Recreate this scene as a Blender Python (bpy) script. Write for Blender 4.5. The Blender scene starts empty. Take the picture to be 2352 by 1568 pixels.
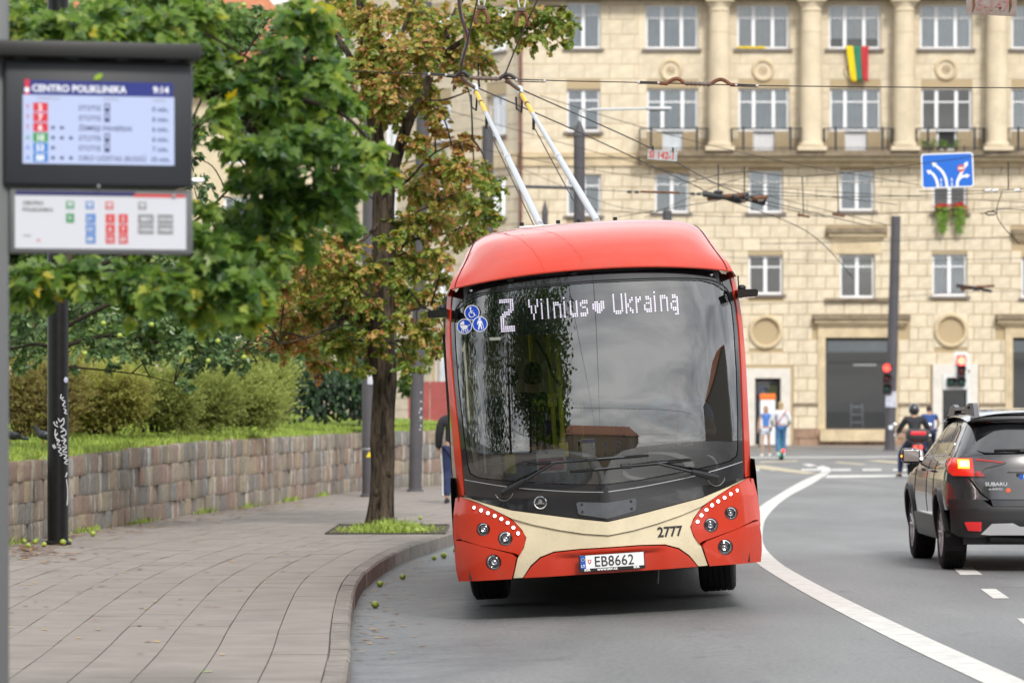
import bpy, bmesh, math, random
from mathutils import Vector, Matrix, noise as mnoise
random.seed(7)
R = math.radians
sc = bpy.context.scene
C = sc.collection
# ------------------------------------------------------------------ camera
F = 8490.0          # focal length in units of a 2351 px wide frame (130 mm on 36 mm film)
CX, HY, EYE = 1175.5, 937.0, 1.65
cam = bpy.data.cameras.new('camera')
camo = bpy.data.objects.new('camera', cam); C.objects.link(camo)
camo.location = (0, 0, EYE); camo.rotation_euler = (R(90), 0, 0)
cam.sensor_width = 36; cam.lens = F/2351*36; cam.shift_y = (HY-784)/2351
cam.clip_end = 5000; cam.clip_start = 0.5
cam.dof.use_dof = True; cam.dof.focus_distance = 30.6; cam.dof.aperture_fstop = 3.6
sc.camera = camo
# ------------------------------------------------------------------ sky, sun, exposure
SUN_EL, SUN_AZ = R(40), R(163)
w = bpy.data.worlds.new('World'); sc.world = w; w.use_nodes = True
nt = w.node_tree; nt.nodes.clear()
def N(nt, t, **k):
    n = nt.nodes.new(t)
    for a, b in k.items():
        if a == 'ins':
            for i, v in b.items(): n.inputs[i].default_value = v
        else: setattr(n, a, b)
    return n
def L(nt, a, b): nt.links.new(a, b)
sky = N(nt, 'ShaderNodeTexSky', sky_type='NISHITA', sun_disc=False, sun_elevation=SUN_EL, sun_rotation=SUN_AZ, air_density=1.0, dust_density=2.0)
tc = N(nt, 'ShaderNodeTexCoord')
sep = N(nt, 'ShaderNodeSeparateXYZ'); L(nt, tc.outputs['Generated'], sep.inputs[0])
ab = N(nt, 'ShaderNodeMath', operation='ABSOLUTE'); L(nt, sep.outputs[2], ab.inputs[0])
ad = N(nt, 'ShaderNodeMath', operation='ADD', ins={1: 0.12}); L(nt, ab.outputs[0], ad.inputs[0])
dv = N(nt, 'ShaderNodeVectorMath', operation='DIVIDE'); L(nt, tc.outputs['Generated'], dv.inputs[0])
cmb = N(nt, 'ShaderNodeCombineXYZ')
for i in range(3): L(nt, ad.outputs[0], cmb.inputs[i])
L(nt, cmb.outputs[0], dv.inputs[1])
nz = N(nt, 'ShaderNodeTexNoise', ins={'Scale': 1.1, 'Detail': 6.0, 'Roughness': 0.55, 'Distortion': 0.6}); L(nt, dv.outputs[0], nz.inputs['Vector'])
cr = N(nt, 'ShaderNodeValToRGB'); L(nt, nz.outputs['Fac'], cr.inputs[0])
cr.color_ramp.elements[0].position = 0.33; cr.color_ramp.elements[0].color = (0.50, 0.53, 0.58, 1)
cr.color_ramp.elements[1].position = 0.66; cr.color_ramp.elements[1].color = (1.25, 1.25, 1.24, 1)
mul = N(nt, 'ShaderNodeMix', data_type='RGBA', blend_type='MULTIPLY', ins={0: 1.0}); L(nt, cr.outputs[0], mul.inputs[6]); mul.inputs[7].default_value = (9.2, 9.2, 9.2, 1)
mx = N(nt, 'ShaderNodeMix', data_type='RGBA', ins={0: 0.88}); L(nt, sky.outputs[0], mx.inputs[6]); L(nt, mul.outputs[2], mx.inputs[7])
bg = N(nt, 'ShaderNodeBackground', ins={1: 0.10}); L(nt, mx.outputs[2], bg.inputs[0])
L(nt, bg.outputs[0], N(nt, 'ShaderNodeOutputWorld').inputs[0])
sun = bpy.data.lights.new('sun', 'SUN'); sun.energy = 1.5; sun.angle = R(11); sun.color = (1, 0.965, 0.91)
suno = bpy.data.objects.new('sun', sun); C.objects.link(suno)
# sky sun_rotation is measured from +Y clockwise; the sun stands behind and above the camera
sd = Vector((math.sin(SUN_AZ)*math.cos(SUN_EL), math.cos(SUN_AZ)*math.cos(SUN_EL), math.sin(SUN_EL)))
suno.rotation_euler = sd.to_track_quat('Z', 'Y').to_euler()
sc.view_settings.view_transform = 'Standard'; sc.view_settings.look = 'None'
sc.view_settings.gamma = 1; sc.view_settings.exposure = 0.80
sc.cycles.use_denoising = True
sc.cycles.max_bounces = 8; sc.cycles.transparent_max_bounces = 24; sc.cycles.glossy_bounces = 4
sc.cycles.transmission_bounces = 6; sc.cycles.diffuse_bounces = 3
sc.cycles.caustics_reflective = False; sc.cycles.caustics_refractive = False
sc.cycles.sample_clamp_indirect = 6.0
# ------------------------------------------------------------------ placing helpers
def W(dx, dy, Y): return Vector(((dx-CX)*Y/F, Y, EYE-(dy-HY)*Y/F))
def G(dx, dy, z=0.0): return W(dx, dy, F*(EYE-z)/(dy-HY))
def sstep(a, b, x):
    t = max(0, min(1, (x-a)/(b-a))); return t*t*(3-2*t)
def lerp(a, b, t): return a+(b-a)*t
def interp(pts, x):
    if x <= pts[0][0]: return pts[0][1]
    for (a, b), (c, d) in zip(pts, pts[1:]):
        if x <= c: return b+(d-b)*(x-a)/(c-a)
    return pts[-1][1]
def catmull(pts, n=6, closed=False):
    P = [Vector(p) for p in pts]; m = len(P); out = []
    for i in range(m if closed else m-1):
        if closed: a, b, c, d = P[i-1], P[i], P[(i+1) % m], P[(i+2) % m]
        else: a, b, c, d = P[max(i-1, 0)], P[i], P[i+1], P[min(i+2, m-1)]
        for k in range(n):
            t = k/n
            out.append(0.5*((2*b)+(c-a)*t+(2*a-5*b+4*c-d)*t*t+(3*b-a-3*c+d)*t**3))
    if not closed: out.append(P[-1])
    return out
# ------------------------------------------------------------------ materials
M = {}
def mat(name, col, rough=0.6, metal=0.0, spec=0.5, coat=0.0, var=0.0, vscale=3.0, bump=0.0, bscale=40.0, emit=None, estr=1.0, island=0.0, sheen=0.0, col2=None, trans=0.0, vdetail=4.0, coat_rough=0.03):
    m = bpy.data.materials.new(name); m.use_nodes = True; M[name] = m
    t = m.node_tree; p = t.nodes['Principled BSDF']
    c4 = (*col, 1); p.inputs['Base Color'].default_value = c4
    p.inputs['Roughness'].default_value = rough; p.inputs['Metallic'].default_value = metal
    p.inputs['Specular IOR Level'].default_value = spec
    if coat: p.inputs['Coat Weight'].default_value = coat; p.inputs['Coat Roughness'].default_value = coat_rough
    if emit: p.inputs['Emission Color'].default_value = (*emit, 1); p.inputs['Emission Strength'].default_value = estr
    last = None
    if var or col2:
        co = N(t, 'ShaderNodeTexCoord')
        nz = N(t, 'ShaderNodeTexNoise', ins={'Scale': vscale, 'Detail': vdetail, 'Roughness': 0.6}); L(t, co.outputs['Object'], nz.inputs['Vector'])
        rp = N(t, 'ShaderNodeValToRGB'); L(t, nz.outputs['Fac'], rp.inputs[0])
        rp.color_ramp.elements[0].position = 0.32; rp.color_ramp.elements[1].position = 0.68
        if col2:
            rp.color_ramp.elements[0].color = c4; rp.color_ramp.elements[1].color = (*col2, 1)
        else:
            rp.color_ramp.elements[0].color = tuple(x*(1-var) for x in col)+(1,); rp.color_ramp.elements[1].color = tuple(min(1, x*(1+var)) for x in col)+(1,)
        last = rp.outputs[0]
    if island:
        geo = N(t, 'ShaderNodeNewGeometry')
        hs = N(t, 'ShaderNodeHueSaturation'); 
        mr = N(t, 'ShaderNodeMapRange', ins={3: 1-island, 4: 1+island}); L(t, geo.outputs['Random Per Island'], mr.inputs[0])
        L(t, mr.outputs[0], hs.inputs['Value'])
        if last: L(t, last, hs.inputs['Color'])
        else: hs.inputs['Color'].default_value = c4
        last = hs.outputs[0]
    if last: L(t, last, p.inputs['Base Color'])
    if bump:
        co = N(t, 'ShaderNodeTexCoord')
        nz = N(t, 'ShaderNodeTexNoise', ins={'Scale': bscale, 'Detail': 5.0, 'Roughness': 0.65}); L(t, co.outputs['Object'], nz.inputs['Vector'])
        bp = N(t, 'ShaderNodeBump', ins={'Strength': bump, 'Distance': 0.02}); L(t, nz.outputs['Fac'], bp.inputs['Height'])
        L(t, bp.outputs[0], p.inputs['Normal'])
    return m
def grime(m, amt=.22, scale=3.0):
    """thin uneven road film: duller and browner in drifting patches and fine specks"""
    t = m.node_tree; p = t.nodes['Principled BSDF']; s = p.inputs['Base Color']; co = N(t, 'ShaderNodeTexCoord')
    a = N(t, 'ShaderNodeTexNoise', ins={'Scale': scale, 'Detail': 8.0, 'Roughness': .7}); L(t, co.outputs['Object'], a.inputs['Vector'])
    b_ = N(t, 'ShaderNodeTexNoise', ins={'Scale': 60.0, 'Detail': 2.0}); L(t, co.outputs['Object'], b_.inputs['Vector'])
    r1 = N(t, 'ShaderNodeMapRange', ins={1: .42, 2: .72, 3: 0.0, 4: amt}); L(t, a.outputs['Fac'], r1.inputs[0])
    r2 = N(t, 'ShaderNodeMapRange', ins={1: .66, 2: .72, 3: 0.0, 4: amt*1.2}); L(t, b_.outputs['Fac'], r2.inputs[0])
    ad_ = N(t, 'ShaderNodeMath', operation='ADD', use_clamp=True); L(t, r1.outputs[0], ad_.inputs[0]); L(t, r2.outputs[0], ad_.inputs[1])
    mx = N(t, 'ShaderNodeMix', data_type='RGBA'); L(t, ad_.outputs[0], mx.inputs[0])
    if s.links: L(t, s.links[0].from_socket, mx.inputs[6])
    else: mx.inputs[6].default_value = s.default_value
    mx.inputs[7].default_value = (.16, .13, .105, 1); L(t, mx.outputs[2], s)
    rr = N(t, 'ShaderNodeMapRange', ins={1: 0, 2: amt*2, 3: .025, 4: .32}); L(t, ad_.outputs[0], rr.inputs[0]); L(t, rr.outputs[0], p.inputs['Coat Roughness'])
    return m
def objrand(m, amt, ramp=None):
    """vary a material's base colour from object to object (each stone its own tone)"""
    t = m.node_tree; p = t.nodes['Principled BSDF']; s = p.inputs['Base Color']
    src = s.links[0].from_socket if s.links else None
    oi = N(t, 'ShaderNodeObjectInfo')
    at = N(t, 'ShaderNodeAttribute', attribute_name='tone')
    ge = N(t, 'ShaderNodeMath', operation='ADD'); L(t, oi.outputs['Random'], ge.inputs[0]); L(t, at.outputs['Fac'], ge.inputs[1])
    fr = N(t, 'ShaderNodeMath', operation='FRACT'); L(t, ge.outputs[0], fr.inputs[0])
    if ramp:
        rp = N(t, 'ShaderNodeValToRGB'); L(t, fr.outputs[0], rp.inputs[0]); rp.color_ramp.interpolation = 'CONSTANT'
        el = rp.color_ramp.elements
        while len(el) < len(ramp): el.new(0.5)
        for i, c in enumerate(ramp): el[i].position = i/len(ramp); el[i].color = (*c, 1)
        mu = N(t, 'ShaderNodeMix', data_type='RGBA', blend_type='MULTIPLY', ins={0: 1.0})
        L(t, rp.outputs[0], mu.inputs[6])
        if src: L(t, src, mu.inputs[7])
        else: mu.inputs[7].default_value = s.default_value
        src = mu.outputs[2]
    hs = N(t, 'ShaderNodeHueSaturation')
    mr = N(t, 'ShaderNodeMapRange', ins={3: 1-amt, 4: 1+amt}); L(t, fr.outputs[0], mr.inputs[0]); L(t, mr.outputs[0], hs.inputs['Value'])
    if src: L(t, src, hs.inputs['Color'])
    else: hs.inputs['Color'].default_value = s.default_value
    L(t, hs.outputs[0], s)
    return m
def glass_mat(name, tint=(0.9, 0.93, 0.92), ior=1.55, rough=0.0, boost=1.0):
    """a pane: what comes through, plus the reflection of its front face"""
    m = bpy.data.materials.new(name); m.use_nodes = True; M[name] = m
    t = m.node_tree; t.nodes.clear()
    tr = N(t, 'ShaderNodeBsdfTransparent', ins={0: (*tint, 1)}); gl = N(t, 'ShaderNodeBsdfGlossy', ins={'Roughness': rough})
    fr = N(t, 'ShaderNodeFresnel', ins={0: ior}); mu = N(t, 'ShaderNodeMath', operation='MULTIPLY', ins={1: boost}, use_clamp=True); L(t, fr.outputs[0], mu.inputs[0])
    mx = N(t, 'ShaderNodeMixShader'); L(t, mu.outputs[0], mx.inputs[0]); L(t, tr.outputs[0], mx.inputs[1]); L(t, gl.outputs[0], mx.inputs[2])
    L(t, mx.outputs[0], N(t, 'ShaderNodeOutputMaterial').inputs[0])
    return m
# ------------------------------------------------------------------ mesh builder
class MB:
    def __init__(s): s.v = []; s.f = []; s.tone = None
    def add(s, vs, fs):
        o = len(s.v); s.v += [tuple(p) for p in vs]; s.f += [tuple(i+o for i in f) for f in fs]; return s
    def box(s, c, d, rz=0.0, ch=0.0):
        x, y, z = c; a, b, h = d[0]/2, d[1]/2, d[2]/2; co, si = math.cos(rz), math.sin(rz)
        def T(p): return (x+p[0]*co-p[1]*si, y+p[0]*si+p[1]*co, z+p[2])
        if not ch:
            s.add([T((i*a, j*b, k*h)) for i in (-1, 1) for j in (-1, 1) for k in (-1, 1)],
                  [(0, 1, 3, 2), (4, 6, 7, 5), (0, 4, 5, 1), (2, 3, 7, 6), (0, 2, 6, 4), (1, 5, 7, 3)])
        else:
            bm = bmesh.new(); bmesh.ops.create_cube(bm, size=1)
            for v in bm.verts: v.co = (v.co.x*d[0], v.co.y*d[1], v.co.z*d[2])
            bmesh.ops.bevel(bm, geom=bm.edges[:]+bm.verts[:], offset=ch, segments=2, affect='EDGES', profile=0.5)
            bm.verts.index_update(); s.add([T(v.co) for v in bm.verts], [tuple(v.index for v in f.verts) for f in bm.faces]); bm.free()
        return s
    def tube(s, pts, r, n=8, cap=True, r2=None):
        P = [Vector(p) for p in pts]; m = len(P); rs = r if isinstance(r, (list, tuple)) else [r]*m
        vs = []; up = None
        for i, p in enumerate(P):
            t = (P[min(i+1, m-1)]-P[max(i-1, 0)])
            t = t.normalized() if t.length > 1e-9 else Vector((0, 0, 1))
            if up is None:
                up = Vector((0, 0, 1)) if abs(t.z) < 0.9 else Vector((1, 0, 0))
            a = t.cross(up); a = a.normalized() if a.length > 1e-6 else t.orthogonal().normalized(); b = a.cross(t); up = b
            for k in range(n):
                q = 2*math.pi*k/n; vs.append(p+(a*math.cos(q)+b*math.sin(q))*rs[i])
        fs = [(i*n+k, i*n+(k+1) % n, (i+1)*n+(k+1) % n, (i+1)*n+k) for i in range(m-1) for k in range(n)]
        if cap: fs += [tuple(range(n-1, -1, -1)), tuple((m-1)*n+k for k in range(n))]
        return s.add(vs, fs)
    def lathe(s, prof, n=24, M4=None, arc=(0, 2*math.pi)):
        full = abs(arc[1]-arc[0]-2*math.pi) < 1e-6; k2 = n if full else n+1
        M4 = M4 or Matrix(); vs = []
        for r, z in prof:
            for k in range(k2):
                a = arc[0]+(arc[1]-arc[0])*k/n; vs.append(M4 @ Vector((r*math.cos(a), r*math.sin(a), z)))
        fs = [(i*k2+k, i*k2+(k+1) % k2, (i+1)*k2+(k+1) % k2, (i+1)*k2+k) for i in range(len(prof)-1) for k in range(n)]
        return s.add(vs, fs)
    def prism(s, poly, f0, f1):
        """poly of (u,v) swept from map f0 to map f1"""
        n = len(poly); vs = [f0(*p) for p in poly]+[f1(*p) for p in poly]
        return s.add(vs, [tuple(range(n)), tuple(range(2*n-1, n-1, -1))]+[(i, i+n, (i+1) % n+n, (i+1) % n) for i in range(n)])
    def grid(s, fn, nu, nv, closed=False):
        vs = [fn(i/nu, j/nv) for j in range(nv+1) for i in range(nu+1)]
        return s.add(vs, [(j*(nu+1)+i, j*(nu+1)+i+1, (j+1)*(nu+1)+i+1, (j+1)*(nu+1)+i) for j in range(nv) for i in range(nu)])
    def sphere(s, c, r, n=12, m=8, sc3=(1, 1, 1)):
        c = Vector(c); vs = []
        for j in range(m+1):
            t = math.pi*j/m
            for k in range(n): q = 2*math.pi*k/n; vs.append(c+Vector((r*sc3[0]*math.sin(t)*math.cos(q), r*sc3[1]*math.sin(t)*math.sin(q), r*sc3[2]*math.cos(t))))
        return s.add(vs, [(j*n+k, (j+1)*n+k, (j+1)*n+(k+1) % n, j*n+(k+1) % n) for j in range(m) for k in range(n)])
    def mesh(s, name, mats, smooth=None):
        me = bpy.data.meshes.new(name); me.from_pydata(s.v, [], s.f); me.validate()
        for m in (mats if isinstance(mats, (list, tuple)) else [mats]): me.materials.append(M[m] if isinstance(m, str) else m)
        if smooth is not None:
            me.shade_smooth()
            if smooth < 179: me.set_sharp_from_angle(angle=R(smooth))
        return me
    def build(s, name, mats, parent=None, smooth=None):
        return link(name, s.mesh(name, mats, smooth), parent)
def link(name, me, parent=None):
    o = bpy.data.objects.new(name, me); C.objects.link(o)
    if parent: o.parent = parent
    return o
def empty(name, loc=(0, 0, 0), rz=0.0, parent=None):
    o = bpy.data.objects.new(name, None); C.objects.link(o); o.location = loc; o.rotation_euler = (0, 0, rz); o.empty_display_size = 0.1
    if parent: o.parent = parent
    return o
def tag(o, label=None, cat=None, group=None, kind=None):
    if label: o['label'] = label
    if cat: o['category'] = cat
    if group: o['group'] = group
    if kind: o['kind'] = kind
    return o
def thing(name, label, cat, loc=(0, 0, 0), rz=0.0, group=None): return tag(empty(name, loc, rz), label, cat, group)
def copy_tree(o, parent=None):
    c = o.copy(); C.objects.link(c); c.parent = parent
    for ch in o.children: copy_tree(ch, c)
    return c
def text_mesh(name, s, size, mats, parent, M4, ext=0.0, align='LEFT', sx=1.0, bold=0.0, spacing=1.0):
    cu = bpy.data.curves.new(name, 'FONT'); cu.body = s; cu.size = size; cu.extrude = ext; cu.align_x = align; cu.offset = bold; cu.resolution_u = 3; cu.space_character = spacing
    o = bpy.data.objects.new(name, cu); C.objects.link(o)
    dg = bpy.context.evaluated_depsgraph_get(); dg.update()
    me = bpy.data.meshes.new_from_object(o.evaluated_get(dg)); bpy.data.objects.remove(o); bpy.data.curves.remove(cu)
    me.materials.clear(); me.materials.append(M[mats])
    me.transform(Matrix.Diagonal((sx, 1, 1, 1))); me.transform(M4)
    return link(name, me, parent)
def face_cam(x, y, z):   # text plane standing upright, read from the camera's side
    return Matrix.Translation((x, y, z)) @ Matrix.Rotation(R(90), 4, 'X')
def patch(name, poly, f, mats, parent, off=0.0, thick=0.015, cell=0.07, smooth=True, hole=None):
    """a panel: a polygon in surface coordinates laid on the surface f(u,v), with a folded rim"""
    bm = bmesh.new()
    if hole:
        ring = [bm.verts.new((p[0], p[1], 0)) for p in poly]; e = [bm.edges.new((ring[i], ring[i-1])) for i in range(len(ring))]
        for h in hole:
            hr = [bm.verts.new((p[0], p[1], 0)) for p in h]; e += [bm.edges.new((hr[i], hr[i-1])) for i in range(len(hr))]
        bmesh.ops.triangle_fill(bm, edges=e, use_beauty=True)
    else:
        fc0 = bm.faces.new([bm.verts.new((p[0], p[1], 0)) for p in poly]); fc0.normal_update(); bmesh.ops.triangulate(bm, faces=bm.faces[:], ngon_method='EAR_CLIP')
    us = [v.co.x for v in bm.verts]; vs = [v.co.y for v in bm.verts]
    for ax, lo, hi in ((0, min(us), max(us)), (1, min(vs), max(vs))):
        x = math.floor(lo/cell)*cell+cell
        while x < hi-1e-5:
            no = (1, 0, 0) if ax == 0 else (0, 1, 0); co = (x, 0, 0) if ax == 0 else (0, x, 0)
            bmesh.ops.bisect_plane(bm, geom=bm.verts[:]+bm.edges[:]+bm.faces[:], plane_co=co, plane_no=no, dist=1e-5); x += cell
    bmesh.ops.remove_doubles(bm, verts=bm.verts[:], dist=1e-5)
    for fc in bm.faces:
        if fc.normal.z < 0: fc.normal_flip()
    uv = [(v.co.x, v.co.y) for v in bm.verts]; e = 1e-3; pos = []; nor = []
    for (u, v) in uv:
        p = Vector(f(u, v)); a = Vector(f(u+e, v))-Vector(f(u-e, v)); b = Vector(f(u, v+e))-Vector(f(u, v-e)); n = a.cross(b).normalized()
        pos.append(p+n*off); nor.append(n)
    bm.verts.index_update()
    faces = [tuple(v.index for v in fc.verts) for fc in bm.faces]
    be = [(ed.verts[0].index, ed.verts[1].index, ed.link_faces[0]) for ed in bm.edges if len(ed.link_faces) == 1]
    be2 = []
    for a, b, fc in be:
        ids = [v.index for v in fc.verts]; i = ids.index(a)
        be2.append((a, b) if ids[(i+1) % len(ids)] == b else (b, a))
    bm.free(); V = [tuple(p) for p in pos]; NN = [tuple(n) for n in nor]
    if thick:
        mp = {}
        def dup(i, t):
            k = (i, t)
            if k not in mp: mp[k] = len(V); V.append(tuple(pos[i]-nor[i]*t)); NN.append((0, 0, 0))
            return mp[k]
        for a, b in be2: faces.append((dup(b, 0), dup(a, 0), dup(a, thick), dup(b, thick)))
    me = bpy.data.meshes.new(name); me.from_pydata(V, [], faces); me.materials.append(M[mats] if isinstance(mats, str) else mats)
    me.shade_smooth()
    if thick: me.set_sharp_from_angle(angle=R(40))
    if smooth: me.normals_split_custom_set_from_vertices(NN)
    return link(name, me, parent)
def circle(cx, cy, r, n=20): return [(cx+r*math.cos(2*math.pi*k/n), cy+r*math.sin(2*math.pi*k/n)) for k in range(n)]
# ------------------------------------------------------------------ ground materials
def lime_runs(m):
    # pale lime washed out of the joints, in narrow vertical runs
    t = m.node_tree; p = t.nodes['Principled BSDF']; s = p.inputs['Base Color']; src = s.links[0].from_socket
    ge = N(t, 'ShaderNodeNewGeometry'); mp = N(t, 'ShaderNodeMapping', ins={'Scale': (5.5, 5.5, .55)}); L(t, ge.outputs['Position'], mp.inputs[0])
    nz = N(t, 'ShaderNodeTexNoise', ins={'Scale': 1.0, 'Detail': 3.0, 'Roughness': .6}); L(t, mp.outputs[0], nz.inputs['Vector'])
    mr = N(t, 'ShaderNodeMapRange', ins={1: .56, 2: .66, 3: 0.0, 4: .8}); L(t, nz.outputs['Fac'], mr.inputs[0])
    mx = N(t, 'ShaderNodeMix', data_type='RGBA'); L(t, mr.outputs[0], mx.inputs[0]); L(t, src, mx.inputs[6]); mx.inputs[7].default_value = (.60, .57, .52, 1); L(t, mx.outputs[2], s)
def asphalt():
    m = mat('asphalt', (0.11, 0.115, 0.12), rough=0.6, spec=0.5)
    t = m.node_tree; p = t.nodes['Principled BSDF']; co = N(t, 'ShaderNodeTexCoord')
    fine = N(t, 'ShaderNodeTexNoise', ins={'Scale': 26.0, 'Detail': 6.0, 'Roughness': 0.8}); L(t, co.outputs['Object'], fine.inputs['Vector'])
    mp = N(t, 'ShaderNodeMapping', ins={'Scale': (0.8, 0.18, 1)}); L(t, co.outputs['Object'], mp.inputs[0])
    big = N(t, 'ShaderNodeTexNoise', ins={'Scale': 0.9, 'Detail': 3.0}); L(t, mp.outputs[0], big.inputs['Vector'])
    r1 = N(t, 'ShaderNodeValToRGB'); L(t, fine.outputs['Fac'], r1.inputs[0])
    r1.color_ramp.elements[0].position = 0.3; r1.color_ramp.elements[0].color = (0.085, 0.086, 0.088, 1)
    r1.color_ramp.elements[1].position = 0.72; r1.color_ramp.elements[1].color = (0.265, 0.265, 0.262, 1)
    r2 = N(t, 'ShaderNodeMapRange', ins={1: 0.3, 2: 0.7, 3: 0.76, 4: 1.2}); L(t, big.outputs['Fac'], r2.inputs[0])
    mu = N(t, 'ShaderNodeVectorMath', operation='SCALE'); L(t, r1.outputs[0], mu.inputs[0]); L(t, r2.outputs[0], mu.inputs[3])
    st = N(t, 'ShaderNodeTexNoise', ins={'Scale': 1.7, 'Detail': 5.0, 'Roughness': .55, 'Distortion': 1.2}); L(t, co.outputs['Object'], st.inputs['Vector'])
    sr = N(t, 'ShaderNodeMapRange', ins={1: .60, 2: .72, 3: 1.0, 4: .72}); L(t, st.outputs['Fac'], sr.inputs[0])
    mu2 = N(t, 'ShaderNodeVectorMath', operation='SCALE'); L(t, mu.outputs[0], mu2.inputs[0]); L(t, sr.outputs[0], mu2.inputs[3]); mu = mu2
    wet = N(t, 'ShaderNodeAttribute', attribute_name='wet')
    wn = N(t, 'ShaderNodeTexNoise', ins={'Scale': 2.2, 'Detail': 6.0, 'Roughness': 0.6}); L(t, co.outputs['Object'], wn.inputs['Vector'])
    wr = N(t, 'ShaderNodeMapRange', ins={1: 0.38, 2: 0.6, 3: 0.25, 4: 1.0}); L(t, wn.outputs['Fac'], wr.inputs[0])
    wm = N(t, 'ShaderNodeMath', operation='MULTIPLY'); L(t, wet.outputs['Fac'], wm.inputs[0]); L(t, wr.outputs[0], wm.inputs[1])
    dk = N(t, 'ShaderNodeMix', data_type='RGBA', blend_type='MULTIPLY'); L(t, wm.outputs[0], dk.inputs[0]); L(t, mu.outputs[0], dk.inputs[6]); dk.inputs[7].default_value = (0.55, 0.6, 0.68, 1)
    L(t, dk.outputs[2], p.inputs['Base Color'])
    rr = N(t, 'ShaderNodeMapRange', ins={3: 0.58, 4: 0.30}); L(t, wm.outputs[0], rr.inputs[0]); L(t, rr.outputs[0], p.inputs['Roughness'])
    bp = N(t, 'ShaderNodeBump', ins={'Strength': 0.9, 'Distance': 0.006}); L(t, fine.outputs['Fac'], bp.inputs['Height']); L(t, bp.outputs[0], p.inputs['Normal'])
asphalt()
mat('road_paint', (0.60, 0.585, 0.55), rough=0.7, var=0.16, vscale=5, vdetail=9, bump=0.3, bscale=60)
mat('yellow_paint', (0.46, 0.40, 0.28), rough=0.7, var=0.2, vscale=3)
m = mat('paving', (0.262, 0.232, 0.206), rough=0.85, spec=0.25, var=0.11, vscale=2.3, bump=0.25, bscale=70, vdetail=8); objrand(m, 0.045)
mat('joint_bed', (0.125, 0.105, 0.09), rough=0.95)
m = mat('kerb_stone', (0.225, 0.20, 0.178), rough=0.85, spec=0.25, var=0.24, vscale=5, bump=0.35, bscale=45, vdetail=8); objrand(m, 0.08)
m = mat('granite', (1.0, 1.0, 1.0), rough=0.85, spec=0.3, var=0.32, vscale=6, bump=0.9, bscale=26, vdetail=10)
objrand(m, 0.15, [(0.36, 0.28, 0.22), (0.32, 0.285, 0.235), (0.37, 0.265, 0.21), (0.27, 0.25, 0.225), (0.41, 0.335, 0.26), (0.34, 0.295, 0.225), (0.35, 0.25, 0.20), (0.25, 0.24, 0.22), (0.39, 0.31, 0.22)])
lime_runs(m)
mat('mortar', (0.17, 0.15, 0.13), rough=0.95, bump=0.5)
mat('lime_run', (0.62, 0.60, 0.56), rough=0.9, var=0.2)
mat('soil', (0.09, 0.07, 0.05), rough=1, var=0.3, bump=0.8)
mat('lawn_base', (0.19, 0.24, 0.05), rough=0.95, var=0.35, vscale=2.5, bump=0.6)
mat('grass_blade', (0.27, 0.36, 0.06), rough=0.6, island=0.42, spec=0.3)
# ------------------------------------------------------------------ road
def road_z(x, y):
    k = 1-sstep(52, 75, y)
    return max(-0.125, 0.044*(min(x, 1.85)-1.85))*k
kerb_pts = [(-0.30, 4), (-0.62, 12), (-0.86, 18), (-1.05, 23.9), (-1.175, 26.8), (-1.30, 30), (-1.40, 33), (-1.44, 35.3), (-1.425, 37.4), (-1.335, 40.8), (-1.19, 43.4), (-0.95, 45.9), (-0.745, 48.1), (-0.25, 53), (0.6, 60), (1.3, 66), (2.1, 73), (2.6, 80), (2.5, 88), (1.2, 94), (-2, 97)]
KP = [Vector((p.x, p.y, 0)) for p in catmull([(a, b, 0) for a, b in kerb_pts], 10)]
acc = [0.0]
for a, b in zip(KP, KP[1:]): acc.append(acc[-1]+(b-a).length)
def kerb_at(s, o):
    """a point at arc length s along the kerb's road edge, o metres towards the pavement"""
    s = max(0.001, min(acc[-1]-0.001, s))
    lo, hi = 0, len(acc)-1
    while hi-lo > 1:
        mid = (lo+hi)//2
        if acc[mid] <= s: lo = mid
        else: hi = mid
    t = (s-acc[lo])/(acc[hi]-acc[lo]); p = KP[lo].lerp(KP[hi], t)
    d0 = (KP[min(lo+1, len(KP)-1)]-KP[max(lo-1, 0)]).normalized(); d1 = (KP[min(hi+1, len(KP)-1)]-KP[max(hi-1, 0)]).normalized()
    d = d0.lerp(d1, t).normalized(); return p+Vector((-d.y, d.x, 0))*o
def kerb_x(y): return interp([(p.y, p.x) for p in KP[:165]], y)
SW = 0.04    # pavement level
xs = [-60, -30, -14, -8, -5, -3, -2.2, -1.8] + [-1.6+0.12*i for i in range(34)] + [2.6, 3.2, 4, 5, 7, 10, 16, 30, 60]
ys = [-60, -20, 0, 8, 14, 18] + [20+0.6*i for i in range(60)] + [57, 60, 64, 70, 78, 90, 105, 130, 170, 230]
b = MB(); nx = len(xs)
b.v = [(x, y, road_z(x, y)) for y in ys for x in xs]
b.f = [(j*nx+i, j*nx+i+1, (j+1)*nx+i+1, (j+1)*nx+i) for j in range(len(ys)-1) for i in range(nx-1)]
road = b.build('road', 'asphalt', smooth=179); tag(road, kind='structure')
at = road.data.attributes.new('wet', 'FLOAT', 'POINT')
at.data.foreach_set('value', [(1-sstep(0.25, 1.5, v[0]-kerb_x(v[1])+0.25*math.sin(v[1]*0.9)))*(1 if v[1] < 60 else 0) for v in b.v])
gr = MB().grid(lambda u, v: (lerp(-1500, 1500, u), lerp(-1500, 3000, v), -0.20), 1, 1).build('ground', 'asphalt'); tag(gr, kind='structure')
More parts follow.
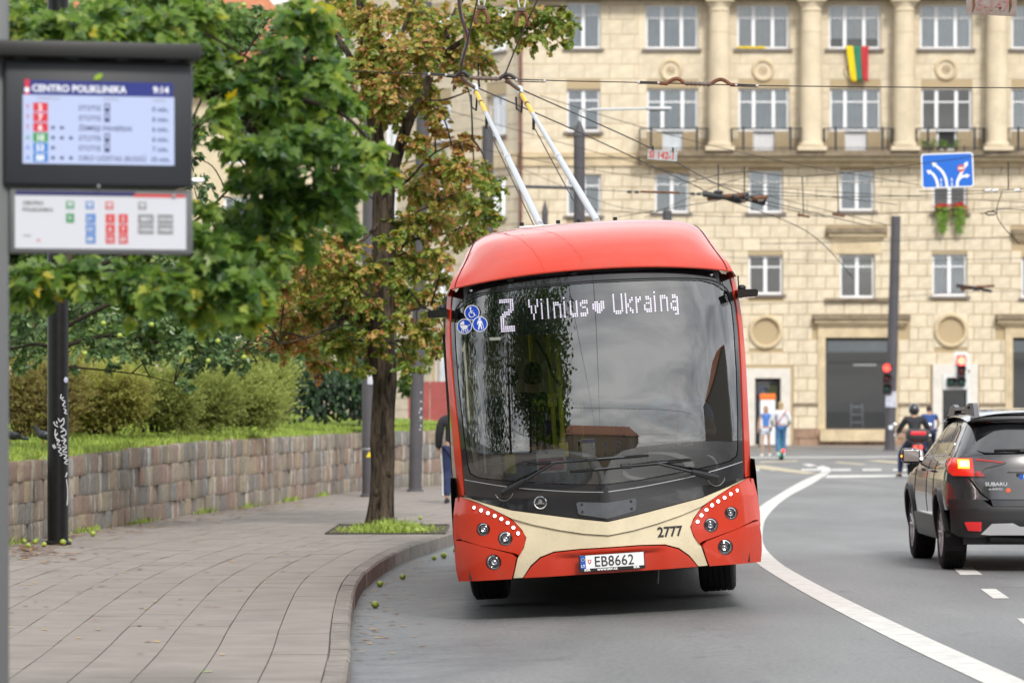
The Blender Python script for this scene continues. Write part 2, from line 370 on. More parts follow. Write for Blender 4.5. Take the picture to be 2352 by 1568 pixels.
# ------------------------------------------------------------------ painted markings (sheets lying on the road)
def stripe(name, left, right, m='road_paint', n=8, lift=0.004):
    def px(pts): return [Vector(G(a, c)) for a, c in pts]
    l, r = catmull(px(left), n), catmull(px(right), n)
    k = min(len(l), len(r)); b = MB()
    for i in range(k):
        for q in range(4):
            p = l[i].lerp(r[i], q/3); b.v.append((p.x, p.y, road_z(p.x, p.y)+lift))
    b.f = [(i*4+q, i*4+q+1, (i+1)*4+q+1, (i+1)*4+q) for i in range(k-1) for q in range(3)]
    return tag(b.build(name, m), kind='structure')
stripe('lane_line', [(2420, 1640), (2258, 1568), (2059, 1473), (1888, 1384), (1792, 1329), (1735, 1290), (1716, 1255), (1717, 1215), (1738, 1170), (1776, 1142), (1836, 1107), (1878, 1088)],
       [(2520, 1640), (2360, 1567), (2130, 1464), (1960, 1384), (1858, 1332), (1792, 1293), (1757, 1257), (1751, 1226), (1762, 1185), (1806, 1143), (1866, 1110), (1908, 1083)])
stripe('lane_line_hook', [(1880, 1086.5), (1886, 1080), (1872, 1073)], [(1909, 1081.5), (1905, 1074), (1888, 1069)], n=5)
stripe('lane_dash', [(1858, 1071), (1842, 1066)], [(1876, 1069), (1858, 1064.5)], n=2)
for q in ([(2186, 1302), (2231, 1302), (2256, 1320), (2205, 1320)], [(2251, 1352), (2286, 1352), (2318, 1374), (2280, 1374)], [(2335, 1420), (2380, 1420), (2420, 1446), (2365, 1446)],
          [(2192, 1237), (2214, 1237), (2222, 1245), (2200, 1245)], [(2150, 1195), (2170, 1195), (2176, 1200), (2156, 1200)]):
    b = MB().add([(G(*p).x, G(*p).y, road_z(G(*p).x, G(*p).y)+0.004) for p in (q[0], q[3], q[2], q[1])], [(0, 1, 2, 3)]); tag(b.build('lane_dash', 'road_paint'), kind='structure')
b = MB().add([G(*p)+Vector((0, 0, .004)) for p in ((1893, 1097), (2420, 1092), (2420, 1087.5), (1900, 1091))], [(0, 1, 2, 3)]); tag(b.build('stop_line', 'road_paint'), kind='structure')
for k in range(9):
    x = 1700+k*70; b = MB().add([G(*p)+Vector((0, 0, .004)) for p in ((x, 1080.5), (x+44, 1080.5), (x+43, 1076.5), (x, 1076.5))], [(0, 1, 2, 3)]); tag(b.build('crossing_dash', 'road_paint'), kind='structure')
for q in ([(1700, 1071), (1752, 1068), (1880, 1087), (1850, 1089)], [(1745, 1060), (1830, 1057), (1832, 1059.5), (1745, 1063)], [(1985, 1058), (2020, 1057), (2090, 1063), (2060, 1065)], [(1925, 1072), (1990, 1060), (2000, 1062), (1945, 1074)][:0] or [(1925, 1060), (1990, 1066), (1978, 1068), (1912, 1062)]):
    b = MB().add([G(*p)+Vector((0, 0, .008)) for p in q], [(0, 1, 2, 3)]); tag(b.build('box_marking', 'yellow_paint'), kind='structure')
b = MB().add([G(*p)+Vector((0, 0, .004)) for p in ((1600, 1052), (2420, 1048), (2420, 1046), (1600, 1050))], [(0, 1, 2, 3)]); tag(b.build('crossing_line', 'road_paint'), kind='structure')
# ------------------------------------------------------------------ kerb: each stone its own piece
kerb = MB()
for i in range(0, len(KP)-1):
    pass
kb = MB()
ss = [i*0.25 for i in range(int(acc[-1]/0.25))]
for s in ss:
    a, c = kerb_at(s, 0.02), kerb_at(s, 0.13); kb.v += [(a.x, a.y, -0.25), (a.x, a.y, 0.025), (c.x, c.y, 0.025), (c.x, c.y, -0.25)]
kb.f = [(i*4+q, i*4+q+1, i*4+5+q, i*4+4+q) for i in range(len(ss)-1) for q in range(3)]
kerb = tag(kb.build('kerb', 'joint_bed'), kind='structure')
s = 8.0; rk = random.Random(3)
while s < acc[-1]-2:
    ln = 0.98+rk.uniform(-.03, .03); n = 4; vs = []; dz = rk.uniform(-.004, .004); do = rk.uniform(-.004, .004)
    for i in range(n+1):
        q = s+0.006+(ln-0.012)*i/n
        for o, z in ((0.0, -0.22), (0.0, SW-.018), (0.018, SW+.002), (0.135, SW+.004), (0.138, -.1)):
            p = kerb_at(q, o+do); vs.append((p.x, p.y, z+dz))
    fs = [(i*5+j, i*5+j+1, (i+1)*5+j+1, (i+1)*5+j) for i in range(n) for j in range(4)]+[(0, 4, 3, 2, 1), tuple(n*5+j for j in range(5))]
    b = MB().add(vs, fs); b.build('kerb_stone', 'kerb_stone', kerb, smooth=30); s += ln
# ------------------------------------------------------------------ pavement slabs
wall_pts = [(-9.5, 24), (-8.2, 32), (-7.0, 38), (-5.95, 43.7), (-5.7, 47.2), (-5.2, 52), (-4.72, 57), (-4.24, 60.6), (-3.75, 65.1), (-2.94, 72.3), (-1.44, 77.7), (-0.2, 80.5), (2.0, 84)]
WPp = catmull([(a, c, 0) for a, c in wall_pts], 10)
def wall_x(y): return interp([(p.y, p.x) for p in WPp], y)
bed = MB()
for k in range(61):
    y = 8+k*1.44; bed.v += [(wall_x(y)-2, y, 0.028), (min(kerb_x(y)-.1, 2.5), y, 0.028)]
bed.f = [(2*i, 2*i+1, 2*i+3, 2*i+2) for i in range(60)]
pave = tag(bed.build('pavement', 'joint_bed'), kind='structure')
slabs = []; rs = random.Random(5)
PIT = (-2.38, -0.86, 47.2, 50.8)
for r in range(22):
    o0 = 0.142+r*0.3725; s = 10+rs.uniform(0, .75)
    while s < acc[-1]-14:
        c = kerb_at(s+.375, o0+.18)
        if c.x > wall_x(c.y)-0.25 and c.y < 93 and not (PIT[0]+.2 < c.x < PIT[1]-.2 and PIT[2]+.2 < c.y < PIT[3]-.2) and c.x > -0.16*c.y-0.6: slabs.append((s, o0, c.y))
        s += 0.75
slabs.sort(key=lambda q: abs(q[2]-27.5) if q[2] > 21.0 else 99)
rest = MB()
for i, (s, o0, y) in enumerate(slabs):
    g1, g2 = 0.0042, 0.0009; dz = rs.uniform(-.0022, .0022); tl = rs.uniform(-.0015, .0015)
    vs = []
    for z, e in ((0.02, 0.0), (SW+dz, 0.0)):
        for a, c in ((0, 0), (.375, 0), (.75, 0), (.75, .3725), (.375, .3725), (0, .3725)):
            a2 = g2 if a == 0 else (.75-g2 if a == .75 else a); c2 = g1 if c == 0 else .3725-g1
            p = kerb_at(s+a2, o0+c2); vs.append((p.x, p.y, z+(tl if c and z > .03 else 0)))
    fs = [(6, 7, 10, 11), (7, 8, 9, 10)]+[(k, (k+1) % 6, (k+1) % 6+6, k+6) for k in range(6)]
    if i < 300: MB().add(vs, fs).build('paving_slab', 'paving', pave)
    else: rest.add(vs, fs)
o = rest.build('paving_slabs', 'paving', pave); tag(o, kind='stuff')
tn = o.data.attributes.new('tone', 'FLOAT', 'FACE')
tv = []
for k in range(len(o.data.polygons)//8):
    q = rs.random(); tv += [q]*8
tv += [0.0]*(len(o.data.polygons)-len(tv))
tn.data.foreach_set('value', tv)
# far pavement by the building, across the junction
b = MB().box((14, 156.5, -0.03), (70, 9.0, 0.16)); tag(b.build('far_pavement', 'paving'), kind='structure')
# ------------------------------------------------------------------ granite retaining wall
wacc = [0.0]
for a, c in zip(WPp, WPp[1:]): wacc.append(wacc[-1]+(c-a).length)
def wall_at(s, back):
    lo = 0; s = max(0.001, min(wacc[-1]-.001, s))
    while wacc[lo+1] < s: lo += 1
    t = (s-wacc[lo])/(wacc[lo+1]-wacc[lo]); p = WPp[lo].lerp(WPp[lo+1], t); d = (WPp[min(lo+2, len(WPp)-1)]-WPp[max(lo-1, 0)]).normalized()
    return p+Vector((-d.y, d.x, 0))*back, d
def wtop(y): return interp([(24, .95), (43.7, 1.0), (47.6, 1.02), (52, 1.085), (57, 1.14), (65, 1.15), (72, 1.16), (78, 1.19), (90, 1.19)], y)
wall = thing('granite_wall', 'curved retaining wall of reddish grey granite blocks below the lawn', 'wall', (-5.7, 47.2, 0))
core = MB(); ks = [k*0.5 for k in range(int(wacc[-1]/.5))]
for s in ks:
    p, d = wall_at(s, 0.05); q, _ = wall_at(s, 0.40); z = wtop(p.y)-.07
    core.v += [(p.x, p.y, -.05), (p.x, p.y, z), (q.x, q.y, z), (q.x, q.y, -.05)]
core.f = [(i*4+j, i*4+j+1, i*4+j+5, i*4+j+4) for i in range(len(ks)-1) for j in range(3)]
o = core.build('core', 'mortar'); o.parent = wall; o.matrix_parent_inverse = Matrix.Translation(-wall.location)
rw = random.Random(11); protos = []
for k in range(10):
    b = MB(); n = 5
    def fn(u, v, k=k):
        e = max(abs(u-.5), abs(v-.5))*2
        dep = -0.020*(1-e**7)+0.022*mnoise.noise(Vector((u*3+k*9, v*3, k)))
        return (u-.5+0.02*mnoise.noise(Vector((v*2, k*3.1, u)))*(e > .9), dep, v-.5)
    b.grid(lambda u, v: fn(u, v), n, n)
    ring = [(0, j) for j in range(n)]+[(i, n) for i in range(n)]+[(n, n-j) for j in range(n)]+[(n-i, 0) for i in range(n)]
    base = len(b.v)
    ids = [j*(n+1)+i for (i, j) in [(r[0], r[1]) for r in ring]]
    for q in ids: v = b.v[q]; b.v.append((v[0], 0.6, v[2]))
    m_ = len(ids); b.f += [(ids[i], ids[(i+1) % m_], base+(i+1) % m_, base+i) for i in range(m_)]
    protos.append(b.mesh('stone', 'granite', smooth=35))
stones = []
fr = [0.0, 0.235, 0.49, 0.755, 1.0]
for c in range(4):
    s = 10.0+rw.uniform(0, .3)
    while s < wacc[-1]-.5:
        wd = rw.choice([.2, .24, .27, .30, .34, .40, .46, .56])*(1.0 if c else 1.15)
        p, d = wall_at(s+wd/2, 0.0); H = wtop(p.y)-SW
        wob = 0.026*mnoise.noise(Vector((s*.7, c*5.0, 1)))+0.010*mnoise.noise(Vector((s*3, c*5.0, 2)))
        z0, z1 = SW+H*fr[c]+(wob if c else 0)-.02*(c == 0), SW+H*fr[c+1]+((0.026*mnoise.noise(Vector((s*.7, (c+1)*5.0, 1)))+0.010*mnoise.noise(Vector((s*3, (c+1)*5.0, 2)))) if c < 3 else rw.uniform(-.02, .02))
        vis = -0.145*p.y < p.x
        stones.append((p, d, wd, z0, z1, vis, c)); s += wd
stones.sort(key=lambda q: (not q[5], -(q[2]*(q[4]-q[3]))/q[0].y**2))
far = MB()
for i, (p, d, wd, z0, z1, vis, c) in enumerate(stones):
    me = protos[rw.randrange(10)]; ang = math.atan2(d.y, d.x)
    g = 0.002
    mt = Matrix.Translation((p.x, p.y, (z0+z1)/2)) @ Matrix.Rotation(ang, 4, 'Z') @ Matrix.Diagonal((wd-g*2, 0.55 if c < 3 else 0.62, z1-z0-g*2, 1))
    # stones face the street (right-hand side of the path)
    mt = mt @ Matrix.Translation((0, rw.uniform(-.045, .045), 0))
    if i < 300:
        o = link('stone', me, wall); o.matrix_parent_inverse = Matrix.Translation(-wall.location); o.matrix_basis = mt
    else:
        far.add([mt @ v.co for v in me.vertices], [tuple(f.vertices) for f in me.polygons])
o = far.build('stones', 'granite', wall, smooth=35); tag(o, kind='stuff'); o.matrix_parent_inverse = Matrix.Translation(-wall.location)
tn = o.data.attributes.new('tone', 'FLOAT', 'FACE'); nf = len(protos[0].polygons); tv = []
for k in range(len(o.data.polygons)//nf): q = rw.random(); tv += [q]*nf
tv += [0.]*(len(o.data.polygons)-len(tv)); tn.data.foreach_set('value', tv)
# ------------------------------------------------------------------ lawn behind the wall
def lawn_pt(s, dd):
    p, d = wall_at(s, 0.12+dd); q, _ = wall_at(s, 0)
    z = wtop(q.y)-0.03+0.055*min(dd, 9)+0.03*mnoise.noise(Vector((p.x*.5, p.y*.3, 0)))*min(1, dd)
    return Vector((p.x, p.y, z))
lg = MB(); nS, nD = 90, 14
lg.grid(lambda u, v: lawn_pt(6+u*(wacc[-1]-7), v*v*16), nS, nD)
lawn = tag(lg.build('lawn', 'lawn_base', smooth=179), kind='structure')
# raised land behind, under the trees
b = MB().grid(lambda u, v: (lerp(-60, wall_x(lerp(58, 125, v))-2.5-14*sstep(.4, .6, v), u), lerp(58, 125, v), 1.30), 12, 8); tag(b.build('terrain', 'lawn_base'), kind='structure')
rg = random.Random(21); gb = MB()
def blade(b, p, h, lean, wd):
    a = rg.uniform(0, 6.283); dx, dy = math.cos(a), math.sin(a); l = rg.uniform(.1, lean)*h; c = rg.uniform(0, 6.283)
    ax, ay = math.cos(c)*wd/2, math.sin(c)*wd/2
    b.add([(p.x-ax, p.y-ay, p.z-.01), (p.x+ax, p.y+ay, p.z-.01), (p.x+dx*l*.4+ax*.7, p.y+dy*l*.4+ay*.7, p.z+h*.6), (p.x+dx*l*.4-ax*.7, p.y+dy*l*.4-ay*.7, p.z+h*.6), (p.x+dx*l, p.y+dy*l, p.z+h)], [(0, 1, 2, 3), (3, 2, 4)])
for k in range(52000):
    s = rg.uniform(15, wacc[-1]-2); dd = (rg.random()**1.7)*9
    p = lawn_pt(s, dd)
    if p.x < -0.145*p.y: continue
    cl = mnoise.noise(Vector((p.x*1.7, p.y*.8, 3)))
    blade(gb, p, rg.uniform(.05, .11)*(1.0+.55*cl)*(1.25 if dd < .25 else 1), .8, .016)
tag(gb.build('lawn_grass', 'grass_blade'), 'short bright green grass covering the lawn behind the wall', 'grass', kind='stuff')
# ------------------------------------------------------------------ tree pit
mat('steel_edge', (0.06, 0.055, 0.05), rough=0.6, metal=0.6)
pit = thing('tree_pit', 'square tree pit with steel edging and weedy grass at the trunk', 'tree pit', ((PIT[0]+PIT[1])/2, (PIT[2]+PIT[3])/2, SW))
hx, hy = (PIT[1]-PIT[0])/2, (PIT[3]-PIT[2])/2
MB().box((0, 0, -.02), (hx*2-.02, hy*2-.02, .05)).build('soil', 'soil', pit)
for a, c, d in ((0, -hy, (hx*2, .02, .03)), (0, hy, (hx*2, .02, .03)), (-hx, 0, (.02, hy*2-.04, .03)), (hx, 0, (.02, hy*2-.04, .03))):
    MB().box((a, c, 0.005), d).build('edging', 'steel_edge', pit)
gb = MB()
for k in range(1700):
    x, y = rg.gauss(.02, .42)*hx, rg.gauss(-.25, .42)*hy
    if abs(x) > hx*.96 or abs(y) > hy*.96: continue
    blade(gb, Vector((x, y, 0)), rg.uniform(.03, .15)*(1.25-abs(x)/hx*.9), 1.2, .014)
tag(gb.build('grass', 'grass_blade', pit), kind='stuff')
gb = MB()
for k in range(420):
    s = rg.choice([20, 24.5, 28, 33, 36.5, 40.2, 44])+rg.gauss(0, .45); p, d = wall_at(s, -.03-abs(rg.gauss(0, .03))); p.z = SW
    blade(gb, p, rg.uniform(.03, .12), 1.4, .02)
tag(gb.build('wall_weeds', 'grass_blade'), 'small green weeds sprouting at the foot of the granite wall', 'weeds', kind='stuff')
# ------------------------------------------------------------------ trolleybus
mat('bus_red', (0.57, 0.036, 0.011), rough=0.35, coat=0.9, spec=0.25, var=.05, vscale=2.5)
mat('bus_cream', (0.74, 0.64, 0.44), rough=0.3, coat=0.6, spec=0.4, var=0.04, vscale=5)
grime(M['bus_red'], .16); grime(M['bus_cream'], .20)
mat('bus_black', (0.012, 0.012, 0.014), rough=0.12, coat=1.0, spec=0.5)
mat('bus_green', (0.02, 0.055, 0.035), rough=0.15, coat=1.0)
mat('black_plastic', (0.018, 0.018, 0.020), rough=0.45, spec=0.4)
mat('black_rubber', (0.014, 0.014, 0.014), rough=0.8, spec=0.25, var=0.3, vscale=20)
mat('grey_plastic', (0.085, 0.09, 0.10), rough=0.42, var=0.12, vscale=18)
mat('dark_metal', (0.05, 0.05, 0.052), rough=0.5, metal=0.5)
mat('chrome', (0.75, 0.76, 0.78), rough=0.12, metal=1.0)
mat('steel_light', (0.60, 0.61, 0.62), rough=0.35, metal=0.7)
mat('lens_glass', (0.02, 0.02, 0.022), rough=0.04, coat=1.0, spec=0.9)
mat('lamp_reflector', (0.45, 0.46, 0.48), rough=0.12, metal=1.0)
mat('led_white', (1, 1, 1), emit=(1.0, 0.98, 0.95), estr=4.0)
mat('display_led', (0.9, 0.85, 1), emit=(0.95, 0.80, 1.0), estr=1.15)
mat('display_off', (0.05, 0.052, 0.048), rough=0.6)
mat('display_back', (0.008, 0.008, 0.009), rough=0.5)
mat('sticker_blue', (0.005, 0.06, 0.48), rough=0.4)
mat('white_print', (0.82, 0.82, 0.82), rough=0.5)
mat('black_print', (0.015, 0.015, 0.015), rough=0.5)
mat('red_print', (0.55, 0.03, 0.03), rough=0.5)
mat('eu_blue', (0.01, 0.09, 0.42), rough=0.4)
mat('yellow_print', (0.8, 0.6, 0.02), rough=0.5)
mat('yellow_pole', (0.72, 0.62, 0.03), rough=0.4)
mat('interior_light', (0.50, 0.48, 0.34), rough=0.6)
mat('interior_dark', (0.05, 0.055, 0.06), rough=0.6)
mat('interior_floor', (0.09, 0.09, 0.10), rough=0.7)
mat('seat_blue', (0.02, 0.045, 0.12), rough=0.8, var=0.3, vscale=30)
mat('lamp_red', (0.5, 0.01, 0.01), rough=0.3, emit=(1, 0.03, 0.03), estr=3)
mat('cable_grey', (0.16, 0.16, 0.165), rough=0.6)
glass_mat('windscreen_glass', (0.62, 0.66, 0.65), ior=1.75, boost=2.9)
glass_mat('side_glass', (0.30, 0.34, 0.33), ior=1.6)
TH = R(3.73); BZ = 0.314; BY = 30.0
bus = thing('trolleybus', 'red and cream trolleybus approaching, number 2777, route display lit', 'trolleybus')
# the body leans to its kerb side: roll about the bumper's lower edge
bus.matrix_basis = Matrix.Translation((0.804, BY, BZ)) @ Matrix.Rotation(-TH, 4, 'Y') @ Matrix.Translation((0, 0, -BZ))
EDGE = [(0.2, 1.235), (0.36, 1.243), (0.6, 1.262), (0.85, 1.255), (1.0, 1.225), (1.4, 1.235), (2.1, 1.228), (2.45, 1.212), (2.75, 1.165), (3.3, 1.05)]
def bus_y(u, v):
    a = abs(u)/interp(EDGE, v)
    y = 0.135*a*a+0.27*a**7
    y += 0.062*max(0, v-1.08)**2
    k = 1-sstep(0.95, 1.35, v); y += k*(0.11*min(abs(u), .9)-0.05*a*a)
    if v < 0.62: y += 0.35*(0.62-v)**2
    return y
def bf(u, v): return (u, bus_y(u, v), v)
def sym(pts): return pts+[(-u, v) for u, v in reversed(pts)]
# --- glass and black mask
gl_r = [(0.0, 1.035), (0.30, 1.055), (0.667, 1.10), (0.95, 1.14), (1.03, 1.158), (1.085, 1.19), (1.10, 1.24), (1.118, 1.5), (1.135, 1.9), (1.14, 2.25), (1.135, 2.42), (1.10, 2.53), (1.0, 2.60), (0.89, 2.635), (0.53, 2.66), (0.0, 2.672)]
glass_poly = gl_r+[(-u, v) for u, v in reversed(gl_r[1:-1])]
patch('windscreen', glass_poly, bf, 'windscreen_glass', bus, off=-0.001, thick=0, cell=0.05)
inner = [(0.0, 1.065), (0.667, 1.135), (1.0, 1.19), (1.055, 1.24), (1.075, 1.5), (1.09, 1.9), (1.095, 2.20), (1.06, 2.285), (0.8, 2.292), (0.0, 2.285)]
hole = inner+[(-u, v) for u, v in reversed(inner[1:-1])]
patch('windscreen_border', glass_poly, lambda u, v: (u, bus_y(u, v)+0.006, v), 'display_back', bus, off=0, thick=0, cell=0.06, hole=[hole, [(-.812, 2.295), (.835, 2.315), (.828, 2.60), (-.816, 2.60)]])
outer_r = [(0.0, 0.735), (0.245, 0.775), (0.773, 0.876), (1.0, 0.95), (1.142, 1.003), (1.148, 1.2), (1.158, 1.5), (1.172, 1.9), (1.178, 2.2), (1.172, 2.42), (1.155, 2.56), (1.135, 2.68), (0.9, 2.722), (0.53, 2.748), (0.0, 2.765)]
outer = outer_r+[(-u, v) for u, v in reversed(outer_r[1:-1])]
gl_big = [(u*1.006, v+(.006 if v > 2.2 else -.006)) for u, v in glass_poly]
patch('windscreen_mask', outer, bf, 'bus_black', bus, off=0.002, thick=0.03, cell=0.06, hole=[gl_big])
seam_r = [(0.02, 0.972), (0.3, 0.995), (0.672, 1.043), (0.9, 1.085), (1.14, 1.140)]
b = MB()
for s_ in (-1, 1): b.tube([(s_*u, bus_y(u, v)-.004, v) for u, v in catmull([(u, v, 0) for u, v in seam_r], 6) and [(p.x, p.y) for p in catmull([(u, v, 0) for u, v in seam_r], 6)]], 0.0035, 5)
b.build('seam_trim', 'steel_light', bus)
top_r = [(0, 2.692), (0.53, 2.68), (0.89, 2.655), (1.02, 2.625), (1.10, 2.575), (1.14, 2.51)]
b = MB()
for s_ in (-1, 1): b.tube([(s_*p.x, bus_y(p.x, p.y)-.004, p.y) for p in catmull([(u, v, 0) for u, v in top_r], 6)], 0.005, 5)
b.build('header_trim', 'black_plastic', bus)
# --- red corner pillars
for s_ in (-1, 1):
    pl = [(1.150, 1.012), (1.196, 1.016), (1.206, 1.3), (1.213, 1.6), (1.222, 2.0), (1.218, 2.3), (1.202, 2.5), (1.178, 2.66), (1.150, 2.71), (1.137, 2.70), (1.16, 2.56), (1.178, 2.40), (1.184, 2.2), (1.178, 1.9), (1.163, 1.5), (1.153, 1.2)]
    pl = [(s_*u, v) for u, v in pl]
    if s_ < 0: pl.reverse()
    patch('corner_pillar', pl, bf, 'bus_red', bus, off=0.010, thick=0.03, cell=0.05)
# --- lower nose: lamp panels, cream mask, red bumper
cl = [(1.146, 0.992), (1.02, 0.938), (0.894, 0.872), (0.78, 0.799), (0.701, 0.705), (0.672, 0.642), (0.695, 0.560), (0.737, 0.500), (0.765, 0.523), (1.178, 0.652), (1.20, 0.80), (1.19, 0.99)]
lo = [(0.755, 0.488), (0.775, 0.40), (0.80, 0.318), (1.0, 0.316), (1.222, 0.311), (1.236, 0.40), (1.24, 0.52), (1.225, 0.645), (1.182, 0.641), (0.79, 0.519)]
sidep = [(1.194, 0.995), (1.204, 0.80), (1.184, 0.654), (1.227, 0.655), (1.247, 0.60), (1.25, 0.72), (1.238, 0.86), (1.213, 0.99)]
lampsR = [(1.004, 0.729, .049), (0.832, 0.645, .053)]; fog = (0.936, 0.460, .058)
for s_ in (-1, 1):
    def S(pts):
        q = [(s_*u, v) for u, v in pts]
        return q if s_ > 0 else list(reversed(q))
    p = patch('lamp_panel', [(q.x, q.y) for q in catmull([(u, v, 0) for u, v in S(cl)], 3, True)], bf, 'bus_red', bus, off=0.024, thick=0.05, cell=0.035, hole=[circle(s_*u, v, r*1.12, 18) for u, v, r in lampsR])
    p2 = patch('bumper_corner', S(lo), bf, 'bus_red', bus, off=0.030, thick=0.06, cell=0.035, hole=[circle(s_*fog[0], fog[1], fog[2]*1.1, 18)])
    patch('side_flare', S(sidep), bf, 'bus_red', bus, off=0.018, thick=0.04, cell=0.04)
    for u, v, r in lampsR+[fog]:
        u *= s_; y0 = bus_y(u, v)
        n = (Vector(bf(u+.01, v))-Vector(bf(u-.01, v))).cross(Vector(bf(u, v+.01))-Vector(bf(u, v-.01))).normalized()
        n = (n+Vector((0, -2, 0))).normalized()
        mt = Matrix.Translation((u, y0, v)) @ n.to_track_quat('Z', 'Y').to_matrix().to_4x4()
        lamp = empty('headlight', (0, 0, 0), 0, bus)
        MB().lathe([(r*1.16, -.05), (r*1.16, .016), (r*1.08, .022), (r*1.0, .018), (r*.98, -.03)], 24, mt).build('bezel', 'grey_plastic', lamp, smooth=40)
        MB().lathe([(r*.99, .004), (r*.9, .012), (r*.6, .022), (r*.25, .027), (0.0005, .028)], 24, mt).build('lens', 'lens_glass', lamp, smooth=60)
        MB().lathe([(r*.985, .006), (r*.97, .022), (r*.86, .025), (r*.84, .012)], 24, mt).build('ring', 'chrome', lamp, smooth=50)
        MB().lathe([(r*.52, .026), (r*.42, .034), (r*.26, .030), (r*.12, .036), (0.0005, .037)], 16, mt).build('reflector', 'lamp_reflector', lamp, smooth=50)
    for u, v in [(1.075, .910), (1.020, .885), (.967, .860), (.913, .834), (.860, .806), (.811, .772), (.767, .731), (.732, .682)]:
        u *= s_; y0 = bus_y(u, v)-.027
        mt = Matrix.Translation((u, y0, v)) @ Matrix.Rotation(R(90), 4, 'X')
        e = empty('running_light', (0, 0, 0), 0, bus)
        MB().lathe([(.0175, -.006), (.0175, .003), (.0135, .004), (.0125, .001)], 14, mt).build('ring', 'grey_plastic', e)
        MB().lathe([(.013, .002), (.008, .006), (.0003, .007)], 12, mt).build('lens', 'led_white', e)
# cream mask, an upper blade above the crease and a lower face below it
up_r = [(0.0, 0.622), (0.2, 0.648), (0.397, 0.690), (0.60, 0.745), (0.765, 0.803), (0.9, 0.880), (1.02, 0.945), (1.146, 0.998), (1.0, 0.944), (0.773, 0.870), (0.245, 0.769), (0.0, 0.729)]
up = up_r+[(-u, v) for u, v in reversed(up_r[1:-1])]
patch('cream_blade', up, bf, 'bus_cream', bus, off=0.030, thick=0.05, cell=0.04)
lw_r = [(0.0, 0.527), (0.25, 0.527), (0.45, 0.518), (0.565, 0.480), (0.646, 0.414), (0.715, 0.320), (0.79, 0.320), (0.745, 0.480), (0.690, 0.560), (0.665, 0.642), (0.695, 0.708), (0.775, 0.803), (0.60, 0.741), (0.397, 0.684), (0.2, 0.642), (0.0, 0.616)]
lw = lw_r+[(-u, v) for u, v in reversed(lw_r[1:-1])]
patch('cream_panel', lw, bf, 'bus_cream', bus, off=0.012, thick=0.04, cell=0.04)
ct_r = [(0.0, 0.319), (0.4, 0.319), (0.705, 0.320), (0.640, 0.405), (0.560, 0.470), (0.45, 0.508), (0.25, 0.518), (0.0, 0.519)]
ct = ct_r+[(-u, v) for u, v in reversed(ct_r[1:-1])]
def bf2(u, v): return (u, bus_y(u, v)+0.03*(1-sstep(.30, .50, abs(u)))*(1-sstep(.46, .51, v)), v)
patch('bumper', ct, bf2, 'bus_red', bus, off=0.024, thick=0.06, cell=0.03)
# --- number plate and its frame
def pf(x, z, d): return (x, bus_y(0, .41)-.030-d, z)
pl = empty('number_plate', (0, 0, 0), 0, bus)
MB().box((.012, bus_y(0, .4)-.040, .405), (.535, .022, .138), ch=.006).build('plate_frame', 'black_plastic', pl)
MB().box((.014, bus_y(0, .4)-.0525, .417), (.515, .004, .106)).build('plate_face', 'white_print', pl)
yp = bus_y(0, .4)-.0555
MB().box((-.222, yp, .417), (.042, .002, .106)).build('country_strip', 'eu_blue', pl)
text_mesh('country_code', 'LT', .030, 'white_print', pl, face_cam(-.240, yp-.003, .376), bold=.0008)
st = MB()
for k in range(12):
    a = 2*math.pi*k/12; st.box((-.222+.0125*math.cos(a), yp-.002, .437+.0125*math.sin(a)), (.004, .001, .004))
st.build('stars', 'yellow_print', pl)
MB().prism([(-.183, .436), (-.155, .436), (-.155, .415), (-.169, .398), (-.183, .415)], lambda x, z: (x, yp, z), lambda x, z: (x, yp-.001, z)).build('crest', 'red_print', pl)
MB().prism([(-.178, .428), (-.166, .432), (-.160, .422), (-.168, .410), (-.176, .415)], lambda x, z: (x, yp-.0015, z), lambda x, z: (x, yp-.002, z)).build('crest_mark', 'white_print', pl)
text_mesh('plate_number', 'EB8662', .118, 'black_print', pl, face_cam(-.133, yp-.003, .377), sx=.88, spacing=1.03, bold=.0005)
text_mesh('frame_text', 'www.sor.cz', .031, 'white_print', pl, face_cam(-.11, yp+.002, .344), bold=.0012, sx=1.1)
for x in (-.215, .185): text_mesh('frame_mark', 'SOR', .026, 'white_print', pl, face_cam(x, yp+.002, .345), bold=.0016, sx=.95)
text_mesh('fleet_number', '2777', .112, 'black_print', bus, Matrix.Translation((.398, bus_y(.40, .62)-.018, .580)) @ Matrix.Rotation(R(9.5), 4, 'Z') @ Matrix.Rotation(R(90), 4, 'X'), sx=.92, bold=.003)
# --- grey plate holder, folded at the middle
hp_r = [(0.0, .757), (.218, .803), (.232, .815), (.242, .895), (.228, .905), (0.0, .885)]
hp = hp_r+[(-u, v) for u, v in reversed(hp_r[1:-1])]
h = patch('plate_holder', hp, lambda u, v: (u, bus_y(0, .82)+.14*abs(u)-.01, v), 'grey_plastic', bus, off=.02, thick=.03, cell=.05, smooth=False)
for u, v in ((.20, .885), (.20, .825), (-.20, .885), (-.20, .825)):
    MB().lathe([(.011, 0), (.011, .004), (.005, .005), (.0003, .004)], 10, Matrix.Translation((u, bus_y(0, .82)+.14*abs(u)-.031, v)) @ Matrix.Rotation(R(90), 4, 'X')).build('screw', 'black_plastic', bus)
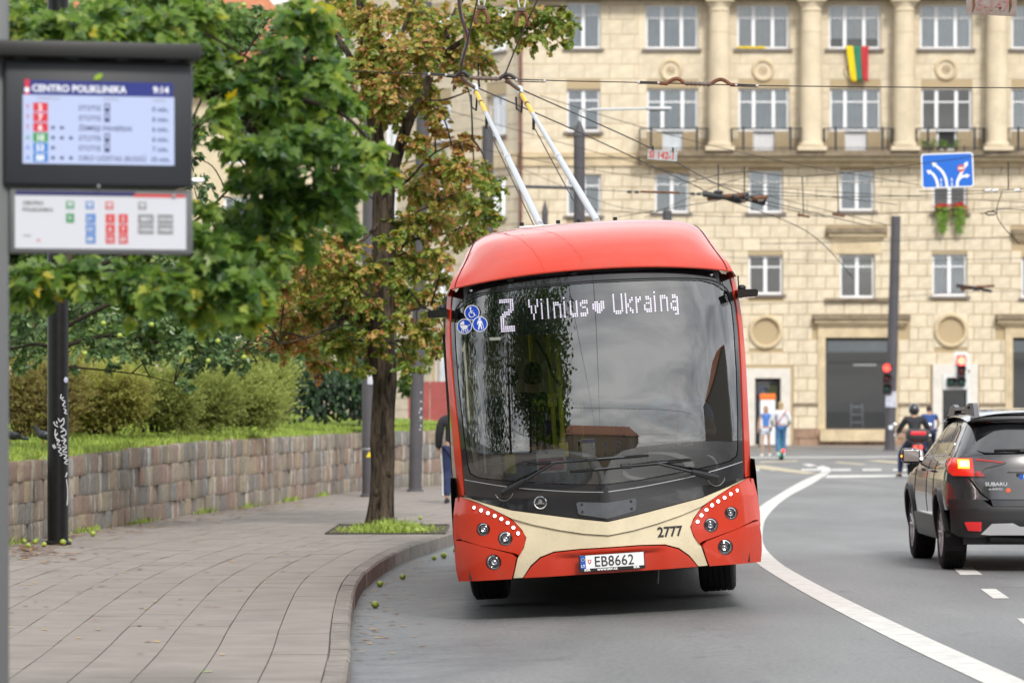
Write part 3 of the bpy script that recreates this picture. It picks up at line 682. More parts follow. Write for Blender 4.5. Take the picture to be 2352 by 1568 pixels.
# --- round badge with a winged arrow
bd = empty('maker_badge', (0, 0, 0), 0, bus); u, v = -.535, .919; yb = bus_y(u, v)-.012
mt = Matrix.Translation((u, yb, v)) @ Matrix.Rotation(R(-7), 4, 'Z') @ Matrix.Rotation(R(90), 4, 'X')
MB().lathe([(.053, -.01), (.053, .004), (.049, .008), (.044, .005), (.043, .001)], 28, mt).build('ring', 'chrome', bd, smooth=40)
MB().lathe([(.044, .001), (.0005, .0015)], 28, mt).build('disc', 'display_back', bd)
arrow = [(-.036, -.012), (.026, -.012), (.026, -.020), (.036, -.009), (.026, .002), (.026, -.004), (.016, -.004), (.018, .010), (.010, .024), (-.006, .031), (-.013, .028), (-.004, .018), (-.020, .020), (-.010, .010), (-.026, .008), (-.012, -.002), (-.036, -.004)]
b = MB(); b.prism(arrow, lambda x, z: mt @ Vector((x, z, .003)), lambda x, z: mt @ Vector((x, z, .008))); b.build('winged_arrow', 'chrome', bd)
# --- wipers
def wiper(s_, piv, knee, b0, b1, tip):
    e = empty('wiper', (0, 0, 0), 0, bus)
    def q(p, d): return Vector((p[0], bus_y(*p)-d, p[1]))
    MB().tube([q(piv, -.01), q(piv, .05)], .028, 12).build('pivot', 'black_plastic', e, smooth=40)
    k = knee; mid = (lerp(piv[0], k[0], .42), lerp(piv[1], k[1], .42))
    b = MB().tube([q(piv, .05), q((lerp(piv[0], k[0], .06), lerp(piv[1], k[1], .06)), .06), q(mid, .06)], [.030, .034, .022], 8); b.tube([q(mid, .06), q(k, .05), q(tip, .042)], [.015, .011, .010], 6)
    b.build('arm', 'black_plastic', e, smooth=40)
    n = 10; pts = [q((lerp(b0[0], b1[0], i/n), lerp(b0[1], b1[1], i/n)), .022) for i in range(n+1)]
    MB().tube(pts, [.007]+[.012]*(n-1)+[.007], 6).build('blade', 'black_rubber', e, smooth=40)
    MB().tube([p+Vector((0, -.014, .006)) for p in pts[2:-2]], .006, 6).build('spring_bar', 'grey_plastic', e, smooth=40)
    MB().box(q(tip, .045), (.09, .03, .035), ch=.008).build('clip', 'black_plastic', e)
    a = [q((piv[0]+.075*math.cos(t), piv[1]+.02+.085*math.sin(t)), .006) for t in [R(200+12*i) for i in range(13)]]
    MB().tube(a, .0025, 4).build('hose_loop', 'steel_light', e)
wiper(-1, (-.825, 1.017), (-.40, 1.235), (-.628, 1.235), (.366, 1.243), (-.10, 1.245))
wiper(1, (.911, 1.025), (.429, 1.176), (-.283, 1.150), (.714, 1.182), (.18, 1.168))
# --- accessibility stickers
def sticker(name, u, v, marks):
    e = empty(name, (0, 0, 0), 0, bus); y0 = bus_y(u, v); sl = (bus_y(u+.02, v)-bus_y(u-.02, v))/.04
    def f(x, z, d): return (u+x, y0+sl*x+.1*z-.008-d, v+z)
    c = circle(0, 0, .063, 28); b = MB(); b.prism(c, lambda x, z: f(x, z, 0), lambda x, z: f(x, z, .001)); b.build('rim', 'white_print', e)
    c = circle(0, 0, .057, 28); b = MB(); b.prism(c, lambda x, z: f(x, z, .0012), lambda x, z: f(x, z, .002)); b.build('disc', 'sticker_blue', e)
    b = MB()
    for kind, d in marks:
        if kind == 'poly': b.prism(d, lambda x, z: f(x, z, .0022), lambda x, z: f(x, z, .003))
        else: b.tube([f(x, z, .003) for x, z in d[0]], d[1], 5)
    b.build('pictogram', 'white_print', e)
arc = lambda cx, cy, r, a0, a1, n=12: [(cx+r*math.cos(R(a0+(a1-a0)*i/n)), cy+r*math.sin(R(a0+(a1-a0)*i/n))) for i in range(n+1)]
sticker('wheelchair_sticker', -.992, 2.500, [('poly', circle(-.010, .039, .0085, 12)), ('line', ([(-.010, .028), (-.007, -.002), (.014, -.002), (.022, -.026), (.033, -.023)], .004)), ('line', ([(-.009, .013), (.012, .013)], .0032)), ('line', (arc(-.003, -.014, .023, 120, 330), .0032))])
sticker('pram_sticker', -1.060, 2.393, [('poly', [(-.040, .010)]+arc(-.002, .012, .036, 180, 330, 10)+[(.024, .004), (.010, .010)]), ('poly', [(-.036, .014)]+arc(-.006, .012, .032, 180, 80, 8)+[(-.002, .014)]), ('line', ([(.022, .0), (.044, .008)], .003)), ('line', (arc(-.018, -.036, .011, 0, 360), .003)), ('line', (arc(.016, -.036, .011, 0, 360), .003))])
sticker('walking_stick_sticker', -.932, 2.402, [('poly', circle(0, .041, .010, 14)), ('poly', [(-.014, .029), (.012, .029), (.017, .024), (.024, -.002), (.019, -.004), (.011, .014), (.011, -.004), (.017, -.046), (.009, -.046), (.001, -.012), (-.010, -.046), (-.018, -.046), (-.011, -.004), (-.012, .014), (-.019, -.004), (-.024, -.002), (-.019, .024)]), ('line', ([(.022, -.002), (.030, -.046)], .002))])
# --- lit route display: dots
dsp = empty('route_display', (0, 0, 0), 0, bus)
def df(u, v, d=0): return (u, bus_y(u, v)+0.035-d, v)
b = MB(); nn = 16
b.grid(lambda a, c: df(lerp(-.83, .85, a), lerp(2.285, 2.61, c), -.02), nn, 2); b.build('casing', 'display_back', dsp)
FONT = {'2': ['1111', '0001', '0001', '0001', '1111', '1000', '1000', '1000', '1111'],
 'V': ['10001', '10001', '10001', '01010', '01010', '01010', '00100', '00100'], 'i': ['1', '0', '1', '1', '1', '1', '1', '1'], 'l': ['1']*8,
 'n': ['0000', '0000', '1110', '1001', '1001', '1001', '1001', '1001'], 'u': ['0000', '0000', '1001', '1001', '1001', '1001', '1001', '0111'],
 's': ['0000', '0000', '0111', '1000', '0110', '0001', '0001', '1110'], 'U': ['10001']*7+['01110'], 'k': ['1000', '1000', '1001', '1010', '1100', '1100', '1010', '1001'],
 'r': ['000', '000', '101', '110', '100', '100', '100', '100'], 'a': ['0000', '0000', '0110', '0001', '0111', '1001', '1001', '0111'],
 'q': ['0000', '0000', '0110', '0001', '0111', '1001', '1001', '0111', '0001', '0011'],
 'h': ['000000', '011011', '111111', '111111', '111111', '011110', '001100', '000000']}
on = set()
OX, OZ = -.79, 2.585
big2 = ['1111111', '1111111', '0000011', '0000011', '0000011', '0000111', '0011110', '0111100', '1110000', '1100000', '1100000', '1100000', '1100000', '1111111', '1111111', '1111111']
for j, row in enumerate(big2):
    for i, c in enumerate(row):
        if c == '1': on.add((2+i, -j))
def word(s, x):
    for ch in s:
        g = FONT[ch]
        for j, row in enumerate(g):
            for i, c in enumerate(row):
                if c == '1':
                    on.add((x+i*1, -1-int(j*1.25)))
                    on.add((x+i*1, -1-int(j*1.25+.62)))
        x += len(g[0])+(2 if ch in 'il' else 1)
    return x
x = word('Vilnius', 16); xh = 47
for j, row in enumerate(FONT['h'][1:7]):
    for i, c in enumerate(row):
        if c == '1': on.add((xh+i, -4-j)); 
x = word('Ukrainq', 57)
dots = MB(); off = MB()
def dotq(b, i, j, r):
    u = OX+i*.0168+.0; v = OZ+j*.0170; y = df(u, v)[1]-.002
    b.add([(u-r, y, v-r*.6), (u-r*.6, y, v-r), (u+r*.6, y, v-r), (u+r, y, v-r*.6), (u+r, y, v+r*.6), (u+r*.6, y, v+r), (u-r*.6, y, v+r), (u-r, y, v+r*.6)], [tuple(range(8))])
for i in range(97):
    for j in range(1, -17, -1):
        if (i, j) in on: dotq(dots, i, j, .0060)
        else: dotq(off, i, j, .0028)
dots.build('lit_text', 'display_led', dsp); tag(off.build('unlit_dots', 'display_off', dsp), kind='stuff')
# --- marker lamps, rain caps and cables under the roof fairing
for s_ in (-1, 1):
    e = empty('marker_lamp', (0, 0, 0), 0, bus); u, v = s_*.988, 2.685; mt = Matrix.Translation((u, bus_y(u, v)-.008, v)) @ Matrix.Rotation(R(90), 4, 'X')
    MB().lathe([(.021, -.01), (.021, .006), (.015, .012)], 16, mt).build('bezel', 'black_plastic', e, smooth=40); MB().lathe([(.0155, .008), (.008, .013), (.0003, .014)], 12, mt).build('lens', 'chrome', e, smooth=60)
for u, v in ((-.661, 2.750), (-.142, 2.768)): MB().sphere((u, bus_y(u, v)-.01, v), .034, 14, 8, (1, .6, .75)).build('nozzle_cap', 'black_plastic', bus, smooth=60)
b = MB()
for k in range(3): b.tube([(lerp(-1.08, 1.08, i/24), bus_y(lerp(-1.08, 1.08, i/24), 2.75)+.05+.01*k, 2.745+.030*(1-(lerp(-1, 1, i/24))**2)+.008*math.sin(i*1.7+k*2)) for i in range(25)], .009, 5)
b.build('fairing_cables', 'cable_grey', bus, smooth=60)
# --- roof fairing (hood) and roof
HP = [(0.075, 0.0), (0.12, 0.055), (0.21, 0.145), (0.36, 0.245), (0.58, 0.335), (0.85, 0.395), (1.2, 0.43), (1.7, 0.445), (2.4, 0.45)]
def hood(u, t):
    i = t*(len(HP)-1); k = min(int(i), len(HP)-2); fr_ = i-k
    p0, p1, p2, p3 = HP[max(k-1, 0)], HP[k], HP[k+1], HP[min(k+2, len(HP)-1)]
    cm = lambda a, b_, c, d: .5*((2*b_)+(c-a)*fr_+(2*a-5*b_+4*c-d)*fr_*fr_+(3*b_-a-3*c+d)*fr_**3)
    y, z = cm(p0[0], p1[0], p2[0], p3[0]), cm(p0[1], p1[1], p2[1], p3[1])
    a = abs(u); wd = lerp(1.160, .950, min(1, z/.43)**1.25)
    zb = 2.795-.085*a**2.2
    zz = zb+z*(1-.04*a**2)-(.055*a**14+.02*a**4)*sstep(.05, .3, z)+.07*a**2.2*sstep(.1, .42, z)
    return Vector((u*wd, y+.12*a*a+.16*a**6*(1-sstep(.2, .45, z)*.6), zz))
b = MB(); b.grid(lambda u, v: hood(-1+2*u, v), 40, 40)
o = b.build('roof_fairing', 'bus_red', bus, smooth=179)
b = MB()
b.tube([hood(lerp(-1, 1, i/40), 0)+Vector((0, .006, -.006)) for i in range(41)], .008, 5); b.build('fairing_lip', 'bus_red', bus)
for s_ in (-1, 1):
    b = MB(); b.grid(lambda u, v, s_=s_: hood(s_, v).lerp(Vector((s_*1.195, hood(s_, v).y+.03, 2.66)), u*1.0), 6, 30); b.build('fairing_cheek', 'bus_red', bus, smooth=60)
for s_ in (-1, 1):
    MB().tube([hood(s_*.965, v)+Vector((0, -.002, .002)) for v in [i/30 for i in range(31)]], .0035, 4).build('fairing_joint', 'black_rubber', bus)
# --- body sides, floor, ceiling, rear, glazing
L0, L1 = 0.62, 12.0
SP = [(1.255, .33), (1.272, .7), (1.268, 1.05), (1.262, 1.15), (1.235, 2.35), (1.19, 2.60), (1.10, 2.72), (.95, 2.95), (.8, 3.04), (.5, 3.10), (0, 3.12)]
def side_part(name, m, i0, i1, y0, y1, s_):
    b = MB(); n = i1-i0
    b.grid(lambda u, v: (s_*SP[i0+round(u*n)][0], lerp(y0, y1, v), SP[i0+round(u*n)][1]), n, 8); return b.build(name, m, bus, smooth=50)
for s_ in (-1, 1):
    side_part('side_panel', 'bus_red', 0, 3, L0, L1, s_); side_part('upper_panel', 'bus_red', 4, 10, 2.3 if False else .95, L1, s_)
    y = L0+.55; k = 0
    while y < L1-.3:
        y2 = min(y+1.42, L1-.1); b = MB()
        b.grid(lambda u, v: (s_*lerp(1.262, 1.235, v), lerp(y+.05, y2-.05, u), lerp(1.15, 2.35, v)), 2, 2); b.build('side_window', 'side_glass', bus)
        b = MB(); b.box((s_*1.235, y, 1.75), (.05, .12, 1.22)); b.build('window_pillar', 'bus_black', bus); y = y2
    # wrap-round corner glass between the red pillar and the first side window
    b = MB()
    b.grid(lambda u, v: (s_*(interp([(0, 1.206), (.35, 1.232), (1, 1.262)], u)-.03*max(0, v-.4)), lerp(bus_y(1.19, 1.0+1.6*v)+.02, L0+.62, u), lerp(.60, 2.66, v)), 8, 16)
    b.build('corner_glass', 'bus_green', bus, smooth=60)
    b = MB(); b.grid(lambda u, v: (s_*lerp(1.226, 1.258, u), lerp(.40, L0+.1, u), lerp(.33, .62, v)), 4, 3); b.build('corner_skirt', 'bus_red', bus, smooth=60)
MB().box((0, 6.3, .36), (2.46, 11.3, .06)).build('floor', 'interior_floor', bus)
MB().box((0, 6.4, 2.52), (2.36, 10.8, .05)).build('ceiling', 'interior_light', bus)
MB().box((0, L1-.03, 1.8), (2.4, .05, 2.9)).build('rear_wall', 'interior_light', bus)
MB().box((0, 1.25, .40), (2.3, 1.9, .16)).build('underbody', 'black_plastic', bus)
MB().box((0, 7.4, .28), (2.3, 8.4, .22)).build('chassis', 'black_plastic', bus)
MB().box((0, .60, 2.52), (2.1, .5, .44)).build('display_housing', 'interior_dark', bus)
MB().box((0, .55, .70), (2.14, .22, .66)).build('firewall', 'interior_dark', bus)
b = MB(); b.grid(lambda u, v: (lerp(-1.08, 1.08, u), bus_y(lerp(-1.08, 1.08, u), 1.1)+.03+.62*v, 1.07+.10*(1-(2*u-1)**2)*0+.09*v), 16, 4); b.build('dashboard', 'interior_dark', bus, smooth=60)
# --- wheels
def wheel(x, y, r, wd, z, steer, nm='wheel'):
    e = empty(nm, (x, y, z), steer, bus)
    mt = Matrix.Rotation(R(90), 4, 'Y')
    prof = [(r*.62, -wd*.42), (r*.80, -wd*.5), (r*.93, -wd*.49), (r*.985, -wd*.43)]
    for g in range(5):
        a = lerp(-wd*.40, wd*.40, g/5); c = lerp(-wd*.40, wd*.40, (g+1)/5)
        prof += [(r, a+.002), (r, c-.007), (r-.012, c-.006), (r-.012, c-.001)] if g < 4 else [(r, a+.002), (r, c)]
    prof += [(r*.985, wd*.43), (r*.93, wd*.49), (r*.80, wd*.5), (r*.62, wd*.42)]
    MB().lathe(prof, 48, mt).build('tyre', 'black_rubber', e, smooth=35)
    MB().lathe([(r*.62, -wd*.42), (r*.58, -wd*.3), (r*.3, -wd*.25), (.02, -wd*.2)], 32, mt).build('rim', 'steel_light', e, smooth=35)
    MB().lathe([(r*.62, wd*.42), (r*.58, wd*.3), (r*.3, wd*.25), (.02, wd*.2)], 32, mt).build('rim', 'steel_light', e, smooth=35)
    return e
wheel(-1.0, 2.72, .478, .315, .478+.028, R(-5)); wheel(1.005, 2.72, .478, .315, .478-.03, R(-5))
wheel(-1.0, 8.6, .478, .5, .478+.02, 0); wheel(1.0, 8.6, .478, .5, .478-.03, 0)
MB().box((0, 2.72, .45), (1.7, .18, .16)).build('front_axle', 'black_plastic', bus)
MB().tube([(.40, .35, .31), (.392, .35, .22), (.385, .34, .19)], .006, 5).build('drain_hose', 'cable_grey', bus)
# --- camera pods standing in for mirrors
for s_, z in ((-1, 2.512), (1, 2.515)):
    e = empty('mirror_camera', (0, 0, 0), 0, bus); x0 = s_*1.19
    b = MB(); pr = [(0, -.035), (0, .035), (.155, .028), (.17, .010), (.165, -.022), (.15, -.034)]
    b.prism(pr if s_ > 0 else pr[::-1], lambda a, c: (x0+s_*a, .30, z+c), lambda a, c: (x0+s_*a, .52, z+c)); b.build('housing', 'bus_black', e, smooth=40)
    MB().tube([(x0+s_*.02, .42, z+.02), (x0+s_*.02, .42, z+.15)], .006, 5).build('aerial', 'black_plastic', e)
    MB().sphere((x0+s_*.045, .42, z+.05), .036, 10, 6, (1, 1, .7)).build('cap', 'black_plastic', e, smooth=60)
# --- interior: yellow poles, seats, cab partition, steering wheel
for x, y, z0, z1 in ((-.36, 2.3, .4, 2.5), (-.10, 3.4, .4, 2.5), (.45, 4.2, .4, 2.5), (-.5, 5.5, .4, 2.5), (-.30, 1.35, 1.15, 2.2)):
    MB().tube([(x, y, z0), (x, y, z1)], .02, 8).build('grab_pole', 'yellow_pole', bus, smooth=60)
for x, y, z in ((-.36, 2.27, 1.75), (-.30, 1.32, 1.32), (-.10, 3.36, 1.3)): MB().box((x, y, z), (.08, .06, .13), ch=.015).build('ticket_reader', 'yellow_pole', bus)
for x in (-.85, -.38, .5, .93):
    for y in (3.6, 4.6, 5.6, 6.8):
        if x == .5 and y < 5: continue
        MB().box((x, y, 1.12), (.42, .10, .72), ch=.04).build('seat_back', 'seat_blue', bus, smooth=40)
        MB().box((x, y-.24, .82), (.42, .44, .10), ch=.03).build('seat_cushion', 'seat_blue', bus, smooth=40)
MB().box((.28, 1.75, 1.3), (.04, .9, 1.7)).build('cab_partition', 'interior_dark', bus)
MB().box((.75, 2.35, 1.6), (.92, .05, 1.7)).build('cab_bulkhead', 'interior_dark', bus)
MB().box((.66, 2.05, 1.35), (.5, .14, .85), ch=.05).build('driver_seat', 'interior_dark', bus, smooth=40)
sw = empty('steering_wheel', (0, 0, 0), 0, bus); mt = Matrix.Translation((.66, 1.06, 1.42)) @ Matrix.Rotation(R(-28), 4, 'X')
b = MB(); n = 32
b.tube([mt @ Vector((.225*math.cos(2*math.pi*i/n), .225*math.sin(2*math.pi*i/n), 0)) for i in range(n+1)], .016, 8, cap=False); b.build('rim', 'black_plastic', sw, smooth=60)
b = MB()
for a in (0, 180, 270): b.tube([mt @ Vector((.22*math.cos(R(a)), .22*math.sin(R(a)), 0)), mt @ Vector((0, 0, -.04))], .014, 6)
b.sphere(mt @ Vector((0, 0, -.03)), .06, 12, 6, (1, 1, .5)); b.tube([mt @ Vector((0, 0, -.03)), mt @ Vector((0, .1, -.35))], .04, 8); b.build('spokes', 'black_plastic', sw, smooth=60)
MB().box((.72, .72, 1.22), (.62, .3, .14), ch=.03).build('instrument_binnacle', 'interior_dark', bus)
MB().box((-.42, .62, 1.24), (.24, .02, .20)).build('info_card', 'white_print', bus); MB().box((-.42, .605, 1.215), (.20, .004, .10)).build('card_print', 'red_print', bus)
MB().box((-.10, .85, 1.33), (.11, .01, .15)).build('notice', 'white_print', bus); MB().box((-.10, .842, 1.385), (.11, .004, .03)).build('notice_header', 'eu_blue', bus)
for x, z in ((-.84, 2.12), (-.73, 2.02)):
    MB().box((x, .75, z), (.07, .05, .045), rz=.2, ch=.01).build('inner_camera', 'white_print', bus)
b = MB()
for k in range(4): b.tube([(-.95, .9, 1.25+.1*k), (-.62, .9, 1.25+.1*k-.02)], .006, 5)
b.tube([(-.97, .9, 1.0), (-.97, .9, 1.6)], .012, 5); b.build('leaflet_rack', 'steel_light', bus)
for x, c in ((-.88, 'interior_light'), (-.76, 'yellow_pole')): MB().box((x, .89, 1.24), (.09, .01, .16)).build('leaflet', c, bus)
b = MB(); b.tube([(-.48, .9, 2.25), (-.40, .9, 2.12), (-.36, .95, 1.95), (-.30, .95, 1.86)], .014, 6); b.build('cable_loop', 'black_plastic', bus, smooth=60)
b = MB()
for x in (-.85,): b.box((x, 7.4, 2.48), (.12, 8, .02))
b.build('ceiling_light', 'led_soft' if 'led_soft' in M else mat('led_soft', (1, 1, .95), emit=(1, .97, .85), estr=.35), bus)
# --- current collectors on the roof
def collector(name_x, base, shoe_w):
    e = empty('trolley_pole', (0, 0, 0), 0, bus)
    inv = bus.matrix_basis.inverted(); bse = inv @ base; sh = inv @ shoe_w; d = sh-bse
    P = lambda t: bse+d*t
    mat('pole_grey', (0.50, .53, .57), rough=.35, metal=.2) if 'pole_grey' not in M else None; MB().tube([P(0), P(.1), P(.45)], [.034, .034, .032], 10).build('lower_tube', 'pole_grey', e, smooth=60)
    MB().tube([P(.45), P(.80)], [.027, .023], 10).build('upper_tube', 'pole_grey', e, smooth=60)
    MB().tube([P(.445), P(.462)], .037, 10).build('clamp', 'steel_light', e)
    MB().tube([P(.80), P(.965)], [.026, .024], 10).build('yellow_sleeve', 'yellow_sleeve' if 'yellow_sleeve' in M else mat('yellow_sleeve', (0.82, .50, .01), rough=.45), e, smooth=60)
    MB().tube([P(.875), P(.885)], .029, 10).build('band', 'black_plastic', e); MB().tube([P(.965), P(.972)], .029, 10).build('band', 'black_plastic', e)
    b = MB(); b.tube([P(.968), P(1.0)+Vector((0, 0, .02))], [.028, .045], 10); b.build('shoe', 'steel_light', e, smooth=60)
    b = MB(); b.tube([P(.985)+Vector((-.05, 0, -.05)), P(.97)+Vector((-.06, 0, -.16)), P(.955)+Vector((-.02, 0, -.18)), P(.95)], .012, 6); b.build('pigtail', 'black_plastic', e, smooth=60)
    MB().box(bse+Vector((0, 0, -.03)), (.40, .10, .05), ch=.01).build('foot_bracket', 'steel_light', e)
    for q in (-.17, .17): MB().tube([bse+Vector((q, 0, -.12)), bse+Vector((q, 0, .03))], .02, 8).build('foot_insulator', 'black_plastic', e)
    b = MB(); a = P(.79); b.tube([a, a+Vector((-.01, -.02, -.12)), inv @ (base+Vector((.12, 2.2, -.25)))], .006, 5); b.tube([a+Vector((0, 0, -.03)), a+Vector((-.01, -.02, -.16))], .018, 6); b.build('pull_rope', 'black_plastic', e)
collector(0, W(1240, 516, 34.6), W(1089, 204, 40.6)); collector(1, W(1371, 509, 34.6), W(1192, 209, 40.8))
# ------------------------------------------------------------------ apartment building across the junction
m = mat('limestone', (0.69, 0.60, 0.45), rough=0.9, spec=0.2, var=0.10, vscale=1.7, bump=0.15, bscale=25, vdetail=7); objrand(m, 0.045)
m = mat('plinth_stone', (0.36, 0.235, 0.165), rough=0.85, var=0.25, vscale=2.0, vdetail=6); objrand(m, 0.08)
def soot(m, col=(.30, .24, .16)):
    # rain-washed soot: uneven darker drifts and vertical streaks over the stone
    t = m.node_tree; p = t.nodes['Principled BSDF']; s_ = p.inputs['Base Color']; src = s_.links[0].from_socket
    ge = N(t, 'ShaderNodeNewGeometry'); mp = N(t, 'ShaderNodeMapping', ins={'Scale': (.9, .9, .16)}); L(t, ge.outputs['Position'], mp.inputs[0])
    nz = N(t, 'ShaderNodeTexNoise', ins={'Scale': 1.0, 'Detail': 6.0, 'Roughness': .65}); L(t, mp.outputs[0], nz.inputs['Vector'])
    mr = N(t, 'ShaderNodeMapRange', ins={1: .52, 2: .74, 3: 0.0, 4: .32}); L(t, nz.outputs['Fac'], mr.inputs[0])
    mx = N(t, 'ShaderNodeMix', data_type='RGBA'); L(t, mr.outputs[0], mx.inputs[0]); L(t, src, mx.inputs[6]); mx.inputs[7].default_value = (*col, 1); L(t, mx.outputs[2], s_)
soot(M['limestone'])
mat('wall_core', (0.46, 0.36, 0.22), rough=0.95)
mat('trim_stone', (0.60, 0.49, 0.32), rough=0.9, var=0.16, vscale=2.2, vdetail=6)
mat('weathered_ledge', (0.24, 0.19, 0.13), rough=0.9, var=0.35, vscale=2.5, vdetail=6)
mat('column_stone', (0.66, 0.56, 0.40), rough=0.9, var=0.10, vscale=1.2, bump=0.15)
soot(M['trim_stone']); soot(M['column_stone'], (.36, .29, .2))
mat('window_white', (0.84, 0.85, 0.87), rough=0.4)
mat('ledge_metal', (0.19, 0.165, 0.15), rough=0.6)
mat('curtain_pale', (0.78, 0.85, 0.91), rough=0.9, var=0.08, vscale=2)
mat('curtain_white', (0.88, 0.89, 0.90), rough=0.9, var=0.06, vscale=3)
mat('blind_green', (0.16, 0.24, 0.17), rough=0.9)
mat('room_dark', (0.022, 0.025, 0.024), rough=0.9)  # interior darkness put into the colour of sheets behind the panes
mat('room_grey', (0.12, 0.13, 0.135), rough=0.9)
mat('iron', (0.03, 0.03, 0.032), rough=0.6)
mat('door_surround', (0.66, 0.63, 0.57), rough=0.8, var=0.08)
mat('drain_brown', (0.16, 0.075, 0.05), rough=0.6, var=0.4, vscale=2)
mat('sign_blue_shop', (0.02, 0.06, 0.28), rough=0.5); mat('sign_green_shop', (0.35, 0.36, 0.01), rough=0.5); mat('sign_orange', (0.8, 0.18, 0.02), rough=0.5)
mat('leaf_bright', (0.16, 0.30, 0.03), rough=0.6, island=0.4); mat('petal_red', (0.55, 0.02, 0.01), rough=0.6)
mat('flag_yellow', (0.80, 0.58, 0.005), rough=0.8); mat('flag_green', (0.03, 0.20, 0.12), rough=0.8); mat('flag_red', (0.50, 0.035, 0.045), rough=0.8); mat('flag_blue', (0.02, 0.12, 0.5), rough=0.8)
glass_mat('pane_glass', (0.88, 0.92, 0.93), ior=1.62, boost=2.6); glass_mat('shop_glass', (0.62, 0.68, 0.70), ior=1.62, boost=1.6)
BYD = 160.0; K = BYD/F
def bx(px): return (px-CX)*K
def bz(py): return EYE-(py-HY)*K
bld = thing('apartment_building', 'cream stone apartment building with round columns, balconies and shop windows', 'building', (bx(1195), BYD, 0))
class Facade:
    def __init__(s, o, d, n): s.o = Vector(o); s.d = Vector(d).normalized(); s.n = Vector(n).normalized()
    def P(s, a, z, out=0.0): p = s.o+s.d*a+s.n*out; return Vector((p.x, p.y, z))
    def mt(s, a, z, out=0.0):
        p = s.P(a, z, out); y = -s.n; return Matrix(((s.d.x, y.x, 0, p.x), (s.d.y, y.y, 0, p.y), (0, 0, 1, p.z), (0, 0, 0, 1)))
    def box(s, b, a0, a1, z0, z1, o0, o1):
        vs = [s.P(a, z, o) for a in (a0, a1) for z in (z0, z1) for o in (o0, o1)]
        b.add(vs, [(0, 1, 3, 2), (4, 6, 7, 5), (0, 4, 5, 1), (2, 3, 7, 6), (0, 2, 6, 4), (1, 5, 7, 3)]); return b
binv = Matrix.Translation(-bld.location)
def bchild(o, parent=None):
    o.parent = parent or bld
    if parent is None: o.matrix_parent_inverse = binv
    return o
def bpart(b, name, m, parent=None, smooth=None): return bchild(b.build(name, m, None, smooth), parent)
def bempty(name):
    o = bpy.data.objects.new(name, None); C.objects.link(o); o.parent = bld; o.matrix_parent_inverse = binv; return o
unit = MB(); c_ = .035
unit.v = [(-.5, 0, -.5), (.5, 0, -.5), (.5, 0, .5), (-.5, 0, .5), (-.47, -1, -.46), (.47, -1, -.46), (.47, -1, .46), (-.47, -1, .46)]
unit.f = [(4, 5, 6, 7), (0, 1, 5, 4), (1, 2, 6, 5), (2, 3, 7, 6), (3, 0, 4, 7)]
unit_me = unit.mesh('block', 'limestone'); unit_pl = unit.mesh('plinth_block', 'plinth_stone')
def core_wall(fc, a0, a1, z0, z1, holes):
    xs_ = sorted(set([a0, a1]+[h[0] for h in holes]+[h[2] for h in holes])); zs_ = sorted(set([z0, z1]+[h[1] for h in holes]+[h[3] for h in holes]))
    b = MB()
    for x0, x1 in zip(xs_, xs_[1:]):
        for q0, q1 in zip(zs_, zs_[1:]):
            cx, cz = (x0+x1)/2, (q0+q1)/2
            if any(h[0] < cx < h[2] and h[1] < cz < h[3] for h in holes) or not (a0 < cx < a1 and z0 < cz < z1): continue
            b.add([fc.P(x0, q0), fc.P(x1, q0), fc.P(x1, q1), fc.P(x0, q1)], [(0, 1, 2, 3)])
    for h in holes:
        for (x0, q0), (x1, q1) in (((h[0], h[1]), (h[2], h[1])), ((h[2], h[1]), (h[2], h[3])), ((h[2], h[3]), (h[0], h[3])), ((h[0], h[3]), (h[0], h[1]))):
            b.add([fc.P(x0, q0), fc.P(x1, q1), fc.P(x1, q1, -.30), fc.P(x0, q0, -.30)], [(0, 1, 2, 3)])
    return b
def courses(fc, a0, a1, z0, z1, holes, hh, ww, seed, out=.045):
    rr = random.Random(seed); res = []; z = z0; r = 0; n = round((z1-z0)/hh); hh = (z1-z0)/n
    for r in range(n):
        q0, q1 = z0+r*hh, z0+(r+1)*hh; a = a0-(ww*.5 if r % 2 else 0)
        while a < a1:
            w_ = ww; iv = [(max(a, a0), min(a+w_, a1))]
            for h in holes:
                if h[1] < q1-.04 and h[3] > q0+.04:
                    nv = []
                    for x0, x1 in iv:
                        if h[2] <= x0 or h[0] >= x1: nv.append((x0, x1))
                        else:
                            if h[0]-x0 > .06: nv.append((x0, h[0]))
                            if x1-h[2] > .06: nv.append((h[2], x1))
                    iv = nv
            for x0, x1 in iv:
                if x1-x0 > .06: res.append((x0, x1, q0, q1))
            a += w_
    return res
blocks = []
def put_blocks(fc, lst, me, out=.045, weight=1.0):
    for x0, x1, q0, q1 in lst: blocks.append((fc, x0, x1, q0, q1, me, out, weight))
WINM = {}
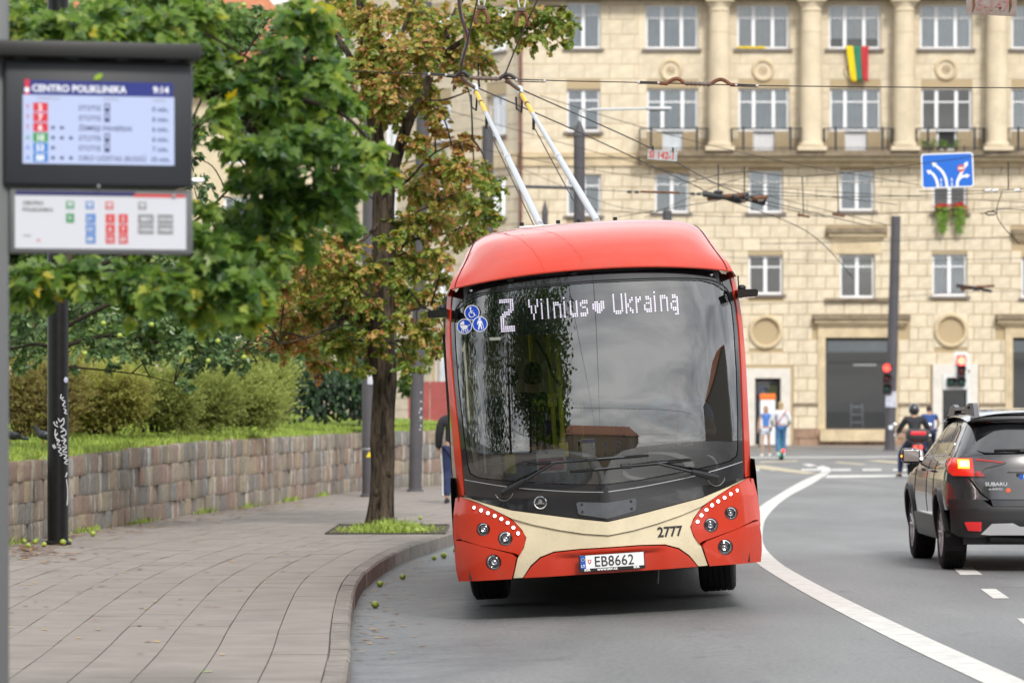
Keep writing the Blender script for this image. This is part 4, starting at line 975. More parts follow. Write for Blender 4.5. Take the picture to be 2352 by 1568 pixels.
def window(fc, r, cols, transom=None, curtain='curtain_pale', door=None, sill=True, sillm='ledge_metal', frame=.10, label=None, part=1.0):
    """r = (a0,z0,a1,z1); cols = relative widths of the lights; transom = height fraction of the cross bar"""
    a0, z0, a1, z1 = r; e = bempty('window'); w_ = a1-a0; h_ = z1-z0; dep = -.16
    b = MB(); f = frame
    fc.box(b, a0, a1, z0, z0+f, dep-.06, dep); fc.box(b, a0, a1, z1-f*.8, z1, dep-.06, dep); fc.box(b, a0, a0+f, z0+f, z1-f*.8, dep-.06, dep); fc.box(b, a1-f, a1, z0+f, z1-f*.8, dep-.06, dep)
    tot = sum(cols); x = a0+f; iw = w_-2*f; panes = []
    for i, c in enumerate(cols):
        x1 = x+iw*c/tot
        if i < len(cols)-1: fc.box(b, x1-f*.75, x1+f*.75, z0+f, z1-f*.8, dep-.06, dep+.012)
        lo_ = x+(f*.75 if i else 0); hi_ = x1-(f*.75 if i < len(cols)-1 else 0)
        if transom:
            zt = z0+f+(h_-1.8*f)*transom; fc.box(b, lo_, hi_, zt-f*.3, zt+f*.3, dep-.05, dep-.004)
            panes += [(lo_, hi_, z0+f, zt-f*.3), (lo_, hi_, zt+f*.3, z1-f*.8)]
        else: panes.append((lo_, hi_, z0+f, z1-f*.8))
        x = x1
    bpart(b, 'frame', 'window_white', e)
    for p0, p1, q0, q1 in panes:
        bb = MB().add([fc.P(p0, q0, dep-.03), fc.P(p1, q0, dep-.03), fc.P(p1, q1, dep-.03), fc.P(p0, q1, dep-.03)], [(0, 1, 2, 3)]); bpart(bb, 'pane', 'pane_glass', e)
    if curtain:
        bb = MB(); n = 24; zc = z0+f*.5+(1-part)*h_
        for i in range(n+1):
            a = lerp(a0+.02, a1-.02, i/n); o_ = dep-.16-.035*math.sin(i*1.9); bb.v += [fc.P(a, zc, o_), fc.P(a, z1-.02, o_)]
        bb.f = [(2*i, 2*i+2, 2*i+3, 2*i+1) for i in range(n)]; bpart(bb, 'curtain', curtain, e, smooth=60)
    bb = MB(); fc.box(bb, a0-.02, a1+.02, z0-.02, z1+.02, -.95, -.9); bpart(bb, 'room', 'room_dark' if curtain != 'curtain_pale' else 'room_grey', e)  # back sheet with the room's darkness painted in
    if sill:
        bb = MB(); fc.box(bb, a0-.14, a1+.14, z0-.11, z0-.005, -.14, .16); bpart(bb, 'sill', sillm, e)
    return e
FM = Facade((0, BYD, 0), (1, 0, 0), (0, -1, 0))
def rp(x0, y0, x1, y1): return (bx(x0), bz(y1), bx(x1), bz(y0))
wins = []
def main_win(px, cols, **k): wins.append((rp(*px), cols, k))
# top floor
main_win((1299, 6, 1379, 112), [1, 1], transom=.74, curtain='curtain_pale')
for i, (x0, x1) in enumerate(((1482, 1603), (1692, 1812), (1902, 2022), (2112, 2232), (2322, 2440))):
    main_win((x0, 12, x1, 113), [1, 1.35, 1], transom=.72, curtain=('curtain_pale', 'curtain_white', 'curtain_white', 'curtain_pale', 'curtain_pale')[i], part=(1, 1, .78, 1, 1)[i])
# balcony floor: tall light with a door in the middle
main_win((1301, 205, 1378, 303), [1, 1], transom=.76, curtain='curtain_pale', part=.9)
for i, (x0, x1) in enumerate(((1485, 1603), (1695, 1812), (1905, 2022), (2115, 2232), (2322, 2440))):
    main_win((x0, 203, x1, 302), [1, 1.5, 1], transom=.70, curtain=('curtain_pale', 'curtain_pale', 'curtain_pale', None, 'curtain_pale')[i], sill=False)
for i, x0 in enumerate((1301, 1503, 1718, 1928, 2141)):
    main_win((x0, (400, 398, 392, 392, 400)[i], x0+79, (495, 489, 489, 484, 490)[i]), [1, 1], transom=.74, curtain=('curtain_pale', 'curtain_pale', 'curtain_pale', 'curtain_pale', None)[i])
main_win((1718, 586, 1797, 676), [1, 1], transom=.72, curtain=None); main_win((1928, 584, 2008, 684), [1, 1], transom=.74, curtain='blind_green', part=.42)
main_win((2140, 583, 2220, 680), [1, 1], transom=.72, curtain='curtain_pale'); main_win((1503, 586, 1582, 678), [1, 1], transom=.72, curtain=None); main_win((2345, 590, 2425, 684), [1, 1], curtain='curtain_pale')
holes = [w_[0] for w_ in wins]
bdoors = [rp(1521, 302, 1567, 352), rp(1729, 302, 1779, 352), rp(1940, 302, 1991, 352), rp(2150, 302, 2198, 352), rp(2358, 302, 2408, 352)]
shop = rp(1895, 775, 2043, 985); shop2 = rp(2325, 775, 2475, 985); door1 = rp(1733, 868, 1792, 1020); door2 = rp(2163, 858, 2222, 1020); shop0 = rp(1465, 775, 1613, 985)
round1, round2 = (bx(1758), bz(762)), (bx(2183), bz(759))
ZB, ZC, ZT = bz(1022), bz(372), bz(-90)
A0, A1 = bx(1195), bx(2620)
allh = holes+bdoors+[shop, shop2, shop0, door1, door2]
bpart(core_wall(FM, A0, A1, -.1, ZT, allh), 'wall', 'wall_core')
for r_, cols, k in wins: window(FM, r_, cols, **k)
# blocks of the facade
rnd = [(x-.72, z-.72, x+.72, z+.72) for x, z in (round1, round2)]
lowh = [h for h in allh]+rnd+[rp(1865, 722, 2088, 775), rp(2285, 722, 2500, 775), rp(1897, 525, 2035, 548), rp(2322, 528, 2450, 550), rp(1703, 846, 1733, 1022), rp(1792, 846, 1822, 1022), rp(1733, 846, 1792, 868), rp(2135, 838, 2163, 1022), rp(2222, 838, 2248, 1022), rp(2163, 838, 2222, 858), rp(1878, 775, 1895, 985), rp(2043, 775, 2062, 985), rp(2308, 775, 2325, 985)]
put_blocks(FM, courses(FM, A0, A1, bz(985), ZC, lowh, .545, .80, 3), unit_me, .05)
uph = allh+[rp(1465, 340, 2620, 352)]
put_blocks(FM, courses(FM, A0, bx(1465), ZC+.35, ZT, uph, .62, 1.10, 4), unit_me, .028, .8); put_blocks(FM, courses(FM, bx(1465), A1, ZC+.35, ZT, uph, .62, 1.10, 5), unit_me, .014, .8)
put_blocks(FM, courses(FM, A0, A1, -.05, bz(985), [door1, door2]+[rp(1703, 846, 1733, 1022), rp(1792, 846, 1822, 1022), rp(2135, 838, 2163, 1022), rp(2222, 838, 2248, 1022)], .36, 1.5, 6), unit_pl, .07)
# left wing running back from the corner
wd_ = Vector((-.56, .83, 0)); FW = Facade((bx(1195), BYD, 0), wd_, (-.83, -.56, 0))
wh = []
for t in (1.9, 6.3, 10.8, 15.3):
    for y0, y1 in ((6, 112), (212, 306), (402, 496), (590, 684), (780, 880)): wh.append((t-.76, bz(y1), t+.76, bz(y0)))
bpart(core_wall(FW, 0, 22, -.1, ZT, wh), 'wing_wall', 'wall_core')
for i, r_ in enumerate(wh): window(FW, r_, [1, 1], transom=.74, curtain=('curtain_pale', None, 'curtain_pale', 'curtain_white')[i % 4])
put_blocks(FW, courses(FW, 0, 22, -.05, ZC, wh, .545, .8, 8), unit_me, .05, .3); put_blocks(FW, courses(FW, 0, 22, ZC+.35, ZT, wh, .62, 1.1, 9), unit_me, .028, .4)
def score(q):
    fc, x0, x1, q0, q1, me, out, wt = q; p = fc.P((x0+x1)/2, (q0+q1)/2); px, py = CX+p.x/p.y*F, HY-(p.z-EYE)/p.y*F
    hid = px < 1050 or (1035 < px < 1745 and py > 520) or px > 2351 or py < 0 or (px > 2090 and py > 940)
    return (hid, -wt*min(x1-x0, .8)*(q1-q0))
blocks.sort(key=score); rest = {}
for i, q in enumerate(blocks):
    fc, x0, x1, q0, q1, me, out, wt = q; g = .012
    mt = fc.mt((x0+x1)/2, (q0+q1)/2, 0) @ Matrix.Diagonal((x1-x0-g, out+random.uniform(-.006, .006), q1-q0-g, 1))
    if i < 300:
        o = bpy.data.objects.new('block', me); C.objects.link(o); bchild(o); o.matrix_basis = mt
    else: rest.setdefault(me.name, [me, MB()])[1].add([mt @ v.co for v in me.vertices], [tuple(f.vertices) for f in me.polygons])
for nme, (me, b) in rest.items():
    o = bpart(b, 'blocks', me.materials[0]); tag(o, kind='stuff')
    tn = o.data.attributes.new('tone', 'FLOAT', 'FACE'); tv = []
    for k in range(len(o.data.polygons)//5): q = random.random(); tv += [q]*5
    tn.data.foreach_set('value', tv)
# string course, balcony slab
b = MB(); FM.box(b, A0, bx(1465), bz(382), bz(356), 0, .16); FM.box(b, A0, bx(1465), bz(362), bz(356), .161, .26); bpart(b, 'string_course', 'trim_stone')
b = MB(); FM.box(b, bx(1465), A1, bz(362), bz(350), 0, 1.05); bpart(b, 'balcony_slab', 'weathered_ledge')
b = MB(); FM.box(b, bx(1468), A1, bz(372), bz(362.2), 0, .78); FM.box(b, bx(1470), A1, bz(384), bz(372.2), 0, .32); bpart(b, 'slab_moulding', 'trim_stone')
b = MB(); FW.box(b, 0.01, 22, bz(382), bz(356), 0, .2); bpart(b, 'string_course', 'trim_stone')
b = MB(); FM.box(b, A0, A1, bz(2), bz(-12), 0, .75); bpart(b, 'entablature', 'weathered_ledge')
# columns
for px in (1650, 1860, 2073, 2285, 2497):
    col = bempty('column'); mt = Matrix.Translation((bx(px), BYD-.62, 0)); z0, z1 = bz(350), bz(3)
    MBc = MB().lathe([(.50, z0+.36), (.485, z0+.5), (.48, z0+2), (.455, z0+4.2), (.425, z1-.55)], 28, mt); bpart(MBc, 'shaft', 'column_stone', col, 40)
    b = MB().lathe([(.53, z0+.18), (.58, z0+.2), (.60, z0+.26), (.58, z0+.33), (.50, z0+.37)], 28, mt); b.box((bx(px), BYD-.62, z0+.09), (1.26, 1.2, .18)); bpart(b, 'base', 'column_stone', col, 40)
    b = MB().lathe([(.425, z1-.56), (.47, z1-.5), (.44, z1-.45), (.44, z1-.32), (.55, z1-.16), (.55, z1-.12)], 28, mt); b.box((bx(px), BYD-.62, z1-.06), (1.2, 1.2, .12)); bpart(b, 'capital', 'column_stone', col, 40)
    for k in range(3): 
        zr = z0+1.3+k*1.9; bpart(MB().lathe([(.4815-.02*k*.6, zr), (.486-.02*k*.6, zr+.008), (.4815-.02*k*.6, zr+.016)], 28, mt), 'drum_joint', 'trim_stone', col)
# balconies
for (x0, x1), dr, i in zip(((1468, 1622), (1678, 1836), (1889, 2046), (2100, 2256), (2310, 2440)), bdoors, range(5)):
    e = bempty('balcony'); a0, a1 = bx(x0), bx(x1); zt, zb = bz(298), bz(350); ro = .95
    b = MB(); FM.box(b, a0, a1, zt-.05, zt, ro-.03, ro+.03); FM.box(b, a0, a1, zb+.10, zb+.13, ro-.015, ro+.015)
    for sx in (a0, a1): FM.box(b, sx-.02, sx+.02, zt-.05, zt, .1, ro-.031)
    bpart(b, 'rail', 'iron', e)
    for k in range(3):
        aa = lerp(a0+.02, a1-.02, (0.0, .17, .83)[k] if k else .17); 
    for fr_ in (.16, .84): bb = MB(); FM.box(bb, lerp(a0, a1, fr_)-.035, lerp(a0, a1, fr_)+.035, zb, zt+.06, ro-.035, ro+.035); bpart(bb, 'post', 'iron', e)
    b = MB(); n = 22
    for k in range(n+1):
        aa = lerp(a0+.015, a1-.015, k/n); FM.box(b, aa-.014, aa+.014, zb, zt-.052, ro-.012, ro+.012)
    for sx in (a0, a1):
        for k in range(5): FM.box(b, sx-.008, sx+.008, zb, zt-.052, .15+k*.15, .168+k*.15)
    o = bpart(b, 'balusters', 'iron', e); tag(o, kind='stuff')
    b = MB(); d0, q0, d1, q1 = dr; FM.box(b, d0, d0+.13, q0, q1, -.2, -.14); FM.box(b, d1-.13, d1, q0, q1, -.2, -.14); FM.box(b, d0+.131, d1-.131, q0, q0+.2, -.2, -.14); bpart(b, 'door_frame', 'window_white', e)
    b = MB(); FM.box(b, d0+.13, d1-.13, q0+.2, q1, -.19, -.17); bpart(b, 'door_panel', 'window_white' if i in (1, 2) else ('room_dark' if i == 3 else 'curtain_pale'), e)
for i, (px, dx_) in enumerate(((2118, 14), (2135, 0), (2150, 10), (2165, 4), (2190, 6))):
    pt = thing('potted_plant', ('leafy dark plant on the rightmost visible balcony floor', 'small yellow green plant on the balcony right of the flag', 'pale bushy plant beside the balcony door right of the flag', 'trailing green plant by the balcony door right of the flag', 'rounded olive plant at the right end of the balcony plants')[i], 'plant', (bx(px), BYD-.8, bz(350)), group=None)
    MB().lathe([(.07, 0), (.10, .16), (.09, .17)], 10).build('pot', 'drain_brown', pt); b = MB(); rr = random.Random(i)
    for k in range(70):
        a = rr.uniform(0, 6.28); r_ = rr.uniform(0, .2); z = .15+rr.uniform(0, .28); p = Vector((r_*math.cos(a), r_*math.sin(a), z)); q = Vector((rr.uniform(-1, 1), rr.uniform(-1, 1), rr.uniform(-.3, 1)))*.08
        b.add([p, p+q+Vector((.02, 0, .02)), p+q*1.6, p+q-Vector((.02, 0, .02))], [(0, 1, 2, 3)])
    tag(b.build('foliage', 'leaf_bright', pt), kind='stuff')
# medallions on the upper wall and plain roundels at street level
for px, py, r_ in ((1540, 162, .50), (1752, 162, .50), (1963, 162, .50), (2172, 160, .50), (2385, 160, .5)):
    e = bempty('medallion'); mt = FM.mt(bx(px), bz(py), 0) @ Matrix.Rotation(R(90), 4, 'X')
    bpart(MB().lathe([(r_, 0), (r_, .06), (r_*.92, .11), (r_*.80, .12), (r_*.70, .09), (r_*.66, .03)], 32, mt), 'ring', 'trim_stone', e, 50)
    bpart(MB().lathe([(r_*.66, .03), (.01, .03)], 32, mt), 'field', 'limestone', e); b = MB()
    for k in range(12): a = 2*math.pi*k/12; b.tube([mt @ Vector((.06*math.cos(a), .06*math.sin(a), .04)), mt @ Vector((.2*math.cos(a), .2*math.sin(a), .05))], [.015, .035], 5)
    b.sphere(mt @ Vector((0, 0, .04)), .06, 10, 6); bpart(b, 'rosette', 'trim_stone', e, 60)
for (x, z) in (round1, round2):
    e = bempty('roundel'); mt = FM.mt(x, z, 0) @ Matrix.Rotation(R(90), 4, 'X')
    bpart(MB().lathe([(.75, .02), (.75, .10), (.70, .17), (.63, .18), (.575, .13), (.565, -.06)], 40, mt), 'ring', 'trim_stone', e, 40)
    bpart(MB().lathe([(.566, -.055), (.01, -.055)], 40, mt), 'field', 'trim_stone', e)
    for sx, sz in ((-1, -1), (1, -1), (1, 1), (-1, 1)):
        b = MB(); b.prism([(sx*.72, sz*.72), (sx*.72, sz*.20), (sx*.55, sz*.50), (sx*.20, sz*.72)], lambda a, c: FM.P(x+a, z+c, 0.0), lambda a, c: FM.P(x+a, z+c, .045)); bpart(b, 'spandrel', 'limestone', e)
# window hood over the second-floor window and shop cornices
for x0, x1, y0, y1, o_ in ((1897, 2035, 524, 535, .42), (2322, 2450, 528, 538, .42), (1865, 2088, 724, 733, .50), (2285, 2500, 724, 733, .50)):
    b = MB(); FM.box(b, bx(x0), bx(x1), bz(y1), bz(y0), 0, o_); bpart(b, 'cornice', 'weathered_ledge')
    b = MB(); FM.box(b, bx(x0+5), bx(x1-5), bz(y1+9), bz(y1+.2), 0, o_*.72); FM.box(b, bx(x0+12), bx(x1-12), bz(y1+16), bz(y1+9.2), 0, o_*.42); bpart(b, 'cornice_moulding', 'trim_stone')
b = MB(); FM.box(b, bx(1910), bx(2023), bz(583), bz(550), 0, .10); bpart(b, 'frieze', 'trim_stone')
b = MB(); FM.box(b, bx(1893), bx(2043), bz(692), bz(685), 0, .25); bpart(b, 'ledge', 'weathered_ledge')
for s_, i in ((shop, 0), (shop2, 1), (shop0, 2)):
    e = bempty('shop_window'); a0, q0, a1, q1 = s_
    b = MB(); FM.box(b, a0-.33, a0, q0, q1, 0, .10); FM.box(b, a1, a1+.33, q0, q1, 0, .10); FM.box(b, a0-.33, a1+.33, q1+.002, q1+.62, 0, .11); bpart(b, 'surround', 'trim_stone', e)
    b = MB(); FM.box(b, a0, a1, q1-.12, q1, -.24, -.18); FM.box(b, a0, a1, q0, q0+.1, -.24, -.18); FM.box(b, a0, a0+.08, q0+.1, q1-.12, -.24, -.18); FM.box(b, a1-.08, a1, q0+.1, q1-.12, -.24, -.18); FM.box(b, a0+.08, a1-.08, q1-1.15, q1-1.02, -.24, -.18); bpart(b, 'frame', 'iron', e)
    for z0_, z1_ in ((q0+.1, q1-1.15), (q1-1.02, q1-.12)): bpart(MB().add([FM.P(a0+.08, z0_, -.21), FM.P(a1-.08, z0_, -.21), FM.P(a1-.08, z1_, -.21), FM.P(a0+.08, z1_, -.21)], [(0, 1, 2, 3)]), 'pane', 'shop_glass', e)
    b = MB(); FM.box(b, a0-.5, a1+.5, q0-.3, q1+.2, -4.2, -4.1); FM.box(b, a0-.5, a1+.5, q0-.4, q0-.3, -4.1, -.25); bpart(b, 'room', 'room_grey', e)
    b = MB(); FM.box(b, a0+.09, a1-.09, q1-.62, q1-.13, -.34, -.32); bpart(b, 'blind', 'curtain_pale', e)
    b = MB(); FM.box(b, a0-.25, a1+.25, q0-.52, q0-.02, 0, .36); bpart(b, 'sill', 'trim_stone', e)
    if i == 0:
        b = MB(); FM.box(b, lerp(a0, a1, .5), lerp(a0, a1, .86), bz(838), bz(833), -2.0, -1.9); bpart(b, 'ceiling_lamp', 'led_soft', e)
        lad = thing('stepladder', 'pale metal stepladder standing inside the large shop window', 'ladder', (lerp(a0, a1, .52), BYD+.9, q0-.3))
        for sx in (-.28, .28): MB().tube([(sx, 0, 0), (sx*.86, .12, 1.42)], .045, 6).build('rail', 'steel_light', lad)
        for k in range(4): MB().box((0, .02+.03*k, .25+.34*k), (.52, .10, .05)).build('rung', 'steel_light', lad)
for (d0, q0, d1, q1), i in ((door1, 0), (door2, 1)):
    e = bempty('door'); t = .42
    b = MB(); FM.box(b, d0-t, d0, q0-.1, q1+t, 0, .17); FM.box(b, d1, d1+t, q0-.1, q1+t, 0, .17); FM.box(b, d0+.001, d1-.001, q1, q1+t, 0, .17); bpart(b, 'surround', 'door_surround', e)
    b = MB(); FM.box(b, d0, d1, q1-.14, q1, -.28, -.2); FM.box(b, d0, d0+.1, q0, q1-.14, -.28, -.2); FM.box(b, d1-.1, d1, q0, q1-.14, -.28, -.2); bpart(b, 'frame', 'iron', e)
    bpart(MB().add([FM.P(d0+.1, q0, -.24), FM.P(d1-.1, q0, -.24), FM.P(d1-.1, q1-.14, -.24), FM.P(d0+.1, q1-.14, -.24)], [(0, 1, 2, 3)]), 'pane', 'shop_glass', e)
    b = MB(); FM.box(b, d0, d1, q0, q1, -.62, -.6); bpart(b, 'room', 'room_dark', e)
    if i == 0:
        b = MB(); FM.box(b, d0+.1, (d0+d1)/2, q1-1.75, q1-.32, -.38, -.36); bpart(b, 'blue_poster', 'sign_blue_shop', e); b = MB(); FM.box(b, (d0+d1)/2+.001, d1-.12, q1-1.75, q1-.32, -.38, -.36); bpart(b, 'green_poster', 'sign_green_shop', e)
        for aa, zz, rr_, mm in ((d0+.42, q1-.62, .11, 'white_print'), (d1-.33, q1-.80, .12, 'yellow_print')): bpart(MB().lathe([(rr_, 0), (.005, .01)], 16, FM.mt(aa, zz, -.34) @ Matrix.Rotation(R(90), 4, 'X')), 'poster_dot', mm, e)
b = MB()
for x0, x1 in ((1822, 1878), (2062, 2135), (2248, 2308)): FM.box(b, bx(x0), bx(x1), bz(931), bz(926), .05, .13)
o = bpart(b, 'dado_moulding', 'weathered_ledge')
tag(o, kind='stuff')
# drainpipe in the corner
b = MB().tube([(bx(1196)-.02, BYD-.28, z) for z in (0, 4, 8, 12, 16, ZT)], .09, 10); 
for z in range(1, 20, 2): b.tube([(bx(1196)-.02, BYD-.28, z), (bx(1196)-.02, BYD-.28, z+.1)], .115, 10)
bpart(b, 'drainpipe', 'drain_brown', None, 40)
b = MB(); FM.box(b, A0+.2, A1, 0, ZT, -14, -13.5); FM.box(b, A0+.2, A1, ZT-.3, ZT, -13.4, -.35); bpart(b, 'rear_wall', 'wall_core')
# advertising stand seen past the trolleybus
st = thing('advert_stand', 'narrow white pavement stand with an orange top beside the shop door', 'sign stand', (bx(1744), BYD-5, 0.05))
MB().box((0, 0, 1.0), (.62, .2, 1.9), ch=.03).build('panel', 'white_print', st); MB().box((0, 0, 2.08), (.66, .24, .26), ch=.03).build('header', 'sign_orange', st); MB().box((0, 0, .03), (.8, .4, .06)).build('foot', 'iron', st)
# flags and flower box
fl = thing('hanging_flag', 'yellow green and red flag hanging below a top floor window', 'flag', (bx(1966), BYD-.2, bz(108)))
for k, mm in enumerate(('flag_yellow', 'flag_green', 'flag_red')):
    b = MB()
    def ff(u, v, k=k):
        x = lerp(-.49, .50, (k+u)/3)*lerp(1, .74, v)+.10*v; y = -.10-.05*math.sin(x*14+v*3)-.06*v; return (x, y, -v*lerp(1.48, 1.55, u)+.03*math.sin(x*9)*v)
    b.grid(ff, 6, 12); o = b.build('stripe', mm, fl, smooth=60); sd_ = o.modifiers.new('thick', 'SOLIDIFY'); sd_.thickness = .006
f2 = thing('draped_flag', 'rolled blue and yellow flag lying along a top floor windowsill', 'flag', (bx(1738), BYD-.1, bz(111)))
MB().tube([(-.85+.1*i, .03*math.sin(i), .02*math.sin(i*2.1)) for i in range(13)], .06, 8).build('yellow_half', 'flag_yellow', f2, smooth=60); MB().tube([(-.85+.1*i, .05+.03*math.sin(i), -.07+.02*math.sin(i*2.4)) for i in range(6)], .05, 8).build('blue_half', 'flag_blue', f2, smooth=60)
fb = thing('flower_box', 'window box with trailing green leaves and red flowers below the blue road sign', 'flower box', (bx(2181), BYD-.22, bz(490)))
MB().box((0, 0, 0), (1.5, .26, .2), ch=.02).build('trough', 'drain_brown', fb); rr = random.Random(4)
b = MB(); c = MB()
for k in range(900):
    cx = rr.choice((-.38, .36)); t = rr.random(); a = rr.uniform(0, 6.28); r_ = .36*(1-.62*t)*math.sqrt(rr.random()); p = Vector((cx+r_*math.cos(a), -.10-.12*rr.random()-.1*(1-t), .28-t*1.15)); q = Vector((rr.uniform(-1, 1), rr.uniform(-1, .2), rr.uniform(-1, .5)))*.07
    b.add([p, p+q+Vector((.035, 0, .02)), p+q*1.7, p+q-Vector((.035, 0, .02))], [(0, 1, 2, 3)])
for k in range(120):
    p = Vector((rr.choice((-.5, .3, .45, -.15))+rr.gauss(0, .12), -.15+rr.gauss(0, .06), .27+rr.gauss(0, .07))); c.sphere(p, .04, 5, 3)
tag(b.build('leaves', 'leaf_bright', fb), kind='stuff'); tag(c.build('flowers', 'petal_red', fb), kind='stuff')
# ------------------------------------------------------------------ house behind the trees on the left
mat('roof_tile', (0.42, 0.16, 0.08), rough=0.8, var=0.2, vscale=1.5); mat('house_wall', (0.62, 0.52, 0.36), rough=0.9, var=0.06)
hs = thing('cream_house', 'cream house with orange tiled roof glimpsed through the leaves on the left', 'house', (-14, 132, 0))
FH = Facade((-9, 0, 0), (1, 0, 0), (0, -1, 0)); hw = []
for x in (1.5, 4.3, 7.1, 9.9, 12.7):
    for z in (4.2, 7.4, 10.4): hw.append((x, z, x+1.1, z+1.8))
b = core_wall(FH, 0, 16.5, 0, 13.0, hw); b.add([(7.5, 0, 0), (7.5, 10, 0), (7.5, 10, 13), (7.5, 0, 13)], [(0, 1, 2, 3)]); b.build('wall', 'house_wall', hs)
for a0, z0, a1, z1 in hw:
    e = empty('window', (0, 0, 0), 0, hs); b = MB(); f = .09
    for q in ((a0, a1, z0, z0+f), (a0, a1, z1-f, z1), (a0, a0+f, z0+f, z1-f), (a1-f, a1, z0+f, z1-f), ((a0+a1)/2-f/2, (a0+a1)/2+f/2, z0+f, z1-f), (a0+f, (a0+a1)/2-f/2, z1-.6, z1-.52), ((a0+a1)/2+f/2, a1-f, z1-.6, z1-.52)): FH.box(b, *q, -.2, -.12)
    b.build('frame', 'window_white', e); MB().add([FH.P(a0, z0, -.16), FH.P(a1, z0, -.16), FH.P(a1, z1, -.16), FH.P(a0, z1, -.16)], [(0, 1, 2, 3)]).build('pane', 'pane_glass', e); b = MB(); FH.box(b, a0, a1, z0, z1, -.36, -.34); b.build('curtain', 'curtain_pale', e)
b = MB().add([(-9.6, -.6, 12.9), (8.1, -.6, 12.9), (8.1, 10.6, 12.9), (-9.6, 10.6, 12.9), (-5.5, 5, 17.4), (4.5, 5, 17.4)], [(0, 1, 5, 4), (1, 2, 5), (2, 3, 4, 5), (3, 0, 4)]); b.build('roof', 'roof_tile', hs)
rb = thing('red_hoarding', 'red painted hoarding behind the lawn beside the trolleybus', 'hoarding', (-1.0, 104, .5))
mat('hoarding_red', (0.34, 0.075, 0.065), rough=0.7, var=0.12)
for k in range(2): MB().box((-1.62+k*.62, 0, .95), (.60, .06, 1.9)).build('board', 'hoarding_red', rb)
# ------------------------------------------------------------------ foliage
def leafmat(name, ramp, rough=0.45, trans=0.35, spec=0.45):
    m = bpy.data.materials.new(name); m.use_nodes = True; M[name] = m
    t = m.node_tree; p = t.nodes['Principled BSDF']; out = t.nodes['Material Output']
    at = N(t, 'ShaderNodeAttribute', attribute_name='tone'); rp = N(t, 'ShaderNodeValToRGB'); L(t, at.outputs['Fac'], rp.inputs[0])
    el = rp.color_ramp.elements
    while len(el) < len(ramp): el.new(.5)
    for i, (pos, c) in enumerate(ramp): el[i].position = pos; el[i].color = (*c, 1)
    L(t, rp.outputs[0], p.inputs['Base Color']); p.inputs['Roughness'].default_value = rough; p.inputs['Specular IOR Level'].default_value = spec
    tr = N(t, 'ShaderNodeBsdfTranslucent'); hs = N(t, 'ShaderNodeHueSaturation', ins={'Saturation': 1.1, 'Value': 1.5}); L(t, rp.outputs[0], hs.inputs['Color']); L(t, hs.outputs[0], tr.inputs[0])
    mx = N(t, 'ShaderNodeMixShader', ins={0: trans}); L(t, p.outputs[0], mx.inputs[1]); L(t, tr.outputs[0], mx.inputs[2]); L(t, mx.outputs[0], out.inputs[0])
leafmat('maple_leaf', [(0, (.04, .10, .022)), (.35, (.135, .235, .042)), (.7, (.27, .38, .08)), (.9, (.42, .46, .08)), (1, (.60, .45, .03))], rough=.38, trans=.42)
leafmat('apple_leaf', [(0, (.03, .075, .022)), (.5, (.095, .17, .055)), (.85, (.18, .26, .09)), (1, (.25, .29, .08))], rough=.35, trans=.22)
leafmat('linden_leaf', [(0, (.09, .16, .02)), (.28, (.18, .25, .035)), (.45, (.33, .34, .06)), (.58, (.46, .30, .09)), (.75, (.52, .27, .11)), (.9, (.34, .13, .045)), (1, (.15, .05, .02))], trans=.3)
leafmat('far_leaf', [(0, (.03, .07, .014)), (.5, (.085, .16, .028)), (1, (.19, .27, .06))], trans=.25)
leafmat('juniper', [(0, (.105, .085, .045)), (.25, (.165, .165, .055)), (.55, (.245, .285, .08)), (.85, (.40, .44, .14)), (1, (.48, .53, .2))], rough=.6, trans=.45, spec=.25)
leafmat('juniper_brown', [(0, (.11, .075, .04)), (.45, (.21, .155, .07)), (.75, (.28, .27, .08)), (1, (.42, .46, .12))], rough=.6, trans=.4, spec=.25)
leafmat('shrub_leaf', [(0, (.010, .030, .010)), (.6, (.03, .075, .02)), (1, (.085, .15, .045))], rough=.4, trans=.15)
mat('bark', (0.085, 0.062, 0.045), rough=0.95, spec=0.2, var=0.45, vscale=5, bump=0.9, bscale=22, vdetail=8)
mat('bark_dark', (0.035, 0.027, 0.02), rough=0.95, spec=0.2)
mat('apple_green', (0.30, 0.38, 0.05), rough=0.35, coat=.3, var=.25, vscale=12)
MAPLE = [(0, 0), (.10, .12), (.30, .02), (.24, .20), (.50, .34), (.33, .40), (.40, .62), (.20, .56), (.14, .78), (0, 1.0)]
MAPLE = MAPLE+[(-x, y) for x, y in reversed(MAPLE[1:-1])]
OVAL = [(0, 0), (.26, .25), (.30, .55), (.16, .85), (0, 1.0), (-.16, .85), (-.30, .55), (-.26, .25)]
HEART = [(0, .06), (.28, 0), (.42, .25), (.36, .55), (.14, .85), (0, 1.0), (-.14, .85), (-.36, .55), (-.42, .25), (-.28, 0)]
QUAD = [(0, 0), (.30, .45), (0, 1.0), (-.30, .45)]
